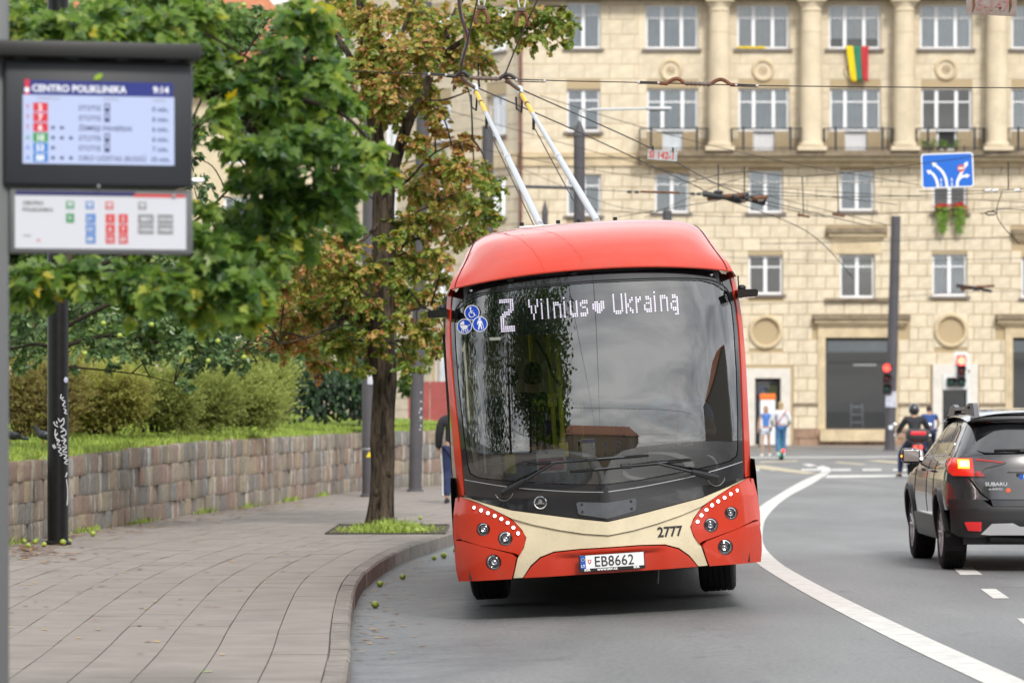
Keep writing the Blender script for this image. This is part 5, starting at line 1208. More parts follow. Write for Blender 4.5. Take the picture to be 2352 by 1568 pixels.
class Leaves:
    def __init__(s, shape): s.b = MB(); s.t = []; s.shape = shape
    def leaf(s, p, d, n, size, tone, fold=.18):
        d = d.normalized(); n = (n-d*n.dot(d)); n = n.normalized() if n.length > 1e-5 else d.orthogonal().normalized(); x = d.cross(n)
        sh = s.shape; m_ = len(sh); o = len(s.b.v)
        curl = random.uniform(-.15, .25)
        for u, v in sh:
            q = p+x*(u*size)+d*(v*size)+n*(abs(u)*fold*2*size-curl*v*v*size*.6); s.b.v.append(tuple(q))
        if m_ > 4:
            q = p+d*(.45*size)-n*(curl*.12*size); s.b.v.append(tuple(q)); c = o+m_
            for i in range(m_): s.b.f.append((o+i, o+(i+1) % m_, c)); s.t.append(tone)
        else: s.b.f.append(tuple(range(o, o+m_))); s.t.append(tone)
    def build(s, name, m, parent):
        o = s.b.build(name, m, parent, smooth=None); a = o.data.attributes.new('tone', 'FLOAT', 'FACE'); a.data.foreach_set('value', [max(0, min(1, x)) for x in s.t]); tag(o, kind='stuff'); return o
rt = random.Random(17)
def rvec(): 
    while True:
        v = Vector((rt.uniform(-1, 1), rt.uniform(-1, 1), rt.uniform(-1, 1)))
        if .05 < v.length < 1: return v.normalized()
def fill(lv, wood, c, r, ntwig, nleaf, size, tone, spread, facing=.5, droop=.35, upw=.5, twig_r=.004, depth=1.0, squash=.8):
    """one bough end: short twigs with leaves along them"""
    for k in range(ntwig):
        d = rvec(); s_ = c+Vector((d.x*r*.55, d.y*r*.55*depth, d.z*r*.5*squash))*rt.random()
        d = (d+Vector((0, 0, -droop*rt.random()))+rvec()*.4).normalized(); ln = r*rt.uniform(.35, .75); pts = []
        bt = tone+rt.gauss(0, spread*.55)
        for i in range(5):
            t = i/4; pts.append(s_+Vector((d.x, d.y*depth, d.z*squash))*ln*t+Vector((0, 0, -droop*ln*t*t*.7)))
        if wood: wood.tube(pts, [twig_r, twig_r*.9, twig_r*.7, twig_r*.5, twig_r*.3], 4, cap=False)
        for i in range(nleaf):
            t = (i+.5)/nleaf*4; j = min(int(t), 3); p = pts[j].lerp(pts[j+1], t-j); ax = (pts[j+1]-pts[j]).normalized()
            sd_ = ax.cross(Vector((0, 0, 1))); sd_ = sd_.normalized() if sd_.length > .01 else Vector((1, 0, 0))
            dd = (ax*.5+sd_*(1 if i % 2 else -1)*rt.uniform(.4, 1)+Vector((0, 0, -.45*rt.random()))+rvec()*.45)
            nn = Vector((0, 0, upw))+Vector((0, -facing, 0))+rvec()*.65
            lv.leaf(p, dd, nn, size*rt.uniform(.65, 1.15), bt+rt.gauss(0, spread))
def connect(wood, limbs, targets, r0=.02):
    for c, rad in targets:
        best = min((p for l in limbs for p in l), key=lambda p: (Vector(p)-c).length+max(0, (Vector(p).z-c.z))*.6)
        a = Vector(best); mid = a.lerp(c, .5)+Vector((rt.uniform(-.1, .1), rt.uniform(-.1, .1), .12))*(c-a).length
        wood.tube(catmull([a, mid, c], 5), [lerp(r0, r0*.3, i/10) for i in range(11)], 6, cap=False)
def densify(l, n=8): return [tuple(p) for p in catmull(l, n)]
# ---- linden on the pavement, half turned brown
YT = 50.0
lin = thing('linden_tree', 'street tree with rough dark trunk and browning autumn leaves beside the trolleybus', 'tree', tuple(W(875, 1212, YT)))
inv = Matrix.Translation(-lin.location)
trunk = [(875, 1216, .215), (873, 1195, .185), (876, 1150, .165), (879, 1080, .158), (877, 1000, .165), (880, 930, .158), (883, 870, .165), (874, 790, .185), (876, 700, .175), (881, 600, .165), (880, 500, .15), (880, 420, .15), (866, 340, .115), (856, 250, .10), (846, 160, .085), (836, 60, .07), (820, -60, .055)]
def dpts(l, Y, dy=0): return [tuple(W(a, c, Y+dy*i)) for i, (a, c, *_) in enumerate(l)]
tb = MB(); tp = catmull(dpts(trunk, YT), 7); rr_ = catmull([(t[2], 0, 0) for t in trunk], 7); nseg = 26
vs = []
for i, p in enumerate(tp):
    for k in range(nseg):
        a = 2*math.pi*k/nseg; r_ = rr_[i].x
        ridge = .10*mnoise.noise(Vector((math.cos(a)*3.2, math.sin(a)*3.2, p.z*1.1)))+.085*mnoise.noise(Vector((math.cos(a)*9, math.sin(a)*9, p.z*2.2)))
        r_ *= 1+ridge+(.35*max(0, .25-p.z)*(1+math.sin(a*5)) if p.z < .3 else 0); vs.append((p.x+r_*math.cos(a), p.y+r_*math.sin(a), p.z))
tb.add(vs, [(i*nseg+k, i*nseg+(k+1) % nseg, (i+1)*nseg+(k+1) % nseg, (i+1)*nseg+k) for i in range(len(tp)-1) for k in range(nseg)])
for p_ in ((882, 1010), (893, 1085), (865, 1130), (884, 935), (871, 1180), (892, 1195)): tb.sphere(W(p_[0], p_[1], YT-.14), .045, 10, 6, (1, .8, 1.3))
def wood_mat():
    m = mat('linden_bark', (0.10, 0.075, 0.055), rough=0.95, spec=0.15); t = m.node_tree; p = t.nodes['Principled BSDF']; co = N(t, 'ShaderNodeTexCoord')
    mp = N(t, 'ShaderNodeMapping', ins={'Scale': (15, 15, 2.6)}); L(t, co.outputs['Object'], mp.inputs[0]); vo = N(t, 'ShaderNodeTexNoise', ins={'Scale': 1.0, 'Detail': 7.0, 'Roughness': .65, 'Distortion': .8}); L(t, mp.outputs[0], vo.inputs['Vector'])
    rp = N(t, 'ShaderNodeValToRGB'); L(t, vo.outputs['Fac'], rp.inputs[0]); rp.color_ramp.elements[0].position = .36; rp.color_ramp.elements[0].color = (.016, .013, .010, 1); rp.color_ramp.elements[1].position = .66; rp.color_ramp.elements[1].color = (.135, .102, .072, 1)
    L(t, rp.outputs[0], p.inputs['Base Color']); bp = N(t, 'ShaderNodeBump', ins={'Strength': 1.0, 'Distance': .05}); L(t, vo.outputs['Fac'], bp.inputs['Height']); L(t, bp.outputs[0], p.inputs['Normal'])
wood_mat()
o = tb.build('trunk', 'linden_bark', lin, smooth=70); o.matrix_parent_inverse = inv
limbs = [densify(dpts(trunk[7:], YT), 4)]
for l, r0 in (([(885, 440), (900, 395), (938, 280), (968, 225), (1000, 140), (1050, 20), (1090, -60)], .10), ([(862, 330), (838, 200), (800, 125), (762, 60), (745, -30)], .07), ([(866, 300), (880, 200), (915, 100), (960, -20)], .06), ([(1000, 140), (1060, 95), (1130, 60), (1220, 20), (1300, 15)], .04),
              ([(878, 560), (940, 500), (1010, 460), (1090, 430)], .03), ([(880, 640), (930, 560), (1010, 540), (1110, 505)], .03), ([(875, 700), (800, 650), (700, 640), (600, 690)], .035), ([(874, 760), (800, 730), (720, 770), (640, 790)], .03), ([(880, 500), (820, 560), (740, 570), (690, 560)], .03), ([(885, 760), (930, 720), (990, 700)], .025), ([(960, 230), (1020, 230), (1100, 200)], .025), ([(885, 430), (930, 420), (1000, 350), (1085, 320)], .025)):
    dy = rt.uniform(-.45, .35); P = densify(dpts(l, YT, dy), 5); limbs.append(P)
    b = MB().tube(P, [lerp(r0, r0*.25, i/(len(P)-1)) for i in range(len(P))], 9, cap=False); o = b.build('limb', 'linden_bark', lin, smooth=60); o.matrix_parent_inverse = inv
LC = [(700, 60, 45, .5), (790, 20, 60, .55), (860, 40, 70, .6), (940, 30, 70, .6), (1010, 60, 60, .55), (1080, 60, 60, .5), (1150, 60, 60, .5), (1215, 80, 50, .42), (1270, 40, 50, .4), (1310, 60, 32, .4), (1285, 100, 24, .36), (1190, 30, 50, .5), (1100, 20, 50, .55), (880, 110, 70, .6), (960, 120, 70, .58), (1030, 120, 60, .6), (1100, 130, 45, .6), (900, 190, 70, .58), (820, 150, 60, .55), (960, 200, 50, .55), (1050, 160, 40, .62), (1000, 250, 40, .62), (905, 260, 45, .5), (820, 230, 45, .55),
 (960, 330, 45, .62), (1010, 300, 34, .68), (1050, 325, 36, .72), (1085, 312, 26, .75), (1000, 380, 55, .66), (1060, 390, 50, .62), (1105, 400, 45, .5), (1130, 430, 32, .35), (950, 430, 55, .55), (1030, 450, 60, .6), (1090, 470, 50, .45), (1135, 500, 26, .4), (1000, 500, 60, .6), (940, 520, 60, .5), (1060, 530, 50, .55), (1110, 525, 36, .55), (780, 560, 60, .6), (700, 580, 60, .62), (720, 640, 70, .55), (800, 640, 70, .48), (650, 650, 50, .6), (900, 600, 55, .42), (960, 600, 70, .5), (1010, 585, 40, .55), (910, 680, 55, .45), (980, 680, 45, .55), (1010, 640, 30, .5), (820, 700, 60, .4), (740, 710, 60, .5), (660, 720, 60, .66), (600, 700, 40, .72), (580, 740, 35, .78), (700, 770, 60, .66), (780, 780, 60, .45), (640, 790, 45, .72), (840, 800, 40, .5), (960, 760, 50, .5), (1000, 800, 32, .6), (935, 805, 40, .42), (740, 835, 36, .62), (820, 845, 28, .5), (1000, 720, 36, .55), (940, 850, 30, .25), (1020, 760, 20, .6), (560, 795, 22, .75), (690, 530, 40, .5), (840, 620, 40, .45), (620, 590, 35, .55), (760, 480, 35, .5), (770, 400, 30, .5)]
LF = [(895, 545, 34, .45), (850, 690, 40, .5), (905, 735, 38, .5), (852, 765, 34, .55), (862, 610, 36, .48), (880, 250, 36, .55), (850, 120, 40, .55), (905, 640, 32, .4), (880, 815, 24, .5), (860, 180, 34, .5)]
lv = Leaves(HEART); tw = MB(); tg = []
for q_, (dx, dy, r_, tn_) in enumerate(LC+LF):
    Y = YT+(rt.uniform(-1.6, 1.4) if q_ < len(LC) else rt.uniform(-1.3, -.6)); c = W(dx, dy, Y); R_ = r_*Y/F; tg.append((c, R_))
    a = (r_/50)**2
    fill(lv, tw, c, R_*1.2, max(7, int(36*a)), 12, .074, tn_-.12, .17, facing=.35, droop=.4, upw=.5, twig_r=.005, depth=1.3)
connect(tw, limbs, tg, .016)
o = lv.build('crown', 'linden_leaf', lin); o.matrix_parent_inverse = inv
o = tw.build('twigs', 'bark_dark', lin); tag(o, kind='stuff'); o.matrix_parent_inverse = inv
# ---- maple boughs overhanging from the left, close to the camera
YM = 18.0
map_ = thing('maple_tree', 'green maple whose lobed leaves overhang the top left, nearest and blurred', 'tree', (-5.6, 17.5, SW)); inv = Matrix.Translation(-map_.location)
MB().tube([(-5.6, 17.5, 0), (-5.5, 17.6, 1.2), (-5.4, 17.7, 3.0), (-5.3, 17.8, 6)], [.26, .2, .18, .14], 14).build('trunk', 'bark', map_, smooth=60).matrix_parent_inverse = inv
limbs = []
for l, r0 in (([(-1300, 300), (-600, 180), (-100, 120), (200, 110), (450, 130), (640, 170)], .02), ([(-1300, 400), (-500, 250), (0, 220), (430, 215), (560, 290), (640, 400), (700, 470)], .018), ([(-1300, 500), (-400, 620), (0, 610), (250, 620), (480, 650), (600, 680)], .014), ([(430, 215), (620, 215), (780, 260), (850, 330)], .02), ([(560, 290), (720, 380), (850, 400)], .018), ([(640, 170), (720, 100), (760, 40)], .018), ([(435, 205), (520, 240), (590, 300)], .016)):
    P = densify([tuple(W(a, c, YM+rt.uniform(-.2, .2))) for a, c in l], 6); limbs.append(P)
    MB().tube(P, [lerp(r0, r0*.25, i/(len(P)-1)) for i in range(len(P))], 8, cap=False).build('limb', 'bark_dark', map_, smooth=60).matrix_parent_inverse = inv
MC = [(40, 40, 85), (150, 55, 85), (270, 45, 85), (370, 70, 80), (450, 30, 60), (480, 110, 60), (700, 40, 80), (640, 110, 60), (720, 140, 80), (560, 180, 70), (640, 190, 75), (520, 250, 55), (610, 250, 85), (710, 245, 95), (790, 225, 50), (800, 310, 65), (700, 340, 105), (815, 395, 65), (865, 400, 34), (610, 330, 75), (760, 445, 85), (650, 440, 85), (560, 400, 40), (560, 545, 85), (670, 525, 80), (780, 515, 45), (480, 560, 70), (470, 640, 85), (380, 645, 75), (560, 640, 80), (615, 620, 55), (280, 640, 70), (180, 630, 70), (80, 640, 70), (500, 715, 55), (585, 705, 50), (330, 690, 45), (440, 700, 45), (620, 560, 60), (470, 470, 30), (120, 690, 30), (450, 180, 30), (760, 180, 50), (590, 490, 50), (540, 330, 35), (860, 340, 25)]
lv = Leaves(MAPLE); tw = MB(); tg = []
for dx, dy, r_ in MC:
    Y = YM+rt.uniform(-.8, .8); c = W(dx, dy, Y); R_ = r_*Y/F; tg.append((c, R_)); a = (r_/70)**2
    fill(lv, tw, c, R_*1.12, max(6, int(27*a)), 7, .078, rt.choice((.25, .38, .5, .42)), .21, facing=.45, droop=.5, upw=.75, twig_r=.0025, depth=1.5)
connect(tw, limbs, tg, .008)
lv.build('crown', 'maple_leaf', map_).matrix_parent_inverse = inv; o = tw.build('twigs', 'bark_dark', map_); tag(o, kind='stuff'); o.matrix_parent_inverse = inv
# ---- apple tree on the lawn
YA = 48.5
ap = thing('apple_tree', 'apple tree with dark oval leaves and green fruit over the granite wall', 'tree', (W(118, 1000, YA).x, YA, 1.1)); inv = Matrix.Translation(-ap.location)
trk = [(128, 1050, .10), (126, 960, .09), (128, 860, .08), (134, 760, .075), (145, 640, .07), (180, 500, .06), (260, 380, .045), (340, 250, .03)]
MB().tube(catmull([tuple(W(a, c, YA)) for a, c, _ in trk], 5), [p.x for p in catmull([(t[2], 0, 0) for t in trk], 5)], 12).build('trunk', 'bark', ap, smooth=60).matrix_parent_inverse = inv
limbs = [densify([tuple(W(a, c, YA)) for a, c, _ in trk[2:]], 4)]
for l, r0 in (([(130, 800), (250, 770), (380, 790), (520, 820), (590, 830)], .035), ([(134, 760), (280, 690), (420, 700), (540, 760), (620, 790)], .03), ([(150, 640), (300, 580), (430, 520), (520, 440), (560, 380)], .035), ([(130, 800), (80, 790), (20, 800), (-60, 780)], .03), ([(180, 500), (330, 400), (470, 270), (560, 130), (620, 40)], .035), ([(128, 840), (240, 850), (330, 862), (400, 880)], .014)):
    P = densify([tuple(W(a, c, YA+rt.uniform(-.3, .3))) for a, c in l], 6); limbs.append(P)
    MB().tube(P, [lerp(r0, r0*.25, i/(len(P)-1)) for i in range(len(P))], 8, cap=False).build('limb', 'bark_dark', ap, smooth=60).matrix_parent_inverse = inv
AC = [(50, 720, 60), (50, 780, 50), (130, 740, 60), (200, 700, 70), (220, 780, 55), (300, 730, 70), (300, 790, 45), (380, 720, 70), (400, 790, 55), (460, 760, 60), (480, 815, 45), (520, 795, 48), (540, 845, 32), (440, 845, 32), (430, 880, 22), (565, 825, 26), (595, 790, 22), (350, 825, 22), (110, 815, 40), (50, 835, 34), (455, 420, 42), (480, 480, 42), (450, 560, 60), (500, 320, 36), (560, 480, 40), (520, 280, 36), (440, 360, 26), (300, 640, 60), (200, 620, 60), (100, 640, 60), (540, 120, 36), (605, 30, 36), (640, 60, 26), (470, 640, 60), (540, 600, 60), (400, 620, 60), (560, 720, 50), (620, 810, 18), (260, 845, 16), (160, 850, 18), (500, 690, 50), (550, 770, 36)]
lv = Leaves(OVAL); tw = MB(); tg = []
for dx, dy, r_ in AC:
    Y = YA+rt.uniform(-1.0, 1.2); c = W(dx, dy, Y); R_ = r_*Y/F; tg.append((c, R_)); a = (r_/50)**2
    fill(lv, tw, c, R_*1.12, max(5, int(20*a)), 9, .095, rt.choice((.35, .45, .55)), .20, facing=.4, droop=.4, upw=.6, twig_r=.004, depth=1.3)
connect(tw, limbs, tg, .012)
lv.build('crown', 'apple_leaf', ap).matrix_parent_inverse = inv; o = tw.build('twigs', 'bark_dark', ap); tag(o, kind='stuff'); o.matrix_parent_inverse = inv
ame = MB().sphere((0, 0, 0), .036, 14, 9, (1, 1, .9)).mesh('apple', 'apple_green', 179)
for dx, dy in ((305, 703), (195, 811), (468, 768), (500, 783), (478, 828), (745, 820), (462, 308), (523, 390), (447, 520), (640, 12), (238, 742), (348, 745), (85, 700), (415, 735), (275, 770), (565, 505)):
    o = link('apple', ame, ap); o.matrix_parent_inverse = inv; o.location = W(min(dx, 560), dy, YA-1.0)
# ---- background trees on the raised ground
def far_tree(label, dx, Y, base_y, cl, n, size, tone, trunk_r=.2, leaf='far_leaf'):
    bs = W(dx, base_y, Y); t_ = thing('park_tree', label, 'tree', tuple(bs)); inv = Matrix.Translation(-t_.location)
    top = W(dx+10, cl[0][1], Y); P = densify([tuple(bs), tuple(bs.lerp(top, .35)+Vector((.1, 0, 0))), tuple(bs.lerp(top, .7)), tuple(top)], 4)
    MB().tube(P, [lerp(trunk_r, trunk_r*.3, i/(len(P)-1)) for i in range(len(P))], 10).build('trunk', 'bark', t_, smooth=60).matrix_parent_inverse = inv
    lv = Leaves(QUAD); tw = MB(); tg = []
    for x, y, r_ in cl:
        c = W(x, y, Y+rt.uniform(-1.5, 1.5)); R_ = r_*Y/F; tg.append((c, R_))
        for k in range(int(n*(r_/100)**2)):
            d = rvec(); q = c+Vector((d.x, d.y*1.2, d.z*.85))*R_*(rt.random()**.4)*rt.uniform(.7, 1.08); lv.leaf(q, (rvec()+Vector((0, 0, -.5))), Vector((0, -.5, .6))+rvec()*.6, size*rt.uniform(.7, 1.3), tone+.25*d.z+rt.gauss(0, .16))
    connect(tw, [P], tg, .05); lv.build('crown', leaf, t_).matrix_parent_inverse = inv; o = tw.build('branches', 'bark_dark', t_); o.matrix_parent_inverse = inv
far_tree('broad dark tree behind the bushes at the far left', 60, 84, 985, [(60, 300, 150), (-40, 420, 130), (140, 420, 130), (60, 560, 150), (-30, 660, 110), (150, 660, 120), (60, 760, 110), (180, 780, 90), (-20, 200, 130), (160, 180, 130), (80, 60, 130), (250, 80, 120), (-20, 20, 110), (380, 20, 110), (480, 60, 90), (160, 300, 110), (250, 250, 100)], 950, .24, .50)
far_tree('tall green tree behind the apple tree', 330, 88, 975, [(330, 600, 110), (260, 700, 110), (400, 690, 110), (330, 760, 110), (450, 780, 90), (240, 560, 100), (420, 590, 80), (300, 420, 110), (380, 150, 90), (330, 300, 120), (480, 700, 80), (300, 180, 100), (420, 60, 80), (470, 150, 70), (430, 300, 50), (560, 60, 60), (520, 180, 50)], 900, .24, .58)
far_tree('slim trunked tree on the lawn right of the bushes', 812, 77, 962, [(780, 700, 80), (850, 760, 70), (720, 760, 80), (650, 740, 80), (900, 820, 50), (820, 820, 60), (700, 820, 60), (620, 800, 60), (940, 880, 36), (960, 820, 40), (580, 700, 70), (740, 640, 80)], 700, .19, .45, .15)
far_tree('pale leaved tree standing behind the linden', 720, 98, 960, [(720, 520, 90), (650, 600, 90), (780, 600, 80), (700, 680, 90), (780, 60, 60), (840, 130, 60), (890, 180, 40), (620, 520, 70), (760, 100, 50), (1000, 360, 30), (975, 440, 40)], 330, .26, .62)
# ---- shrubs along the lawn
def bush(label, dx, base_y, Y, hw_, hh_, m_, n, tone):
    bs = W(dx, base_y, Y); t_ = thing('juniper_bush', label, 'bush', tuple(bs)); a = hw_*Y/F; h = hh_*Y/F; lv = Leaves(QUAD); wd = MB()
    lobes = [(Vector((rt.uniform(-.7, .7)*a, rt.uniform(-.5, .5)*a, rt.uniform(.25, .8)*h)), rt.uniform(.24, .42)*min(a, h*.8)) for _ in range(20)]
    for k in range(n):
        c, r_ = rt.choice(lobes); d = rvec(); d.y = -abs(d.y) if rt.random() < .6 else d.y; q = c+d*r_*rt.uniform(.5, 1.0)
        if q.z < .02: q.z = rt.uniform(.02, .2)
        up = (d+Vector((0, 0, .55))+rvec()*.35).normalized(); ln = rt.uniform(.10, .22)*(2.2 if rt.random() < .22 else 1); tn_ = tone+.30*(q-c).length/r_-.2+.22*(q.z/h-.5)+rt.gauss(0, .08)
        for j in range(10):
            p = q+up*ln*j/10; lv.leaf(p, up*.8+rvec()*.75, rvec(), rt.uniform(.036, .062), tn_+.02*j, 0)
    for k in range(26):
        a_ = rt.uniform(-1, 1); e = Vector((a_*a*.9, rt.uniform(-.6, .2)*a*.5, rt.uniform(.3, .9)*h)); wd.tube([(a_*.2, 0, 0), tuple(e*.5+Vector((0, 0, .1))), tuple(e)], [.014, .009, .003], 4, cap=False)
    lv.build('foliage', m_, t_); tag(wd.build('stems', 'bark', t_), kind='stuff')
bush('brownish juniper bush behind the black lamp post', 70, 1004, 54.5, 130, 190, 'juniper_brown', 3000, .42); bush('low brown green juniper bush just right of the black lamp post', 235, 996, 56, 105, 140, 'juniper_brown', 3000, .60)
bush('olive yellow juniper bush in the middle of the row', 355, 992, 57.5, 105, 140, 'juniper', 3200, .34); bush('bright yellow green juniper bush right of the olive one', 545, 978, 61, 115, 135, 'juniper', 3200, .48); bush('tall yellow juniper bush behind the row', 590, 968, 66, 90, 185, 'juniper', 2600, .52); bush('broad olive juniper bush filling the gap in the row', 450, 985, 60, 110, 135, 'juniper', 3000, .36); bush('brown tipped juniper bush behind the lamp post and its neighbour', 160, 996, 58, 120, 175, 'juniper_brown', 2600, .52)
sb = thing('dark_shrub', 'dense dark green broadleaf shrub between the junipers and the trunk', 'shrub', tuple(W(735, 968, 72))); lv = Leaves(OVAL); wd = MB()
for k in range(2400):
    t = rt.random(); d = rvec(); x = rt.choice((-.75, -.3, .15, .6, .95)); c = Vector((x, rt.uniform(-.3, .3), rt.uniform(.35, 1.05))); q = c+d*rt.uniform(.2, .42)
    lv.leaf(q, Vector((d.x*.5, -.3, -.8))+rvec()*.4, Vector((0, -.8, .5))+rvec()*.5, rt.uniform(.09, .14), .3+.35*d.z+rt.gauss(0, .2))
for k in range(12): wd.tube([(rt.uniform(-.4, .4), 0, 0), (rt.uniform(-1, 1), rt.uniform(-.2, .2), rt.uniform(.6, 1.2))], [.02, .008], 5, cap=False)
lv.build('foliage', 'shrub_leaf', sb); tag(wd.build('stems', 'bark_dark', sb), kind='stuff')
# ------------------------------------------------------------------ dark grey estate car on the right
mat('car_paint', (0.088, 0.085, 0.086), rough=0.17, metal=0.75, coat=1.0, coat_rough=.02)
mat('car_cladding', (0.020, 0.020, 0.021), rough=0.42, spec=0.5)
mat('car_glass', (0.010, 0.011, 0.012), rough=0.02, spec=0.9, coat=1.0)
mat('rail_grey', (0.13, 0.135, 0.15), rough=0.4)
mat('silver_trim', (0.66, 0.67, 0.69), rough=0.38, metal=0.35)
mat('lamp_red_dark', (0.42, 0.012, 0.010), rough=0.08, coat=1.0)
mat('lamp_amber_lit', (0.9, 0.4, 0.02), emit=(1.0, 0.38, 0.02), estr=1.6); mat('lamp_amber_core', (1, .8, .3), emit=(1.0, 0.75, 0.25), estr=5.0)
mat('lamp_red_glow', (0.5, .018, .01), rough=.1, emit=(1.0, 0.03, 0.01), estr=.22, coat=1)
mat('lamp_smoke', (0.06, 0.05, 0.05), rough=0.06, coat=1.0)
mat('reflector_red', (0.55, 0.02, 0.02), rough=0.15, coat=1, emit=(1, .02, .02), estr=.15)
mat('orange_print', (0.8, 0.12, 0.03), rough=.5)
car = thing('estate_car', 'dark grey estate car with lit amber indicator, cut by the right edge', 'car', (5.32, 37.1, 0))
WZ = [(.25, .85), (.34, .885), (.5, .915), (.72, .937), (.9, .930), (1.0, .915), (1.07, .892), (1.14, .862), (1.3, .785), (1.48, .690), (1.56, .630), (1.62, .55)]
YRZ = [(.25, .12), (.36, .05), (.5, .0), (.64, .0), (.74, .022), (.86, .045), (1.0, .075), (1.10, .10), (1.16, .125), (1.2, .145), (1.3, .24), (1.5, .455), (1.54, .44), (1.6, .47), (1.64, .62)]
YFZ = [(.3, 4.78), (.5, 4.86), (.7, 4.85), (.85, 4.75), (.95, 4.45), (1.02, 3.9), (1.08, 3.62), (1.2, 3.40), (1.4, 3.0), (1.5, 2.7), (1.6, 2.2), (1.64, 1.9)]
def halfw(y, z):
    w_ = interp(WZ, z); yr_ = interp(YRZ, z); d = y-yr_; yc = .62; n = 3.4
    k = 1.0
    if d < yc: k = max(0.0, 1-((yc-max(d, 0))/yc)**n)**(1/n)
    e = interp(YFZ, z)-y; yc2 = .9
    if e < yc2: k *= max(0.0, 1-((yc2-max(e, 0))/yc2)**2.6)**(1/2.6)
    return w_*k
def rear_y(x, z):
    a = min(.9999, abs(x)/interp(WZ, z)); yc = .62; n = 3.4
    return interp(YRZ, z)+yc*(1-(1-a**n)**(1/n))
def fsL(y, z): return (-halfw(y, z), y, z)
def fsR(y, z): return (halfw(-y, z), -y, z)      # surface coordinate runs the other way so that normals point out
def fre(x, z): return (x, rear_y(x, z), z)
WR, WY = .362, (.97, 3.715)
def arch(cy, r, z0, n=14):
    a0 = math.asin((z0-WR)/r) if abs(z0-WR) < r else 0
    return [(cy+r*math.cos(t), WR+r*math.sin(t)) for t in [lerp(a0, math.pi-a0, i/n) for i in range(n+1)]]
def arc_low(cy, r, z0):   # from front foot over the top to the rear foot
    return arch(cy, r, z0)
for S_ in (-1, 1):
    f = fsL if S_ < 0 else fsR
    def T(poly):
        # for the left side the outward normal needs decreasing y
        return poly if S_ < 0 else [(-y, z) for y, z in reversed(poly)]
    def oriented(name, poly, m_, off, thick=.02, cell=.06):
        o = patch(name, T(poly), f, m_, car, off=0, thick=0, cell=cell)
        return o
    # body side: sill line to belt, cut round the wheels; u runs rearward->forward so flip the map on the left
    def fL(u, v): return fsL(-u, v)
    g = fL if S_ < 0 else (lambda u, v: (halfw(u, v), u, v))
    sg = -1 if S_ < 0 else 1
    def Q(poly): return [(sg*y, z) for y, z in poly] if sg > 0 else [(-y, z) for y, z in reversed(poly)]
    side = [(.34, .62), (.50, .62)]+list(reversed(arch(WY[0], .445, .62)))+[(1.50, .52), (3.15, .52)]+list(reversed(arch(WY[1], .445, .52)))+[(4.25, .52), (4.60, .60), (4.62, .80), (4.35, .93), (3.7, 1.03), (3.55, 1.085), (1.9, 1.105), (.95, 1.13), (.40, 1.15), (.20, 1.14), (.22, .80)]
    # arch() runs front foot -> rear foot; reversed gives rear -> front
    patch('body_side', Q(side), g, 'car_paint', car, off=0, thick=.02, cell=.055)
    cab = [(.20, 1.142), (.40, 1.152), (.95, 1.132), (1.9, 1.107), (3.53, 1.088), (3.22, 1.26), (2.9, 1.42), (2.55, 1.535), (1.6, 1.575), (.75, 1.56), (.52, 1.535), (.47, 1.48), (.30, 1.30)]
    patch('cabin_side', Q(cab), g, 'car_paint', car, off=0, thick=.02, cell=.05)
    for nm, wp in (('front_window', [(2.02, 1.135), (3.36, 1.115), (3.12, 1.26), (2.84, 1.39), (2.50, 1.485), (2.06, 1.500)]), ('rear_door_window', [(1.16, 1.155), (1.96, 1.137), (2.00, 1.501), (1.42, 1.495), (1.30, 1.46)]), ('quarter_window', [(.70, 1.185), (1.08, 1.160), (1.24, 1.47), (1.05, 1.475), (.86, 1.43), (.72, 1.30)])):
        patch(nm, Q(wp), g, 'car_glass', car, off=.004, thick=.006, cell=.06)
    for nm, wp in (('pillar_trim', [(1.97, 1.137), (2.02, 1.136), (2.055, 1.50), (2.005, 1.501)]), ('pillar_trim', [(1.09, 1.160), (1.155, 1.156), (1.295, 1.465), (1.25, 1.472)])):
        patch(nm, Q(wp), g, 'bus_black', car, off=.006, thick=.006, cell=.06)
    b = MB()
    for a0, a1 in (((.70, 1.178), (3.37, 1.105)),):
        b.tube([Vector(fsL(lerp(a0[0], a1[0], i/20), lerp(a0[1], a1[1], i/20)))*1.0+Vector((-.004, 0, 0)) if S_ < 0 else Vector((halfw(lerp(a0[0], a1[0], i/20), lerp(a0[1], a1[1], i/20))+.004, lerp(a0[0], a1[0], i/20), lerp(a0[1], a1[1], i/20))) for i in range(21)], .009, 6)
    b.build('window_moulding', 'silver_trim' if False else 'bus_black', car)
    # door joints and handles
    for yj in (1.42, 2.05, 3.18):
        MB().tube([(S_*(halfw(yj, z)+.0005), yj-(.10*(z-.55) if yj > 3 else -.05*(z-.55)), z) for z in [lerp(.56, 1.10, i/10) for i in range(11)]], .004, 4).build('door_joint', 'black_rubber', car)
    for yj in (1.62, 2.55):
        z = .995; MB().tube([(S_*(halfw(yj, z)+.012), yj-.10, z), (S_*(halfw(yj, z)+.035), yj-.06, z+.004), (S_*(halfw(yj, z)+.035), yj+.06, z+.004), (S_*(halfw(yj, z)+.012), yj+.10, z)], .014, 6).build('door_handle', 'chrome', car, smooth=60)
    # black cladding: sill and arches
    sill = [(1.44, .30), (3.24, .30), (3.24, .52), (3.17, .535), (1.50, .535), (1.40, .50)]
    patch('sill_cladding', Q(sill), g, 'car_cladding', car, off=.020, thick=.03, cell=.08)
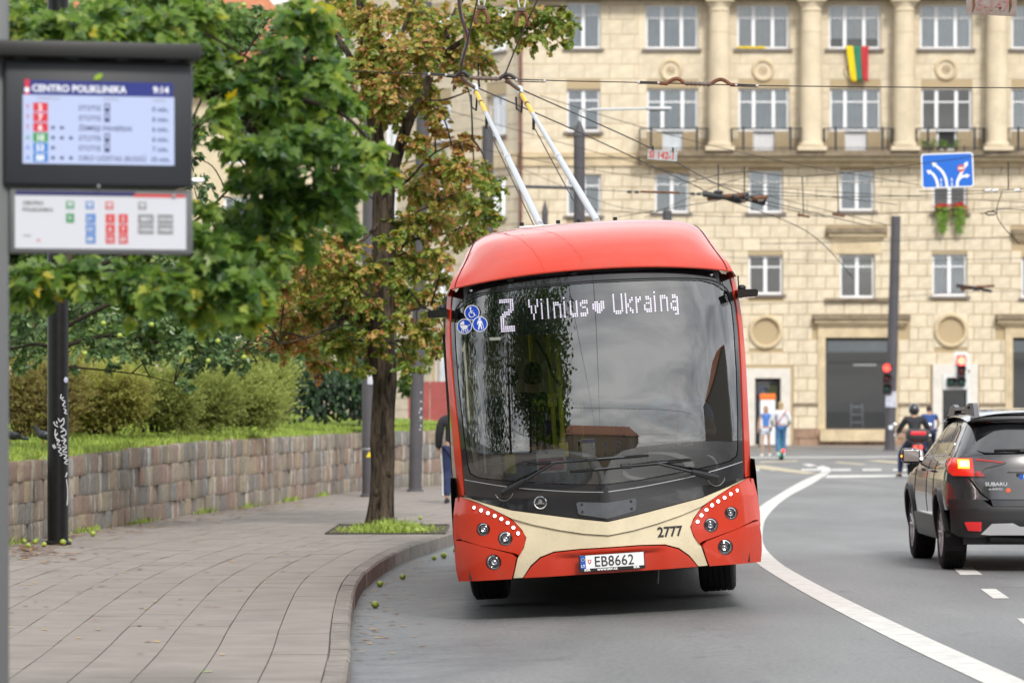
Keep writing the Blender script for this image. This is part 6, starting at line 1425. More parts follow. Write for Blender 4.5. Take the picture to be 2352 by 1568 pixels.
    for cy in WY:
        outer = arch(cy, .47, .34 if cy < 2 else .34, 18); inner_ = arch(cy, .405, .34, 18)
        ring = list(reversed(outer))+inner_
        ring = [(min(max(y, .30), 4.62), z) for y, z in ring]
        patch('arch_cladding', Q(ring), g, 'car_cladding', car, off=.024, thick=.05, cell=.06)
        b = MB(); b.grid(lambda u, v: (S_*(.9-.32*u), cy+.43*math.cos(lerp(-.05, math.pi+.05, v)), WR+.43*math.sin(lerp(-.05, math.pi+.05, v))), 3, 14); b.build('wheel_well', 'black_rubber', car, smooth=60)
        e = empty('wheel', (S_*.79, cy, WR), 0, car); wd = .235; r = WR; mt = Matrix.Rotation(R(90*S_), 4, 'Y')
        prof = [(r*.66, -wd*.5), (r*.9, -wd*.5), (r*.975, -wd*.44)]
        for q in range(5):
            a, c = lerp(-wd*.42, wd*.42, q/5), lerp(-wd*.42, wd*.42, (q+1)/5); prof += [(r, a+.003), (r, c-.006), (r-.009, c-.005), (r-.009, c)]
        prof += [(r*.975, wd*.44), (r*.9, wd*.5), (r*.66, wd*.5), (r*.64, wd*.40)]
        MB().lathe(prof, 44, mt).build('tyre', 'black_rubber', e, smooth=35)
        b = MB().lathe([(r*.66, wd*.47), (r*.62, wd*.47), (r*.60, wd*.25)], 36, mt); b.lathe([(.06, wd*.40), (.001, wd*.42)], 16, mt)
        for k in range(5):
            for dq in (-.16, .16):
                a = 2*math.pi*k/5; p0 = mt @ Vector((.05*math.cos(a+dq), .05*math.sin(a+dq), wd*.36)); p1 = mt @ Vector((r*.62*math.cos(a+dq*1.5), r*.62*math.sin(a+dq*1.5), wd*.44)); b.tube([p0, p1], [.018, .014], 6)
        b.build('rim', 'silver_trim', e, smooth=40)
        MB().lathe([(r*.60, wd*.02), (.001, wd*.0)], 30, mt).build('brake_disc', 'dark_metal', e)
    b = MB(); b.add([(S_*.93, .50, .40), (S_*.72, .50, .40), (S_*.72, .52, .20), (S_*.93, .52, .20)], [(0, 1, 2, 3)]); b.build('mud_flap', 'black_rubber', car)
    # mirror
    e = empty('door_mirror', (0, 0, 0), 0, car); x0 = S_*.985
    MB().box((x0, 3.10, 1.135), (.20, .10, .165), ch=.035).build('shell', 'bus_black', e, smooth=50); MB().box((x0, 3.045, 1.135), (.165, .006, .125), ch=.002).build('glass', 'chrome', e)
    MB().tube([(S_*.86, 3.12, 1.09), (x0-S_*.05, 3.12, 1.10)], .03, 8).build('arm', 'bus_black', e); MB().box((x0+S_*.101, 3.10, 1.130), (.012, .05, .022)).build('repeater', 'lamp_amber_lit', e)
    # roof rail: a solid ladder-like bar rising from the rear foot
    e = empty('roof_rail', (0, 0, 0), 0, car)
    b = MB(); xr = S_*.585
    def rail_z(y): return interp([(.58, 1.57), (.66, 1.68), (.74, 1.705), (1.1, 1.70), (1.3, 1.665), (2.2, 1.66), (2.4, 1.69), (2.7, 1.66), (2.9, 1.55)], y)
    n = 44
    for i in range(n+1):
        y = lerp(.58, 2.9, i/n); zt = rail_z(y); zb_ = 1.565; 
        if 1.30 < y < 2.2: zb_ = zt-.035
        b.v += [(xr-.035, y, zb_), (xr-.024, y, zt), (xr+.024, y, zt), (xr+.035, y, zb_)]
    b.f = [(i*4+j, i*4+j+1, i*4+j+5, i*4+j+4) for i in range(n) for j in range(3)]+[(3, 2, 1, 0)]
    b.build('bar', 'rail_grey', e, smooth=35); MB().box((xr-S_*-.0, 1.0, 1.66), (.085, .14, .035), ch=.008).build('tie_slot', 'black_plastic', e)
# rear: bumper cladding, tailgate, glass, lamps
tg_r = [(0, .735), (.52, .735), (.60, .80), (.72, .965), (.86, .99), (.86, 1.135), (.80, 1.155), (.60, 1.18), (0, 1.19)]
tgp = tg_r+[(-x, z) for x, z in reversed(tg_r[1:-1])]
patch('tailgate', tgp, fre, 'car_paint', car, off=0, thick=.02, cell=.05)
cn_r = [(.53, .728), (.70, .728), (.895, .728), (.915, .80), (.91, .95), (.875, .982), (.735, .957), (.615, .79)]
for S_ in (-1, 1): patch('quarter_panel', [(S_*x, z) for x, z in (cn_r if S_ > 0 else reversed(cn_r))], fre, 'car_paint', car, off=.001, thick=.02, cell=.04)
bp_r = [(0, .40), (.45, .375), (.70, .35), (.80, .36), (.868, .40), (.885, .60), (.90, .73), (.60, .735), (.555, .70), (.50, .66), (0, .655)]
bpp = bp_r+[(-x, z) for x, z in reversed(bp_r[1:-1])]
patch('rear_bumper', bpp, fre, 'car_cladding', car, off=.012, thick=.05, cell=.05)
patch('bumper_step', [(-.49, .665), (.49, .665), (.51, .728), (-.51, .728)], fre, 'bus_black', car, off=.004, thick=.02, cell=.06)
sk_r = [(0, .385), (.52, .385), (.60, .392), (.50, .495), (.30, .50), (.22, .465), (0, .465)]
patch('skid_plate', sk_r+[(-x, z) for x, z in reversed(sk_r[1:-1])], fre, 'silver_trim', car, off=.026, thick=.03, cell=.05)
rw_r = [(0, 1.205), (.55, 1.20), (.625, 1.225), (.64, 1.28), (.58, 1.46), (.54, 1.495), (0, 1.505)]
patch('rear_window', rw_r+[(-x, z) for x, z in reversed(rw_r[1:-1])], fre, 'car_glass', car, off=.001, thick=.01, cell=.05)
fr_r = [(.56, 1.185), (.74, 1.16), (.80, 1.16), (.76, 1.28), (.66, 1.50), (.62, 1.535), (.0, 1.545), (0, 1.512), (.545, 1.502), (.588, 1.468), (.65, 1.28), (.635, 1.222)]
for S_ in (-1, 1): patch('window_surround', [(S_*x, z) for x, z in (fr_r if S_ > 0 else reversed(fr_r))], fre, 'car_paint', car, off=.003, thick=.02, cell=.05)
MB().tube([(x, rear_y(0, 1.545)+.16*abs(x)**2-.03, 1.548-.03*x*x) for x in [lerp(-.66, .66, i/20) for i in range(21)]], .03, 8).build('roof_spoiler', 'car_paint', car, smooth=60)
b = MB(); b.grid(lambda u, v: (lerp(-.70, .70, u), lerp(.42, 2.75, v), 1.575+.065*(1-(2*u-1)**2)**.7+.018*math.sin(math.pi*v)-.03*(1-v)**6-.06*v**6-.035*abs(2*u-1)**6), 20, 20); b.build('roof', 'car_paint', car, smooth=179)
b = MB(); b.grid(lambda u, v: (lerp(-.60, .60, u)*lerp(1, 1.25, v), lerp(2.70, 3.72, v), lerp(1.56, 1.07, v)+.03*(1-(2*u-1)**2)), 10, 8); b.build('front_screen', 'car_glass', car, smooth=179)
b = MB(); b.grid(lambda u, v: (lerp(-.80, .80, u)*lerp(1, .9, v), lerp(3.60, 4.72, v), lerp(1.07, .86, v)+.04*(1-(2*u-1)**2)), 10, 8); b.build('bonnet', 'car_paint', car, smooth=179)
b = MB(); b.grid(lambda u, v: (lerp(-.8, .8, u), 4.80-.12*abs(2*u-1)**2, lerp(.35, .88, v)), 8, 4); b.build('grille', 'car_cladding', car, smooth=179)
MB().box((0, 2.4, .33), (1.5, 4.1, .12)).build('underbody', 'black_plastic', car); MB().tube([(-.5, .25, .34), (-.1, .3, .32), (.4, .35, .34)], .05, 8).build('exhaust', 'dark_metal', car, smooth=60)
for S_ in (-1, 1):
    e = empty('tail_lamp', (0, 0, 0), 0, car); 
    def O(p): return [(S_*x, z) for x, z in (p if S_ > 0 else reversed(p))]
    patch('housing', O([(.545, .955), (.86, .958), (.895, 1.0), (.895, 1.10), (.86, 1.148), (.60, 1.142), (.34, 1.105), (.36, 1.09), (.55, 1.045), (.60, 1.0)]), fre, 'lamp_smoke', e, off=.014, thick=.03, cell=.03)
    patch('red_lens', O([(.66, .963), (.855, .966), (.885, 1.0), (.885, 1.10), (.85, 1.14), (.67, 1.138)]), fre, 'lamp_red_glow' if S_ < 0 else 'lamp_red_dark', e, off=.019, thick=.006, cell=.03)
    patch('lower_lens', O([(.555, .962), (.648, .963), (.648, 1.005), (.615, 1.015)]), fre, 'lamp_red_dark', e, off=.019, thick=.006, cell=.03)
    patch('upper_lens', O([(.36, 1.102), (.64, 1.136), (.64, 1.118), (.40, 1.096)]), fre, 'lamp_red_dark', e, off=.020, thick=.006, cell=.03)
    if S_ < 0:
        patch('indicator', O([(.70, 1.035), (.80, 1.037), (.80, 1.125), (.70, 1.123)]), fre, 'lamp_amber_lit', e, off=.022, thick=.004, cell=.03); patch('indicator_core', O([(.705, 1.055), (.78, 1.057), (.78, 1.108), (.705, 1.106)]), fre, 'lamp_amber_core', e, off=.025, thick=.002, cell=.03)
    patch('bumper_reflector', O([(.60, .42), (.72, .425), (.755, .50), (.745, .508), (.60, .508)]), fre, 'reflector_red', car, off=.020, thick=.01, cell=.05)
pt = empty('rear_plate', (0, 0, 0), 0, car)
MB().box((0.02, .078, .93), (.54, .02, .13)).build('plate_holder', 'black_plastic', pt); MB().box((.03, .066, .93), (.50, .004, .11)).build('plate_face', 'white_print', pt); MB().box((-.20, .0635, .93), (.045, .002, .11)).build('country_strip', 'eu_blue', pt); text_mesh('country_code', 'LT', .028, 'white_print', pt, face_cam(-.218, .061, .885))
patch('plate_ledge', [(-.34, 1.005), (.34, 1.005), (.30, 1.03), (-.30, 1.03)], fre, 'car_paint', car, off=.02, thick=.03, cell=.06)
text_mesh('maker_name', 'SUBARU', .052, 'silver_trim', car, Matrix.Translation((-.565, rear_y(-.5, .88)-.008, .870)) @ Matrix.Rotation(R(-7), 4, 'Z') @ Matrix.Rotation(R(90), 4, 'X'), sx=1.15, bold=.001, ext=.002)
text_mesh('drive_badge', 'e-AWD', .030, 'silver_trim', car, Matrix.Translation((-.53, rear_y(-.5, .84)-.008, .828)) @ Matrix.Rotation(R(-7), 4, 'Z') @ Matrix.Rotation(R(90), 4, 'X'), sx=1.4, bold=.0006, ext=.002)
MB().lathe([(.024, 0), (.001, .003)], 16, Matrix.Translation((-.335, rear_y(-.33, .825)-.003, .825)) @ Matrix.Rotation(R(90), 4, 'X')).build('round_sticker', 'orange_print', car)
e = empty('rear_wiper', (0, 0, 0), 0, car); MB().tube([(-.02, rear_y(0, 1.215)-.02, 1.222), (-.20, rear_y(.2, 1.23)-.02, 1.235), (-.42, rear_y(.4, 1.235)-.015, 1.232)], [.012, .008, .006], 6).build('arm', 'black_plastic', e); MB().tube([(-.20, rear_y(.2, 1.225)-.012, 1.226), (-.46, rear_y(.45, 1.225)-.012, 1.226)], .012, 6).build('blade', 'black_rubber', e)
# ------------------------------------------------------------------ people and two-wheelers
mat('skin', (0.46, 0.27, 0.19), rough=0.55); mat('hair_blond', (0.42, 0.30, 0.15), rough=0.6); mat('hair_dark', (0.03, 0.02, 0.015), rough=0.6); mat('hair_brown', (0.16, 0.08, 0.04), rough=.6)
mat('cloth_blue', (0.07, 0.20, 0.55), rough=0.85, var=.15, vscale=6); mat('cloth_white', (0.68, 0.70, 0.74), rough=0.9, var=.08, vscale=5); mat('cloth_shorts', (0.55, 0.58, 0.66), rough=.9); mat('jeans', (0.06, 0.16, 0.34), rough=0.9, var=.2, vscale=8)
mat('cloth_black', (0.016, 0.016, 0.020), rough=0.75, var=.3, vscale=8); mat('cloth_navy', (0.018, 0.028, 0.08), rough=0.9, var=.2, vscale=7); mat('navy_tee', (0.03, 0.07, 0.22), rough=.9); mat('shirt_pale', (0.24, 0.42, 0.62), rough=.85, var=.1, vscale=6); mat('shoe_white', (.75, .75, .75), rough=.6); mat('shoe_dark', (.03, .03, .03), rough=.6)
mat('mint', (0.10, 0.50, 0.36), rough=.4); mat('helmet_black', (.012, .012, .014), rough=.2, coat=1); mat('tail_red_lit', (.6, .02, .01), emit=(1, .03, .02), estr=4); mat('strap_red', (.4, .06, .1), rough=.8); mat('bike_dark', (.03, .03, .034), rough=.35); mat('plastic_red', (.45, .02, .03), rough=.3, emit=(1, .02, .03), estr=.25)
def skinned(name, V, E, m, parent, sub=2):
    me = bpy.data.meshes.new(name); me.from_pydata([v[:3] for v in V], E, []); o = bpy.data.objects.new(name, me); C.objects.link(o)
    md = o.modifiers.new('skin', 'SKIN'); md.use_smooth_shade = True
    for i, v in enumerate(V): me.skin_vertices[0].data[i].radius = (v[3], v[4] if len(v) > 4 else v[3]); me.skin_vertices[0].data[i].use_root = (i == 0)
    sd_ = o.modifiers.new('sub', 'SUBSURF'); sd_.levels = sub; sd_.render_levels = sub
    dg = bpy.context.evaluated_depsgraph_get(); dg.update(); r = bpy.data.meshes.new_from_object(o.evaluated_get(dg)); bpy.data.objects.remove(o)
    r.materials.clear(); r.materials.append(M[m]); r.shade_smooth(); return link(name, r, parent)
class Fig:
    """one figure: joints in local metres, facing -y; body is one continuous skinned surface, clothes are shells over it"""
    def __init__(s, name, label, loc, rz, J, build=1.0, hair='hair_brown', long_hair=False, seated=False):
        s.t = thing(name, label, 'person', loc, rz); s.J = {k: Vector(v) for k, v in J.items()}; s.b = build; J = s.J; V = []; E = []; ix = {}
        def add(k, p, r, r2=None, par=None):
            ix[k] = len(V); V.append((p[0], p[1], p[2], r*build, (r2 or r)*build))
            if par: E.append((ix[par], ix[k]))
        add('pel', J['pel'], .115, .09); add('wst', J['pel'].lerp(J['cst'], .45), .105, .085, 'pel'); add('cst', J['cst'], .12, .09, 'wst'); add('shc', J['cst'].lerp(J['nck'], .6), .105, .075, 'cst'); add('nck', J['nck'], .052, None, 'shc'); 
        hd = J['hed']-J['nck']; add('jaw', J['nck']+hd*.45+Vector((0, -.012, 0)), .066, .072, 'nck'); add('hed', J['hed'], .078, .092, 'jaw'); add('crn', J['hed']+hd.normalized()*.055, .060, .07, 'hed')
        for S_ in 'LR':
            sh, el, wr = J['sh'+S_], J['el'+S_], J['wr'+S_]
            add('sh'+S_, sh, .052, None, 'shc'); add('el'+S_, el, .038, None, 'sh'+S_); add('wr'+S_, wr, .026, None, 'el'+S_)
            d = (wr-el).normalized(); sd_ = d.cross(Vector((0, 1, 0))); sd_ = sd_.normalized() if sd_.length > .1 else Vector((1, 0, 0)); f = d.cross(sd_)
            add('pm'+S_, wr+d*.06, .026, .016, 'wr'+S_)
            for q, ln in enumerate((.060, .072, .076, .068)):
                b_ = wr+d*.095+f*(q-1.5)*.019; add('fa%d' % q+S_, b_, .0085, None, 'pm'+S_); add('fb%d' % q+S_, b_+d*ln*.75+sd_*.012, .007, None, 'fa%d' % q+S_)
            add('ta'+S_, wr+d*.05-f*.034, .010, None, 'pm'+S_); add('tb'+S_, wr+d*.085-f*.046+sd_*.01, .008, None, 'ta'+S_)
            hp, kn, an = J['hp'+S_], J['kn'+S_], J['an'+S_]
            add('hp'+S_, hp, .088, None, 'pel'); add('th'+S_, hp.lerp(kn, .5), .070, None, 'hp'+S_); add('kn'+S_, kn, .052, None, 'th'+S_); add('cf'+S_, kn.lerp(an, .35), .052, None, 'kn'+S_); add('an'+S_, an, .034, None, 'cf'+S_)
            fd = J['ft'+S_]-an; add('ft'+S_, J['ft'+S_], .032, .024, 'an'+S_)
        s.V, s.E, s.ix = V, E, ix; skinned('body', V, E, 'skin', s.t, 2)
        hb = MB(); c = J['hed']+hd.normalized()*.03+Vector((0, .014, 0)); hb.sphere(c, .105, 16, 10, (.84, .98, 1.08)); hb.v = [tuple(Vector(p)+Vector((0, .05, .02)) if (p[1] < c.y-.055 and p[2] < c.z+.045) else p) for p in hb.v]
        if hair:
            if long_hair: hb.sphere(c+Vector((0, .035, -.12)), .085, 12, 8, (.95, .6, 1.5))
            hb.build('hair', hair, s.t, smooth=179)
        fb = MB(); e0 = J['hed']
        for sx in (-1, 1): fb.sphere(e0+Vector((sx*.031, -.086, .0)), .010, 8, 5, (1.3, .5, .7)); 
        fb.build('eyes', 'hair_dark', s.t, smooth=179)
        nb = MB().tube([e0+Vector((0, -.088, .005)), e0+Vector((0, -.106, -.035)), e0+Vector((0, -.09, -.045))], [.008, .013, .010], 6)
        for sx in (-1, 1): nb.sphere(e0+Vector((sx*.079, .005, -.012)), .022, 8, 5, (.35, .7, 1.1))
        nb.build('nose_and_ears', 'skin', s.t, smooth=179)
        MB().sphere(e0+Vector((0, -.084, -.068)), .018, 8, 5, (1.3, .35, .3)).build('mouth', 'strap_red', s.t, smooth=179)
    def shell(s, name, keys, m, grow, chain=None, ends=None):
        V = []; mp = {}
        for k in keys:
            i = s.ix[k]; v = s.V[i]; mp[i] = len(V); V.append((v[0], v[1], v[2], v[3]+grow, v[4]+grow))
        E = [(mp[a], mp[c]) for a, c in s.E if a in mp and c in mp]
        for (k, a, c, t, r) in (ends or []):   # an extra hem vertex part-way along a limb
            p = s.J[a].lerp(s.J[c], t); V.append((p.x, p.y, p.z, r, r)); E.append((mp[s.ix[k]], len(V)-1))
        return skinned(name, V, E, m, s.t, 2)
    def shoes(s, m):
        for S_ in 'LR':
            a, f = s.J['an'+S_], s.J['ft'+S_]; d = (f-a); d.z = 0; d = d.normalized() if d.length > .01 else Vector((0, -1, 0)); z0 = min(a.z, f.z)-.03
            b = MB().tube([Vector((a.x, a.y, z0+.02))-d*.055, Vector((a.x, a.y, z0+.03)), Vector((f.x, f.y, z0+.01))+d*.02, Vector((f.x, f.y, z0))+d*.075], [.036, .046, .044, .026], 10); b.build('shoe', m, s.t, smooth=60)
TORSO = ['pel', 'wst', 'cst', 'shc', 'shL', 'shR']; ARMS = ['elL', 'elR']; FORE = ['wrL', 'wrR']; LEGS = ['pel', 'hpL', 'hpR', 'thL', 'thR', 'knL', 'knR']; SHIN = ['cfL', 'cfR', 'anL', 'anR']
def stand(h=1.0, sw=0.0, arm=0.0, step=0.0, lean=0.0):
    """x right of the viewer, facing -y; step > 0 puts the L foot forward"""
    J = dict(pel=(0, 0, .95), cst=(0, -.02-lean*.4, 1.28), nck=(0, -lean*.8, 1.47), hed=(0, -.02-lean, 1.60), shL=(-.185, -lean*.6, 1.41), shR=(.185, -lean*.6, 1.41), elL=(-.245, .03+arm, 1.13), elR=(.245, .03-arm, 1.13), wrL=(-.25, -.06+arm*1.3, .90), wrR=(.25, -.06-arm*1.3, .90),
             hpL=(-.095, 0, .88), hpR=(.095, 0, .88), knL=(-.10, -.05-step*.45, .49), knR=(.10, -.04+step*.35, .49), anL=(-.105, .02-step, .085), anR=(.105, .02+step, .085+abs(step)*.12), ftL=(-.115, -.11-step, .035), ftR=(.115, -.10+step, .04+abs(step)*.04))
    return {k: (x*h, y*h, z*h) for k, (x, y, z) in J.items()}
# woman walking towards the camera
J = stand(1.0, step=.17, arm=-.06); J['elR'] = (.27, -.0, 1.14); J['wrR'] = (.22, -.18, .98)
f = Fig('person', 'woman in blue top and white shorts walking, holding a phone', (8.79, 128, 0.0), R(-12), J, 1.0, 'hair_blond', True)
f.shell('top', ['pel', 'wst', 'cst', 'shc', 'shL', 'shR'], 'cloth_blue', .016); f.shell('shorts', ['pel', 'hpL', 'hpR', 'thL', 'thR'], 'cloth_shorts', .022); f.shoes('shoe_white')
MB().box((.21, -.29, .93), (.07, .012, .14)).build('phone', 'black_plastic', f.t)
# rider on a mint kick scooter, seen from behind
sc_ = thing('kick_scooter', 'mint green kick scooter with a red rear light under the white sweater rider', 'scooter', (8.56, 117.6, 0), R(180))
MB().box((0, .02, .12), (.17, .62, .07), ch=.02).build('deck', 'mint', sc_, smooth=40); MB().tube([(0, -.36, .14), (0, -.44, .45), (0, -.36, 1.08)], [.07, .05, .03], 8).build('stem', 'mint', sc_, smooth=60); MB().tube([(-.27, -.36, 1.10), (.27, -.36, 1.10)], .018, 8).build('handlebar', 'bike_dark', sc_)
for y in (-.50, .44): MB().lathe([(.05, -.03), (.115, -.03), (.125, 0), (.115, .03), (.05, .03)], 20, Matrix.Translation((0, y, .125)) @ Matrix.Rotation(R(90), 4, 'Y')).build('wheel', 'black_rubber', sc_, smooth=40)
MB().box((0, .52, .26), (.10, .12, .08), ch=.02).build('mudguard', 'black_plastic', sc_); MB().sphere((-.02, .60, .31), .042, 10, 6).build('tail_light', 'tail_red_lit', sc_)
J = stand(.99, step=.14, lean=.03)
for k in list(J): J[k] = (J[k][0], J[k][1], J[k][2]+.155)
J['elR'] = (.29, -.03, 1.27); J['wrR'] = (.26, -.25, 1.13); J['elL'] = (-.29, -.03, 1.27); J['wrL'] = (-.26, -.25, 1.13)
f = Fig('person', 'person in white sweater and jeans riding the scooter, back turned', (8.56, 117.75, 0), R(180), J, 1.05, 'hair_blond', True)
f.shell('sweater', TORSO+ARMS+FORE, 'cloth_white', .030); f.shell('jeans', LEGS+SHIN, 'jeans', .018); f.shoes('shoe_white')
MB().tube([(-.16, .08, 1.56), (-.02, .16, 1.36), (.13, .13, 1.14)], .018, 6).build('bag_strap', 'strap_red', f.t)
# motorcyclist waiting at the line
mb = thing('motorcycle', 'dark motorcycle with a red reflector top box and lit tail lights', 'motorcycle', (9.69, 89.0, 0), R(180))
MB().box((0, .10, .78), (.34, .75, .16), ch=.06).build('seat', 'black_rubber', mb, smooth=50); MB().box((0, -.25, .84), (.36, .50, .26), ch=.10).build('tank', 'bike_dark', mb, smooth=60); MB().box((0, -.1, .52), (.30, .60, .34), ch=.08).build('engine', 'dark_metal', mb, smooth=40)
MB().box((0, .58, .74), (.24, .34, .18), ch=.06).build('tail', 'bike_dark', mb, smooth=40); 
for S_ in (-1, 1): MB().sphere((S_*.065, .765, .72), .042, 10, 6).build('tail_light', 'tail_red_lit', mb); MB().sphere((S_*.19, .70, .66), .03, 8, 5).build('indicator', 'lamp_smoke', mb)
MB().box((0, .84, .58), (.18, .02, .14)).build('plate', 'white_print', mb)
for y in (.60, -.85):
    e = empty('wheel', (0, y, .30), 0, mb); MB().lathe([(.20, -.06), (.27, -.07), (.30, -.03), (.30, .03), (.27, .07), (.20, .06)], 28, Matrix.Rotation(R(90), 4, 'Y')).build('tyre', 'black_rubber', e, smooth=40); b = MB()
    for k in range(8): a = k*math.pi/4; b.tube([(0, .03*math.cos(a), .03*math.sin(a)), (0, .21*math.cos(a), .21*math.sin(a))], .012, 5)
    b.build('spokes', 'dark_metal', e)
for S_ in (-1, 1):
    MB().tube([(S_*.10, -.85, .30), (S_*.10, -.62, 1.0)], .028, 8).build('fork', 'steel_light', mb, smooth=60); MB().tube([(0, -.58, 1.02), (S_*.25, -.56, 1.08), (S_*.38, -.48, 1.05)], .016, 8).build('handlebar', 'bike_dark', mb)
    e = empty('mirror', (0, 0, 0), 0, mb); MB().tube([(S_*.30, -.52, 1.07), (S_*.40, -.52, 1.22)], .008, 6).build('stalk', 'bike_dark', e); MB().sphere((S_*.42, -.52, 1.25), .065, 12, 8, (1, .4, .75)).build('glass', 'chrome', e, smooth=60); MB().tube([(S_*.34, -.50, 1.0), (S_*.44, -.50, .99)], .028, 8).build('hand_guard', 'steel_light', mb)
bxx = empty('top_box', (0, 0, 0), 0, mb); MB().box((0, .62, 1.00), (.56, .40, .30), ch=.09).build('shell', 'bike_dark', bxx, smooth=60); MB().box((0, .815, 1.055), (.36, .03, .09), ch=.012).build('reflector', 'plastic_red', bxx); MB().box((0, .60, .83), (.3, .3, .04)).build('rack', 'dark_metal', bxx)
MB().tube([(.16, -.05, .35), (.20, .35, .36), (.22, .70, .44)], [.04, .05, .06], 8).build('exhaust', 'steel_light', mb, smooth=60)
J = dict(pel=(0, .10, .92), cst=(0, .0, 1.24), nck=(0, -.08, 1.44), hed=(0, -.13, 1.57), shL=(-.20, -.04, 1.38), shR=(.20, -.04, 1.38), elL=(-.34, -.16, 1.16), elR=(.34, -.16, 1.16), wrL=(-.36, -.40, 1.06), wrR=(.36, -.40, 1.06), hpL=(-.11, .06, .86), hpR=(.11, .06, .86), knL=(-.30, -.22, .58), knR=(.30, -.22, .56), anL=(-.29, .02, .10), anR=(.36, .06, .09), ftL=(-.30, -.10, .04), ftR=(.40, -.06, .035))
f = Fig('person', 'motorcyclist in black jacket and black helmet seen from behind', (9.69, 89.0, 0), R(180), J, 1.08, None)
f.shell('jacket', TORSO+ARMS+FORE, 'cloth_black', .032); f.shell('trousers', LEGS+SHIN, 'cloth_navy', .022); f.shoes('shoe_dark')
hl = MB().sphere((0, -.12, 1.62), .145, 20, 14, (.92, 1.08, 1.08)); hl.build('helmet', 'helmet_black', f.t, smooth=179); MB().sphere((0, -.20, 1.61), .105, 14, 8, (1, .75, .45)).build('visor', 'lamp_smoke', f.t, smooth=179)
# cyclist beyond
by = thing('bicycle', 'bicycle under the man in the navy shirt beyond the motorcycle', 'bicycle', (12.65, 112, 0), R(180))
for y in (-.50, .50):
    b = MB(); n = 28; b.tube([(0, y+.33*math.cos(2*math.pi*i/n), .345+.33*math.sin(2*math.pi*i/n)) for i in range(n+1)], .018, 6, cap=False)
    for k in range(10): a = k*math.pi/5; b.tube([(0, y, .345), (0, y+.32*math.cos(a), .345+.32*math.sin(a))], .003, 4)
    b.build('wheel', 'black_rubber', by, smooth=60)
b = MB()
for a, c in (((0, .5, .345), (0, .18, .86)), ((0, .5, .345), (0, .05, .30)), ((0, .05, .30), (0, .18, .86)), ((0, .05, .30), (0, -.36, .80)), ((0, .16, .80), (0, -.36, .84)), ((0, -.36, .94), (0, -.50, .345))): b.tube([a, c], .018, 6)
b.build('frame', 'bike_dark', by, smooth=60); MB().tube([(-.27, -.40, 1.02), (0, -.36, 1.0), (.27, -.40, 1.02)], .014, 6).build('handlebar', 'bike_dark', by); MB().box((0, .20, .90), (.15, .26, .06), ch=.02).build('saddle', 'black_rubber', by, smooth=50)
J = dict(pel=(0, .20, 1.0), cst=(0, .02, 1.30), nck=(0, -.10, 1.47), hed=(0, -.15, 1.60), shL=(-.19, -.06, 1.41), shR=(.19, -.06, 1.41), elL=(-.30, -.16, 1.20), elR=(.34, -.10, 1.18), wrL=(-.26, -.36, 1.06), wrR=(.46, .02, .98), hpL=(-.10, .16, .94), hpR=(.10, .16, .94), knL=(-.13, -.12, .62), knR=(.13, .0, .52), anL=(-.12, .06, .30), anR=(.14, .06, .10), ftL=(-.12, -.06, .25), ftR=(.15, -.06, .04))
f = Fig('person', 'man in navy short sleeved shirt on a bicycle, back turned', (12.65, 112, 0), R(180), J, 1.05, 'hair_dark'); f.shell('shirt', TORSO, 'navy_tee', .024, ends=[('shL', 'shL', 'elL', .55, .068), ('shR', 'shR', 'elR', .55, .068)]); f.shell('trousers', LEGS+SHIN, 'cloth_navy', .018); f.shoes('shoe_white')
# pedestrian half hidden by the trolleybus
J = stand(1.02, step=.16, arm=.05)
f = Fig('person', 'pedestrian in black jacket and striped navy track trousers, half hidden by the trolleybus', (-.99, 62.7, SW), R(180), J, 1.1, 'hair_dark'); f.shell('jacket', TORSO+ARMS+FORE, 'cloth_black', .036); f.shell('trousers', LEGS+SHIN, 'cloth_navy', .024); f.shoes('shoe_dark')
b = MB()
for S_, k in ((1, 'R'),): b.tube([Vector(J['hp'+k])+Vector((.115, 0, 0)), Vector(J['kn'+k])+Vector((.085, 0, 0)), Vector(J['an'+k])+Vector((.07, 0, .03))], .012, 5)
b.build('side_stripe', 'cloth_white', f.t)
# driver and passengers inside the trolleybus (they ride in it: things of their own)
def inbus(x, y, z): return bus.matrix_basis @ Vector((x, y, z))
J = dict(pel=(0, .12, .0), cst=(0, .06, .34), nck=(0, .02, .53), hed=(0, -.01, .66), shL=(-.20, .03, .46), shR=(.20, .03, .46), elL=(-.31, -.10, .20), elR=(.31, -.10, .20), wrL=(-.20, -.38, .22), wrR=(.20, -.38, .22), hpL=(-.11, .06, -.05), hpR=(.11, .06, -.05), knL=(-.15, -.36, -.02), knR=(.15, -.36, -.02), anL=(-.14, -.48, -.42), anR=(.14, -.48, -.42), ftL=(-.14, -.60, -.46), ftR=(.14, -.60, -.46))
f = Fig('person', 'driver in pale blue shirt at the wheel of the trolleybus', tuple(inbus(.66, 1.62, 1.20)), 0, J, 1.12, 'hair_brown'); f.shell('shirt', TORSO, 'shirt_pale', .026, ends=[('shL', 'shL', 'elL', .7, .072), ('shR', 'shR', 'elR', .7, .072)]); f.shell('trousers', LEGS+SHIN, 'cloth_navy', .02); f.shoes('shoe_dark')
MB().tube([(-.055, -.062, .44), (-.035, -.085, .30), (-.01, -.10, .18)], .011, 5).build('lanyard', 'red_print', f.t)
for x, y, lb, cl in ((-.62, 2.6, 'passenger in dark clothes standing behind the left half of the windscreen', 'cloth_black'), (-.83, 3.2, 'passenger in grey green top standing furthest left in the trolleybus', 'grey_plastic')):
    f = Fig('person', lb, tuple(inbus(x, y, .39)), R(172), stand(.98), 1.05, 'hair_dark'); f.shell('top', TORSO+ARMS+FORE, cl, .05); f.shell('trousers', LEGS+SHIN, 'cloth_navy', .02); f.shoes('shoe_dark')
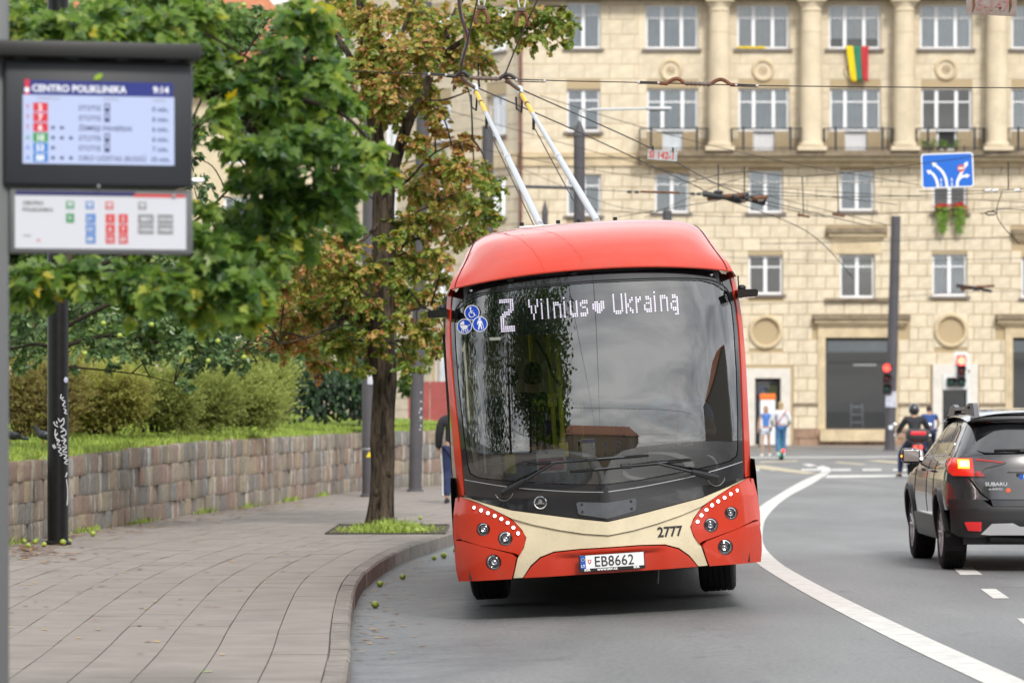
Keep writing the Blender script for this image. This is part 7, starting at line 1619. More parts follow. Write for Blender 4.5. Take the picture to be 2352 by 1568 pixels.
# ------------------------------------------------------------------ posts, signals, signs and overhead wires
mat('post_black', (0.008, 0.008, 0.009), rough=0.35, spec=0.3, var=.3, vscale=9); mat('post_grey', (0.075, 0.07, 0.078), rough=0.6, var=.12, vscale=2); mat('paint_scrawl', (0.62, 0.64, 0.66), rough=.7)
mat('paper', (.68, .68, .70), rough=.8, col2=(.35, .36, .50), vscale=9); mat('wire', (0.035, 0.032, 0.03), rough=.6, metal=.4); mat('rust', (0.16, 0.07, 0.035), rough=.8, var=.4, vscale=14); mat('old_fitting', (0.17, 0.145, 0.12), rough=.7, metal=.3, var=.3, vscale=18); mat('porcelain', (.55, .56, .57), rough=.3)
mat('road_sign_blue', (0.005, 0.13, 0.58), rough=.35, spec=.5); mat('plate_grey', (.40, .42, .43), rough=.6, var=.18, vscale=6); mat('plate_rusty', (0.27, 0.26, 0.25), rough=.7, col2=(.20, .13, .09), vscale=5); mat('faded_red', (.55, .09, .07), rough=.7); mat('faded_red2', (.30, .15, .13), rough=.8)
mat('signal_red', (.8, .02, .02), emit=(1, .16, .10), estr=3.2); mat('signal_red_rim', (.8, .02, .02), emit=(1, .03, .02), estr=5.0); mat('signal_off_green', (.01, .05, .04), rough=.2); mat('signal_off_red', (.08, .012, .01), rough=.2); mat('signal_housing', (.035, .02, .025), rough=.5); mat('signal_board', (.72, .73, .71), rough=.5)
def post(name, label, pts, r, m, cat='post', tip=False):
    base = Vector(pts[0]); t_ = thing(name, label, cat, tuple(base)); P = [Vector(p)-base for p in pts]
    MB().tube(P, r, 20).build('shaft', m, t_, smooth=50)
    rr = r if not isinstance(r, (list, tuple)) else r[0]
    MB().lathe([(rr*1.28, -.01), (rr*1.28, .03), (rr*1.05, .05)], 20).build('base_collar', m, t_, smooth=40)
    if tip:
        d = (P[-1]-P[-2]).normalized(); q = r if not isinstance(r, (list, tuple)) else r[-1]
        MB().tube([P[-1]-d*.02, P[-1]+d*.04, P[-1]+d*tip], [q*1.12, q*1.12, .01], 20).build('pointed_cap', m, t_, smooth=30)
    return t_
# black lamp post with graffiti
p0 = G(133, 1250, SW); X0, Y0 = p0.x, p0.y
lp = post('lamp_post', 'black lamp post with white graffiti in front of the granite wall', [(X0, Y0, SW), (X0, Y0, 4), (X0, Y0, 9)], .125, 'post_black')
def onpost(dx, dy, r=.1275):
    p = W(dx, dy, Y0-.1); x = max(-.999, min(.999, (p.x-X0)/r)); return (r*x, -r*math.sqrt(1-x*x), p.z-SW)
rs_ = random.Random(9)
scr = [[(134, 960), (139, 968), (146, 960), (146, 973), (139, 980), (148, 986), (140, 992)], [(142, 990), (150, 988), (150, 998), (141, 1001), (150, 1008)], [(141, 1012), (151, 1010), (146, 1018), (152, 1024)], [(143, 1026), (152, 1028), (144, 1036), (153, 1038)], [(145, 1042), (153, 1046), (147, 1052), (154, 1056), (148, 1062), (154, 1066)],
       [(126, 975), (134, 980)], [(128, 985), (127, 1000), (133, 994), (128, 1004), (136, 1010)], [(130, 1012), (138, 1010), (132, 1020), (140, 1022)], [(133, 1026), (141, 1030), (135, 1036), (143, 1042), (138, 1046)], [(124, 968), (126, 974)], [(130, 967), (132, 973)], [(121, 1022), (126, 1030)], [(124, 1020), (129, 1028)], [(141, 905), (140, 915), (146, 912)], [(142, 918), (149, 922), (144, 930), (150, 934)], [(146, 938), (151, 942), (148, 948), (153, 950)], [(152, 1100), (154, 1130), (153, 1160)], [(153, 1085), (150, 1095)]]
for s_ in scr:
    MB().tube([onpost(p.x, p.y) for p in catmull([(a, c, 0) for a, c in s_], 4)], .006, 5).build('graffiti', 'paint_scrawl', lp)
MB().lathe([(.035, 0), (.001, .002)], 16, Matrix.Translation(onpost(151, 872, .127)) @ Matrix.Rotation(R(50), 4, 'Z') @ Matrix.Rotation(R(90), 4, 'X')).build('sticker', 'paper', lp)
# grey posts along the pavement
a = G(846, 1140, SW); t_ = post('lamp_post', 'grey post with a notice, just left of the linden trunk', [tuple(a), (a.x, a.y, 4), (a.x+.05, a.y, 9)], .118, 'post_grey')
MB().box((.035, -.115, 2.35), (.10, .02, .62)).build('notice', 'paper', t_); MB().prism([(-.06, 0), (.06, 0), (0, .11)], lambda x, z: (x+.02, -.121, .72+z), lambda x, z: (x+.02, -.123, .72+z)).build('warning_triangle', 'yellow_print', t_); MB().tube([(0, 0, .86), (0, 0, .885)], .122, 20).build('seam_band', 'steel_light', t_)
a = G(953, 1128, SW); t_ = post('lamp_post', 'leaning grey post with peeling white paint, right of the linden trunk', [tuple(a), (a.x+.06, a.y, 3), (a.x+.20, a.y, 9.5)], .128, 'post_grey')
b = MB()
for k in range(16):
    z = 1.2+.055*k; b.box((.095+.02*math.sin(k*2.1), -.095, z+rs_.uniform(-.02, .02)), (rs_.uniform(.02, .06), .02, rs_.uniform(.02, .06)), rz=.8)
tag(b.build('peeling_paint', 'paint_scrawl', t_), kind='stuff')
a = W(1120, 290, 85); post('catenary_post', 'grey flat topped wire post between the linden and the left trolley pole', [(a.x, 85, 0), (a.x, 85, 4), tuple(a)], .13, 'post_grey')
a = W(1330, 312, 80); t_ = post('catenary_post', 'grey wire post with pointed cap, right of the trolley poles', [(a.x, 80, 0), (a.x, 80, 4), tuple(a)], .122, 'post_grey', tip=.36)
MB().tube([(-.02, 0, W(0, 432, 80).z), (-1.28, .1, W(0, 428, 80).z)], .035, 8).build('bracket_arm', 'post_grey', t_)
MB().tube([(0, 0, W(0, 285, 80).z), (.02, 0, W(0, 256, 80).z), (.3, 0, W(0, 252, 80).z), (1.9, 0, W(0, 249, 80).z)], .028, 8).build('lamp_arm', 'porcelain', t_, smooth=60)
e = empty('lantern', (0, 0, 0), 0, t_); MB().box((1.72, 0, W(0, 250, 80).z), (.55, .2, .07), ch=.03).build('housing', 'porcelain', e, smooth=50); MB().box((1.72, 0, W(0, 250, 80).z-.042), (.4, .14, .012)).build('lens', 'lens_glass', e)
a = W(1251, 492, 110); post('catenary_post', 'thin far post with pointed tip above the trolleybus roof', [(a.x, 110, 0), (a.x, 110, 3), tuple(a)], .09, 'post_grey', tip=.42)
a = W(1532, 484, 118); post('catenary_post', 'short grey post top showing above the middle of the roof', [(a.x, 118, 0), (a.x, 118, 3), tuple(a)], .15, 'post_grey')
a0, a1 = G(2040, 1034), W(2057, 497, 144)
t_ = post('catenary_post', 'thick grey leaning post at the junction with a traffic signal and poster', [(a0.x, 144, 0), (lerp(a0.x, a1.x, .5), 144, a1.z/2), (a1.x, 144, a1.z)], [.21, .20, .185], 'post_grey')
MB().box((.03, -.215, 2.0), (.42, .02, .62)).build('poster', 'paper', t_); MB().sphere((.02, -.2, .9), .09, 10, 6, (1, .2, 1)).build('blue_sticker', 'curtain_pale', t_)
# pedestrian signal fixed to that post (seen from its side)
ts = thing('traffic_signal', 'small three light signal showing red on the leaning grey post', 'traffic light', tuple(W(2031, 905, 143.6)))
MB().box((.12, .2, .62), (.36, .30, 1.24), ch=.05).build('housing', 'signal_housing', ts, smooth=40); MB().box((.33, .2, .62), (.16, .06, .10)).build('bracket', 'post_grey', ts)
for k, mm in enumerate(('signal_off_green', 'signal_off_red', 'signal_red_rim')):
    z = .22+k*.40; MB().sphere((.08, .02, z), .135, 14, 8, (1, .35, 1)).build('light', mm, ts, smooth=179); MB().lathe([(.16, 0), (.165, .24)], 16, Matrix.Translation((.08, .06, z)) @ Matrix.Rotation(R(90), 4, 'X'), arc=(0.1, math.pi-.1)).build('hood', 'signal_housing', ts, smooth=60)
# main signal with white backing board and an extra arrow lamp
q = W(2195, 895, 118); sg = thing('traffic_signal', 'traffic light with white backing board, round red lit and extra arrow lamp', 'traffic light', (q.x, 118, 0)); k = 118/F
def sp(px, py): return ((px-2195)*k, q.z+(895-py)*k)
def loop(pts): return [sp(*p) for p in pts]
bo = [(2165, 893), (2165, 858), (2190, 858), (2190, 810), (2193, 807), (2220, 807), (2223, 810), (2223, 888), (2218, 894), (2169, 895)]
MB().prism(loop(bo), lambda x, z: (x, .02, z), lambda x, z: (x, -.02, z)).build('backing_board', 'signal_board', sg)
bi = [(2174, 887), (2174, 867), (2198, 867), (2198, 816), (2215, 816), (2215, 887)]
MB().prism(loop(bi), lambda x, z: (x, -.022, z), lambda x, z: (x, -.16, z)).build('housing', 'signal_housing', sg)
for px, py, mm in ((2206.5, 828, 'signal_red'), (2206.5, 851, 'signal_off_red'), (2206, 877, 'signal_off_green'), (2183, 877, 'signal_off_green')):
    x, z = sp(px, py); r_ = .125
    MB().sphere((x, -.165, z), r_, 16, 8, (1, .3, 1)).build('light', mm, sg, smooth=179); MB().lathe([(r_*1.08, 0), (r_*1.14, .16)], 16, Matrix.Translation((x, -.16, z)) @ Matrix.Rotation(R(90), 4, 'X'), arc=(.1, math.pi-.1)).build('hood', 'signal_housing', sg, smooth=60)
    if mm == 'signal_red': MB().lathe([(r_*1.0, .0), (r_*1.2, .005)], 20, Matrix.Translation((x, -.163, z)) @ Matrix.Rotation(R(90), 4, 'X')).build('red_rim', 'signal_red_rim', sg)
MB().tube([(.40, .10, 0), (.40, .10, q.z+1.15)], .055, 12).build('mast', 'signal_board', sg, smooth=60); MB().box((.40, .04, q.z+.6), (.08, .1, .06)).build('bracket', 'post_grey', sg)
# blue lane sign hung on the wires
Yb = 80.0; k = Yb/F; c = W(2175, 392, Yb); sn = thing('lane_sign', 'blue lane direction sign with white arrows hanging over the junction', 'road sign', tuple(c)); ROT = R(2)
def s2(px, py): x, z = (px-2175)*k, (392-py)*k; return x*math.cos(ROT)-z*math.sin(ROT), x*math.sin(ROT)+z*math.cos(ROT)
def rr_rect(x0, y0, x1, y1, r, n=4):
    out = []
    for cx, cy, a in ((x1-r, y0+r, -90), (x1-r, y1-r, 0), (x0+r, y1-r, 90), (x0+r, y0+r, 180)): out += [(cx+r*math.cos(R(a+90*i/n)), cy+r*math.sin(R(a+90*i/n))) for i in range(n+1)]
    return out
def sprism(pts, y0, y1, name, m_): return MB().prism([s2(*p) for p in pts], lambda x, z: (x, y0, z), lambda x, z: (x, y1, z)).build(name, m_, sn)
sprism(rr_rect(2115, 352, 2235, 432, 7), 0, -.03, 'board', 'white_print'); sprism(rr_rect(2118, 355, 2232, 429, 5), -.031, -.033, 'blue_field', 'road_sign_blue')
def arrow_path(pts, w0, w1, tip):
    P = catmull([(a, c, 0) for a, c in pts], 6); Lh, Rh = [], []
    for i, p in enumerate(P):
        d = (P[min(i+1, len(P)-1)]-P[max(i-1, 0)]).normalized(); n = Vector((-d.y, d.x, 0)); w_ = lerp(w0, w1, i/(len(P)-1)); Lh.append((p.x+n.x*w_, p.y+n.y*w_)); Rh.append((p.x-n.x*w_, p.y-n.y*w_))
    d = (P[-1]-P[-2]).normalized(); n = Vector((-d.y, d.x, 0)); e_ = P[-1]
    hd = [(e_.x+n.x*tip*.75, e_.y+n.y*tip*.75), (e_.x+d.x*tip*1.25, e_.y+d.y*tip*1.25), (e_.x-n.x*tip*.75, e_.y-n.y*tip*.75)]
    return Lh, Rh, hd
def arrow_on(pts, w0, w1, tip, lift):
    Lh, Rh, hd = arrow_path(pts, w0, w1, tip); b = MB()
    for i in range(len(Lh)-1): b.add([(*[s2(*q_)[0] for q_ in (p,)], lift, s2(*p)[1]) for p in (Lh[i], Lh[i+1], Rh[i+1], Rh[i])], [(0, 1, 2, 3)])
    b.add([(s2(*p)[0], lift-.001, s2(*p)[1]) for p in hd], [(0, 1, 2)]); b.build('arrow', 'white_print', sn)
arrow_on([(2152, 429), (2149, 413), (2142, 400), (2135, 395)], 3.2, 2.8, 8, -.036); arrow_on([(2173, 429), (2170, 410), (2162, 393), (2147, 379)], 3.2, 2.8, 8, -.036); arrow_on([(2196, 429), (2198, 415), (2207, 398), (2217, 381)], 3.4, 2.8, 8, -.036); arrow_on([(2200, 414), (2206, 408), (2217, 406)], 3.0, 2.8, 7.5, -.037)
for px in (2159.5, 2184): sprism([(px-1.2, 410), (px+1.2, 410), (px+1.2, 417), (px-1.2, 417)], -.034, -.036, 'lane_dash', 'white_print'); sprism([(px-1.2, 420), (px+1.2, 420), (px+1.2, 428), (px-1.2, 428)], -.034, -.036, 'lane_dash', 'white_print')
sprism(circle(2206, 388, 8.5, 20), -.038, -.040, 'no_entry_disc', 'faded_red'); sprism([(2200, 386), (2212, 386), (2212, 390), (2200, 390)], -.041, -.043, 'no_entry_bar', 'white_print')
for px in (2135, 2215): a = s2(px, 352); MB().tube([(a[0], .0, a[1]-.05), (a[0], .0, a[1]+.16)], .012, 6).build('hanger', 'wire', sn)
# number plates hanging from wires
c = W(1521, 357, 50); t_ = thing('wire_plate', 'tilted grey plate lettered SI 142-1 hanging from a trolley wire', 'plate', tuple(c)); mt = Matrix.Rotation(R(5), 4, 'Y'); k = 50/F
MB().box((0, 0, 0), (68*k, .01, 23*k)).build('board', 'plate_grey', t_).matrix_basis = mt
text_mesh('plate_text', 'SI 142-1', 22*k, 'faded_red', t_, mt @ face_cam(-31*k, -.008, -7.5*k), sx=.82, bold=.004)
for px in (-22, 24): MB().tube([(px*k, 0, 9*k-px*k*.09), (px*k, 0, 20*k-px*k*.09)], .014, 6).build('clip', 'wire', t_)
c = W(2276, 16, 34); t_ = thing('wire_plate', 'rusty grey plate lettered 15-147 cut by the top right edge', 'plate', tuple(c)); mt = Matrix.Rotation(R(2.5), 4, 'Y'); k = 34/F
MB().box((0, 0, 12*k), (116*k, .008, 64*k)).build('board', 'plate_rusty', t_).matrix_basis = mt
text_mesh('plate_text', '15-147', 34*k, 'faded_red2', t_, mt @ face_cam(-50*k, -.008, -8*k), sx=.95, bold=.003)
for px in (-42, 42): MB().tube([(px*k, -.008, 40*k), (px*k+.01, -.008, 2*k), (px*k-.004, -.008, -12*k)], [.010, .012, .005], 5).build('rust_streak', 'rust', t_)
# ---- overhead wires
def wire(name, label, pts, r=.008, m_='wire', sag=0.0, cat='wire', n=6):
    P = [p if isinstance(p, Vector) else W(*p) for p in pts]; base = P[0].copy(); t_ = thing(name, label, cat, tuple(base)); MB().tube([p-base for p in catmull(P, n)], r, 6).build('cable', m_, t_, smooth=60); return t_, base
def fit(t_, base, name, pts, r, m_='old_fitting', sm=60): return MB().tube([W(*p)-base for p in pts], r, 8).build(name, m_, t_, smooth=sm)
wl, bl = wire('contact_wire', 'left trolley wire running over the left current collector', [Vector((.9, -60, 5.3)), Vector((.65, -20, 5.25)), Vector((.35, 5, 5.2)), (1160, -260, 25), (1096, 0, 32.6), (1058, 163, 39.0), (1061, 172, 39.3), (1072, 188, 39.9), (1089, 199, 40.6), (1316, 298, 47), (1590, 424, 58.5), (1650, 447, 61), (1900, 500, 70)], .0085, n=8)
fit(wl, bl, 'curved_shoe_guide', [(1058, 165, 38.98), (1060, 178, 39.3), (1071, 189, 39.8), (1088, 201, 40.5)], .022, 'old_fitting')
wr, br = wire('contact_wire', 'right trolley wire running over the right current collector', [Vector((1.55, -60, 5.3)), Vector((1.3, -20, 5.25)), Vector((1.0, 5, 5.2)), (1400, -320, 25), (1234, 0, 32.6), (1161, 168, 39.1), (1164, 176, 39.4), (1176, 193, 40.0), (1192, 204, 40.8), (1487, 337, 50), (1642, 421, 58.5), (1760, 462, 63), (2000, 520, 70)], .0085, n=8)
fit(wr, br, 'curved_shoe_guide', [(1161, 170, 39.08), (1163, 182, 39.4), (1175, 194, 39.9), (1191, 206, 40.7)], .022, 'old_fitting')
sw_, bs_ = wire('span_wire', 'span wire with link fittings crossing the picture above the trolleybus', [(600, 150, 39), (820, 164, 39), (1005, 172, 39), (1250, 185, 39), (1470, 190, 39), (1740, 197, 39), (2100, 201, 39), (2500, 203, 39)], .006)
for a, c in (((985, 171), (1024, 173)), ((1185, 185), (1250, 187)), ((1466, 190), (1512, 191)), ((1690, 196), (1738, 198))):
    for dz in (-2.2, 2.2): fit(sw_, bs_, 'link_strap', [(a[0], a[1]+dz, 38.97), (c[0], c[1]+dz, 38.97)], .006, 'dark_metal')
    for q_ in (a, c): o = MB().sphere(W(q_[0], q_[1], 38.95)-bs_, .017, 8, 6).build('link_bolt', 'steel_light', sw_)
for (x0, y0), (x1, y1), mm in (((1024, 174), (1046, 176), 'dark_metal'), ((1078, 179), (1145, 182), 'old_fitting'), ((1512, 191), (1533, 193), 'rust'), ((1572, 192), (1632, 194), 'old_fitting'), ((1676, 195), (1694, 196), 'rust')):
    fit(sw_, bs_, 'insulator_rod', [(x0, y0, 38.96), (x1, y1, 38.96)], .020, mm)
    if x1-x0 > 40:
        for i in range(6): x = lerp(x0+6, x1-6, i/5); fit(sw_, bs_, 'insulator_rib', [(x-1, lerp(y0, y1, i/5), 38.96), (x+1, lerp(y0, y1, i/5), 38.96)], .030, mm)
for x0, x1, y, mm in ((1046, 1078, 177, 'dark_metal'), (1145, 1186, 183, 'dark_metal'), (1532, 1572, 192, 'rust'), (1632, 1676, 194, 'rust')):
    fit(sw_, bs_, 'hanger_arch', [(lerp(x0, x1, i/10), y-11*math.sin(math.pi*i/10), 38.97) for i in range(11)], .020, mm)
fc_, bf_ = wire('feeder_cable', 'thick grey feeder cable drooping down to the left trolley wire', [(1052, -60, 36), (1056, 20, 37), (1066, 60, 37.6), (1074, 90, 38), (1066, 120, 38.5), (1058, 150, 39)], .022, 'cable_grey')
for i, (px, py, Y) in enumerate(((1106, 30, 34.5), (1198, 35, 34.0))):
    t_ = thing('wire_hanger', ('rusty insulator hanger above the left trolley wire near the top edge', 'rusty insulator hanger above the right trolley wire near the top edge')[i], 'fitting', tuple(W(px, py, Y))); k = Y/F
    MB().tube([(-14*k, 0, -14*k), (-9*k, 0, 2*k), (0, 0, 8*k), (9*k, 0, 2*k), (15*k, 0, -16*k)], .018, 8).build('yoke', 'rust', t_, smooth=60); MB().box((0, 0, 12*k), (18*k, .06, 10*k), ch=.01).build('clamp', 'old_fitting', t_)
    for S_ in (-1, 1): MB().sphere((S_*14*k, 0, -20*k), 5*k, 8, 6, (1, 1, 1.6)).build('insulator', 'rust', t_); MB().tube([(S_*5*k, 0, 14*k), (S_*16*k, 0, 70*k)], .008, 5).build('stay', 'steel_light', t_)
for i, pts in enumerate(([(985, 242, 75), (1350, 345, 75), (1640, 420, 75), (2050, 520, 75)], [(900, 300, 78), (1400, 397, 78), (1900, 440, 78), (2450, 470, 78)], [(1100, 425, 66), (1450, 440, 66), (1640, 446, 66), (2000, 452, 66), (2450, 436, 66)], [(1340, 480, 82), (1640, 497, 82), (1960, 494, 82), (2450, 470, 82)], [(1500, 390, 90), (1750, 420, 90), (2110, 415, 90)], [(1640, 450, 64), (1850, 530, 66), (1960, 640, 68)], [(1700, 700, 125), (1960, 690, 125), (2200, 672, 125), (2450, 668, 125)], [(1640, 590, 130), (2000, 600, 130), (2450, 590, 130)], [(1480, 500, 86), (1640, 430, 80), (1720, 405, 78)], [(2110, 440, 60), (2300, 437, 60), (2450, 425, 60)], [(2250, 492, 60), (2315, 480, 60), (2450, 495, 60)], [(2300, 440, 60), (2290, 500, 60), (2340, 560, 62)], [(1180, 380, 88), (1400, 470, 88), (1530, 486, 88)], [(1240, 220, 70), (1500, 300, 70), (1800, 372, 70), (2110, 425, 72)], [(1560, 425, 62), (1700, 395, 62), (1900, 402, 64), (2450, 330, 66)], [(1420, 498, 72), (1640, 462, 66), (1760, 440, 64), (2060, 470, 70)], [(1745, 560, 100), (2000, 555, 100), (2450, 540, 100)], [Vector((-14, 4, 5.6)), Vector((0, 4, 5.35)), Vector((14, 4, 5.6))], [Vector((-14, -18, 5.7)), Vector((0, -18, 5.4)), Vector((16, -18, 5.7))])):
    lb = ('thin wire sloping from the linden down to the junction', 'thin wire crossing above the third floor windows', 'wire with red brown rod across the third floor windows', 'wire passing just over the trolleybus roof', 'slack wire behind the blue lane sign', 'wire dropping to the right of the wire crossing', 'low wire with a rusty crossing in front of the second floor windows', 'faint far wire over the second floor windows', 'short wire rising to the wire crossing from the left', 'wire at the right edge below the lane sign', 'lower wire at the right edge with an open link', 'steep wire hanging at the right edge', 'faint wire between the two grey wire posts', 'thin wire sloping past the lettered plate to the lane sign', 'wire rising to the right from the wire crossing', 'slack wire crossing behind the two crossing fittings', 'faint far wire above the second floor windows', 'span wire over the street just behind the camera', 'second span wire further behind the camera')[i]
    t_, bb = wire('overhead_wire', lb, pts, (.007 if pts[0][2] < 100 else .010) if not isinstance(pts[0], Vector) else .014)
    if i == 2:
        fit(t_, bb, 'red_rod', [(1470, 440.5, 66), (1560, 443, 66)], .022, 'rust')
        for x in (1445, 1462, 1590, 1605): fit(t_, bb, 'clamp', [(x-5, 441+(x-1450)*.03, 66), (x+5, 441+(x-1450)*.03, 66)], .026, 'dark_metal')
    if i == 3:
        for x, y in ((1845, 496), (1925, 494.5)): fit(t_, bb, 'clamp', [(x-14, y-4, 82), (x, y, 82), (x+14, y+2, 82)], .03, 'rust'); fit(t_, bb, 'dropper', [(x-3, y-90, 82), (x, y, 82)], .012, 'wire')
    if i == 10: fit(t_, bb, 'open_link', [(2262, 490, 60), (2268, 486, 60), (2282, 486, 60), (2288, 490, 60), (2282, 494, 60), (2268, 494, 60), (2262, 490, 60)], .012, 'dark_metal')
    if i == 9: 
        for x in (2268, 2285, 2335): fit(t_, bb, 'clamp', [(x-6, 438, 60), (x+6, 437, 60)], .024, 'steel_light'); 
        fit(t_, bb, 'dropper', [(2315, 372, 60), (2315, 436, 60)], .010, 'wire')
for i, (px, py, Y, ln) in enumerate(((1662, 452, 62, 60), (1722, 457, 62, 50), (2240, 660, 118, 55))):
    t_ = thing('wire_crossing', ('dark wire crossing fitting in front of the third floor, left of the pair', 'rusty wire crossing fitting in front of the third floor, right of the pair', 'far rusty wire crossing in front of the rightmost second floor window')[i], 'fitting', tuple(W(px, py, Y))); k = Y/F; rr = random.Random(i+3)
    MB().tube([(-ln*k*.8, 0, 6*k), (0, .1, 0), (ln*k*.7, .2, -9*k)], .045, 8).build('rail', 'dark_metal', t_); MB().tube([(-ln*k*.6, .2, -3*k), (0, .1, 1*k), (ln*k*.8, 0, 4*k)], .04, 8).build('rail', 'rust', t_)
    for q_ in range(7): MB().box((rr.uniform(-.7, .7)*ln*k, rr.uniform(0, .2), rr.uniform(-7, 4)*k), (rr.uniform(8, 16)*k, .1, rr.uniform(4, 8)*k), ch=.01).build('clamp', rr.choice(('rust', 'dark_metal', 'old_fitting')), t_)
    if i < 2: MB().sphere((-12*k, .1, 11*k), 9*k, 12, 6, (1.3, 1, .6)).build('insulator_bell', 'dark_metal', t_, smooth=60); MB().tube([(-12*k, .1, 14*k), (-12*k, .1, 75*k)], .012, 6).build('dropper', 'wire', t_)
# ------------------------------------------------------------------ bus stop display at the left edge
mat('stop_grey', (0.13, 0.135, 0.14), rough=.5); mat('stop_dark', (0.024, 0.027, 0.034), rough=.45); mat('stop_black', (.012, .012, .012), rough=.5); mat('screen_body', (.03, .03, .04), emit=(.55, .64, .92), estr=.56); mat('screen_navy', (.01, .01, .05), emit=(.004, .02, .22), estr=.5); mat('screen_red', (.05, .01, .01), emit=(.66, .02, .04), estr=.6); mat('screen_green', (.01, .03, .01), emit=(.01, .30, .03), estr=.6); mat('screen_blue', (.01, .02, .05), emit=(.02, .20, .58), estr=.6); mat('screen_white', (.05, .05, .05), emit=(.95, .97, 1), estr=.6); mat('screen_text', (.05, .06, .15), rough=.5)
mat('panel_white', (.62, .64, .70), rough=.4); mat('print_blue', (.05, .20, .55), rough=.5); mat('print_red', (.62, .05, .05), rough=.5); mat('print_green', (.03, .28, .08), rough=.5); mat('print_grey', (.22, .22, .23), rough=.5); mat('print_navy', (.02, .02, .12), rough=.5); mat('fallen_leaf_green', (.30, .48, .02), rough=.5, emit=None)
YS = 15.4; KS = YS/F; o0 = W(0, 937, YS); bsn = thing('bus_stop_display', 'bus stop display with departure screen and route panel on a grey post', 'sign', (o0.x, YS, 0), R(13)); CS = 1/math.cos(R(13))
def q(px): return px*KS*CS*(1+px*KS*math.tan(R(13))*0/YS)
def hz(py): return EYE+(937-py)*KS
def sb(name, x0, y0, x1, y1, d0, d1, m_, parent=None, ch=0):
    return MB().box(((q(x0)+q(x1))/2, -(d0+d1)/2, (hz(y0)+hz(y1))/2), (q(x1)-q(x0), abs(d1-d0), hz(y0)-hz(y1)), ch=ch).build(name, m_, parent or bsn, smooth=40 if ch else None)
def stx(name, s, px, py, size, m_, d, parent, sx=1.0, bold=0.0): return text_mesh(name, s, size*KS*1.42, m_, parent, face_cam(q(px), -d, hz(py)), sx=sx, bold=bold)
MB().box((q(-12), 0, 1.75), (q(60), .10, 3.5), ch=.01).build('post', 'stop_grey', bsn, smooth=40)
sb('cap', -60, 100, 442, 136, -.10, .16, 'stop_black', ch=.008); hs_ = sb('display_housing', 4, 140, 428, 428, -.06, .09, 'stop_dark', ch=.018)
for px in (44, 156, 268, 381): sb('hinge', px-13, 130, px+13, 139, .07, .095, 'grey_plastic'); sb('hinge_screw', px-7, 131, px+7, 136, .096, .099, 'steel_light')
scn = empty('screen', (0, 0, 0), 0, bsn)
sb('screen_face', 46, 221, 385, 378, .091, .0925, 'screen_body', scn); sb('header_bar', 48, 188, 382, 220.5, .091, .0925, 'screen_navy', scn); sb('stop_mark', 50, 186, 61, 221, .093, .094, 'screen_red', scn); MB().sphere((q(55), -.094, hz(210)), 6*KS, 10, 6, (1, .1, 1)).build('mark_dot', 'screen_white', scn)
stx('stop_name', 'CENTRO POLIKLINIKA', 66, 213, 15.5, 'screen_white', .094, scn, .97, .0012); stx('clock', '9:14', 337, 212, 15, 'screen_white', .094, scn, 1.0, .0012)
for s_, x in (('MARŠRUTAS', 78), ('KRYPTIS', 226), ('LAIKAS', 336)): stx('column_title', s_, x, 232, 6.5, 'print_grey', .094, scn, 1.0)
for i, (l, num, mm, dest, mn) in enumerate((('T', '2', 'screen_red', 'STOTIS', '0 min.'), ('T', '7', 'screen_red', 'STOTIS', '6 min.'), ('T', '6', 'screen_red', 'ŽEMIEJI PANERIAI', '6 min.'), ('A', '10', 'screen_green', 'STOTIS', '6 min.'), ('A', '53', 'screen_blue', 'STOTIS', '7 min.'), ('A', '88', 'screen_blue', 'ORO UOSTAS (RODŪ', '10 min.'))):
    y = 249+i*23; sb('route_box', 69, y-10.3, 102, y+10.3, .0926, .094, mm, scn); stx('route_number', num, 80 if len(num) < 2 else 75, y+7, 13.5, 'screen_white', .0955, scn, 1.0, .0012); stx('route_letter', l, 52, y+6, 11, mm, .094, scn, 1.0, .0004)
    stx('destination', dest, 170, y+6, 11.5, 'screen_text', .094, scn, .98, .0004); stx('minutes', mn, 335 if i < 5 else 331, y+6, 11.5, 'screen_text', .094, scn, .95, .0006)
    if dest == 'STOTIS': sb('bus_icon', 228, y-11, 240, y+9, .0926, .0935, 'screen_text', scn); sb('bus_icon_window', 230.5, y-8, 237.5, y-1, .0936, .094, 'screen_body', scn)
    for k in range((0, 0, 2, 3, 1, 3)[i]): sb('service_icon', 109+k*20, y-3, 117+k*20, y+4, .0926, .0935, 'screen_text', scn)
rp_ = empty('route_panel', (0, 0, 0), 0, bsn); sb('panel_frame', 18, 432, 430, 582, -.03, .06, 'stop_grey', rp_, ch=.01); sb('panel_face', 30, 450, 414, 571, .061, .063, 'panel_white', rp_); sb('navy_band', 32, 439, 300, 449, .061, .0625, 'print_navy', rp_); sb('red_band', 296, 444, 412, 451, .0632, .0645, 'print_red', rp_); MB().sphere((q(386), -.066, hz(448)), 5*KS, 8, 5).build('latch', 'steel_light', rp_)
stx('panel_name', 'CENTRO', 47, 471, 8, 'print_grey', .065, rp_, 1.05, .0008); stx('panel_name', 'POLIKLINIKA', 47, 486, 8, 'print_grey', .065, rp_, 1.05, .0008); stx('small_print', 'stotis', 48, 544, 6, 'print_grey', .065, rp_); stx('small_mark', 'M', 78, 557, 8, 'print_red', .065, rp_)
for px, mm in ((153, 'print_green'), (197, 'print_blue'), (241, 'print_red'), (315, 'print_grey')): sb('mode_icon', px-9, 462, px+9, 480, .0632, .0642, mm, rp_); sb('mode_icon_window', px-6, 465, px+6, 472, .0643, .065, 'panel_white', rp_); sb('mode_icon_foot', px-5, 475, px+5, 477.5, .0643, .065, 'panel_white', rp_)
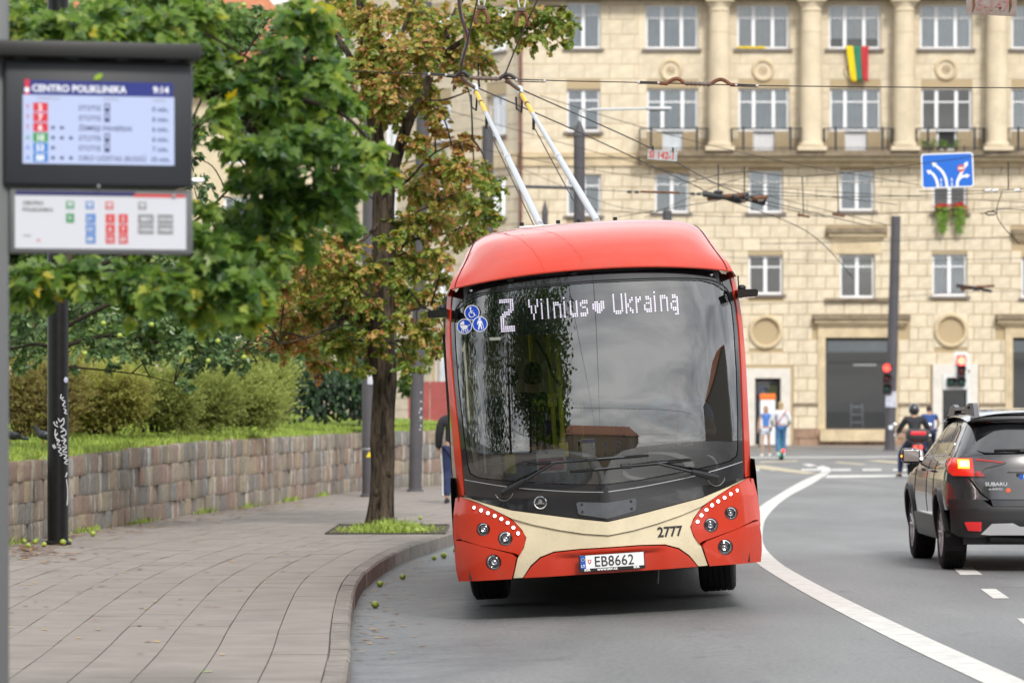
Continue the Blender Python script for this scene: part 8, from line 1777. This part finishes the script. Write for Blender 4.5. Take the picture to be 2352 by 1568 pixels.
for px, py, s_, mm, wd in ((153, 501, '9', 'print_green', 9), (199, 501, '21', 'print_blue', 11), (199, 525, '53', 'print_blue', 11), (199, 548, '88', 'print_blue', 11), (243, 501, '1', 'print_red', 10.5), (272, 501, '2', 'print_red', 10.5), (243, 525, '6', 'print_red', 10.5), (272, 525, '7', 'print_red', 10.5), (243, 548, '12', 'print_red', 10.5), (272, 548, '20', 'print_red', 10.5), (323, 501, '88N', 'print_grey', 17.5), (367, 501, '101N', 'print_grey', 17.5), (323, 525, '103N', 'print_grey', 17.5), (367, 525, '104N', 'print_grey', 17.5)):
    sb('route_tile', px-wd, py-10.5, px+wd, py+10.5, .0632, .0645, mm, rp_); stx('tile_number', s_, px-4.1*len(s_), py+5.5, 10.5, 'panel_white', .066, rp_, .95, .0008)
MB().tube([(q(430), 0, hz(408)), (q(458), 0, hz(408))], .008, 8).build('side_bolt', 'steel_light', bsn); MB().sphere((q(215), -.09, hz(428)), .007, 8, 6).build('housing_screw', 'steel_light', bsn)
lf = thing('stuck_leaf', 'small yellow green leaf stuck to the display housing above the screen', 'leaf', (bsn.matrix_basis @ Vector((q(214), -.094, hz(177)))).to_tuple(), R(13)); MB().prism([(x*.018-.004*y, y*.010+x*.010) for x, y in circle(0, 0, 1, 10)], lambda x, z: (x, 0, z), lambda x, z: (x, -.002, z)).build('blade', 'fallen_leaf_green', lf)
# ------------------------------------------------------------------ fallen apples, leaves, pigeons
gme = MB().sphere((0, 0, .034), .036, 14, 9, (1, 1, .92)).mesh('fallen_apple', 'apple_green', 179); rf = random.Random(31)
spots = [(54, 1247, 0), (63, 1257, 0), (77, 1239, 0), (81, 1249, 0), (87, 1244, 0), (101, 1255, 0), (108, 1231, 0), (143, 1251, 0), (159, 1249, 0), (214, 1231, 0), (315, 1199, 0), (965, 1193, 0), (955, 1224, 0), (918, 1222, 0), (936, 1222, 0), (972, 1223, 0), (998, 1281, 1), (1017, 1278, 1), (1045, 1266, 1), (923, 1324, 1), (874, 1341, 1), (859, 1389, 1)]
alab = {214: 'green apple alone on the slabs right of the black post', 315: 'green apple lying against the foot of the granite wall', 965: 'green apple on the pavement behind the tree pit', 955: 'large green apple on the edge of the tree pit', 923: 'green apple on the asphalt halfway along the kerb bend', 859: 'green apple nearest the camera in the gutter', 874: 'small green apple at the kerb foot behind the nearest one', 998: 'largest green apple on the asphalt left of the trolleybus', 1017: 'green apple on the asphalt second from the trolleybus', 1045: 'green apple on the asphalt touching the trolleybus corner', 143: 'small apple at the foot of the black post on its right', 54: 'leftmost apple of the heap left of the black post', 63: 'apple nearest the camera at the left of the heap', 77: 'apple furthest back in the heap left of the black post', 81: 'apple in the middle of the heap left of the black post', 87: 'apple on the right behind the middle of the heap', 101: 'apple nearest the black post in the heap on its left', 918: 'apple in the tree pit nearest the trunk', 936: 'small apple in the tree pit right of the trunk', 972: 'yellowish apple at the right end of the tree pit', 159: 'apple just right of the foot of the black post', 108: 'apple behind the black post on its left by the wall'}
for dx, dy, rd in spots:
    z = -.10 if rd else SW; p = G(dx, dy, z); p.z = road_z(p.x, p.y) if rd else SW+(.006 if 750 < dx < 1000 and dy > 1205 else 0)
    o = link('fallen_apple', gme); o.location = p; s_ = rf.uniform(.85, 1.12); o.scale = (s_, s_, s_); o.rotation_euler = (rf.uniform(-.4, .4), rf.uniform(-.4, .4), rf.uniform(0, 6)); o.location.z -= 0
    tag(o, alab.get(dx, 'fallen green apple in the heap of leaves left of the black post' if dx < 105 else 'fallen green apple in the weedy tree pit'), 'apple', 'green apples fallen on the ground')
mat('litter_brown', (.19, .07, .022), rough=.8, island=.5); mat('litter_yellow', (.60, .33, .02), rough=.7, island=.3)
def litter(b, p, size):
    a = rf.uniform(0, 6.28); c, s_ = math.cos(a), math.sin(a); cu = rf.uniform(.1, .5)
    vs = []
    for x, y in OVAL: X_, Y_ = x*size, (y-.5)*size; vs.append((p.x+X_*c-Y_*s_, p.y+X_*s_+Y_*c, p.z+.003+abs(x)*cu*size+abs(y-.5)**2*cu*size))
    b.add(vs, [(0, 1, 2, 3, 4), (4, 5, 6, 7, 0)])
lb = MB(); ly = MB()
for k in range(1000):
    t = rf.random()
    if t < .35: s_ = rf.uniform(19, 40); w_, d = wall_at(s_, -abs(rf.gauss(.15, .5))-.04); p = Vector((w_.x, w_.y, SW))
    elif t < .55: p = G(rf.gauss(75, 50), rf.gauss(1266, 11), SW)
    elif t < .65: s_ = rf.uniform(22, 40); w_ = kerb_at(s_, -abs(rf.gauss(0, .25))-.02); p = Vector((w_.x, w_.y, road_z(w_.x, w_.y)))
    else:
        s_ = rf.uniform(20, 45); w_ = kerb_at(s_, .3+rf.random()**.7*5); p = Vector((w_.x, w_.y, SW))
        if p.x < wall_x(p.y)+.1: continue
    litter(ly if rf.random() < .28 else lb, p, rf.uniform(.05, .105)*(1.2 if t < .55 else .8))
tag(lb.build('leaf_litter', 'litter_brown'), 'scattered brown fallen leaves on the pavement and kerb', 'leaves', kind='stuff'); tag(ly.build('leaf_litter', 'litter_yellow'), 'scattered yellow fallen leaves on the pavement and kerb', 'leaves', kind='stuff')
for dx, dy, lab, mm in ((371, 1442, 'curled brown leaf lying nearest the middle of the pavement', 'litter_brown'), (325, 1247, 'yellow leaf on the slabs right of the black post', 'litter_yellow'), (700, 1253, 'orange leaf on the slabs left of the tree pit', 'litter_brown'), (437, 1298, 'brown leaf in the middle of the far slabs', 'litter_brown'), (191, 1240, 'large curled red brown leaf right of the black post', 'litter_brown'), (178, 1269, 'yellow leaf curled in front of the black post', 'litter_yellow'), (475, 1543, 'greenish leaf at the bottom of the pavement', 'fallen_leaf_green'), (553, 1356, 'dark leaf on the slabs near the kerb bend', 'litter_brown')):
    b = MB(); litter(b, Vector((0, 0, 0)), .085); o = b.build('fallen_leaf', mm); o.location = G(dx, dy, SW); tag(o, lab, 'leaf')
mat('pigeon_grey', (.06, .065, .085), rough=.6, var=.3, vscale=18); mat('pigeon_neck', (.045, .05, .06), rough=.25, metal=.3); mat('beak', (.05, .045, .04), rough=.5); mat('pigeon_leg', (.35, .08, .07), rough=.6)
def pigeon(label, dx, dy, Y, rz):
    p = W(dx, dy, Y); p.z += .07; t_ = thing('pigeon', label, 'bird', tuple(p), rz)
    V = [(0, .02, .13, .062, .066), (0, .10, .115, .045, .04), (0, .17, .105, .018, .022), (0, -.045, .155, .055, .055), (0, -.085, .205, .034, .034), (0, -.10, .245, .025, .027), (0, -.112, .268, .024, .024)]
    skinned('body', V, [(0, 1), (1, 2), (0, 3), (3, 4), (4, 5), (5, 6)], 'pigeon_grey', t_)
    MB().tube([(0, .14, .105), (0, .26, .085)], [.03, .018], 8).build('tail', 'pigeon_grey', t_, smooth=60); MB().tube([(0, -.13, .268), (0, -.165, .258)], [.010, .002], 6).build('beak', 'beak', t_)
    for S_ in (-1, 1):
        MB().sphere((S_*.055, .05, .135), .05, 12, 8, (.3, 2.1, .9)).build('wing', 'pigeon_neck', t_, smooth=179); MB().tube([(S_*.025, .01, .09), (S_*.028, .0, .005)], .006, 6).build('leg', 'pigeon_leg', t_)
pigeon('dark pigeon standing on the grass left of the black post', 99, 1034, 50.5, R(-75)); pigeon('second pigeon on the grass, half hidden by the display post', 22, 1034, 50.5, R(-80))
# ------------------------------------------------------------------ the street behind the camera (mirrored in the windscreen)
mat('render_grey', (.30, .27, .23), rough=.9, var=.1); mat('render_tan', (.36, .27, .18), rough=.9, var=.08)
def back_house(label, x, y, w_, d_, h, m_, rz, floors, cols):
    t_ = thing('street_house', label, 'house', (x, y, 0), rz); MB().box((0, 0, h/2), (w_, d_, h)).build('wall', m_, t_)
    MB().add([(-w_/2-.4, -d_/2-.4, h), (w_/2+.4, -d_/2-.4, h), (w_/2+.4, d_/2+.4, h), (-w_/2-.4, d_/2+.4, h), (-w_/2+3, 0, h+3.2), (w_/2-3, 0, h+3.2)], [(0, 1, 5, 4), (1, 2, 5), (2, 3, 4, 5), (3, 0, 4)]).build('roof', 'roof_tile', t_)
    for i in range(cols):
        for j in range(floors):
            X_ = -w_/2+(i+.5)*w_/cols; Z_ = 2.0+j*(h-1.5)/floors; e = empty('window', (0, 0, 0), 0, t_); MB().box((X_, d_/2+.02, Z_), (1.3, .08, 1.8)).build('frame', 'window_white', e); MB().box((X_, d_/2+.05, Z_), (1.1, .05, 1.6)).build('pane', 'car_glass', e)
back_house('grey street house behind the camera on the right, mirrored in the windscreen', 60, -8, 16, 60, 15, 'render_grey', R(0), 4, 4)
back_house('tan house closing the street behind the camera', -6, -95, 46, 12, 11, 'render_tan', 0, 3, 9)
def street_tree(label, x, y, h, rad, n, low=1.15):
    t_ = thing('street_tree', label, 'tree', (x, y, 0)); MB().tube([(0, 0, 0), (.1, 0, h*.4), (0, .1, h*.8)], [.22, .17, .08], 12).build('trunk', 'bark', t_, smooth=60); lv = Leaves(QUAD)
    for k in range(n):
        d = rvec(); c = Vector((rt.uniform(-1, 1), rt.uniform(-1, 1), rt.uniform(-low, 1)))*rad*.62+Vector((0, 0, h*.62)); lv.leaf(c+d*rad*.4*rt.random()**.4, rvec()+Vector((0, 0, -.4)), rvec()+Vector((0, 0, .5)), rt.uniform(.3, .55), .35+rt.gauss(0, .2))
    lv.build('crown', 'far_leaf', t_)
for lb_, x, y, h, rad, n in (('street tree behind the camera nearest the kerb, mirrored in the windscreen', -6.5, 3, 17, 5.6, 9000), ('second street tree further behind the camera on the left', -8.5, -12, 18, 6, 8000), ('big tree on the raised ground left of the view', -13, 13, 17, 6, 8000), ('big tree left of the granite wall outside the view', -17, 27, 17, 6, 7000), ('third street tree far behind the camera', -10, -28, 17, 6, 6000)):
    street_tree(lb_, x, y, h, rad, n, 2.6 if x < -12 else 1.3)
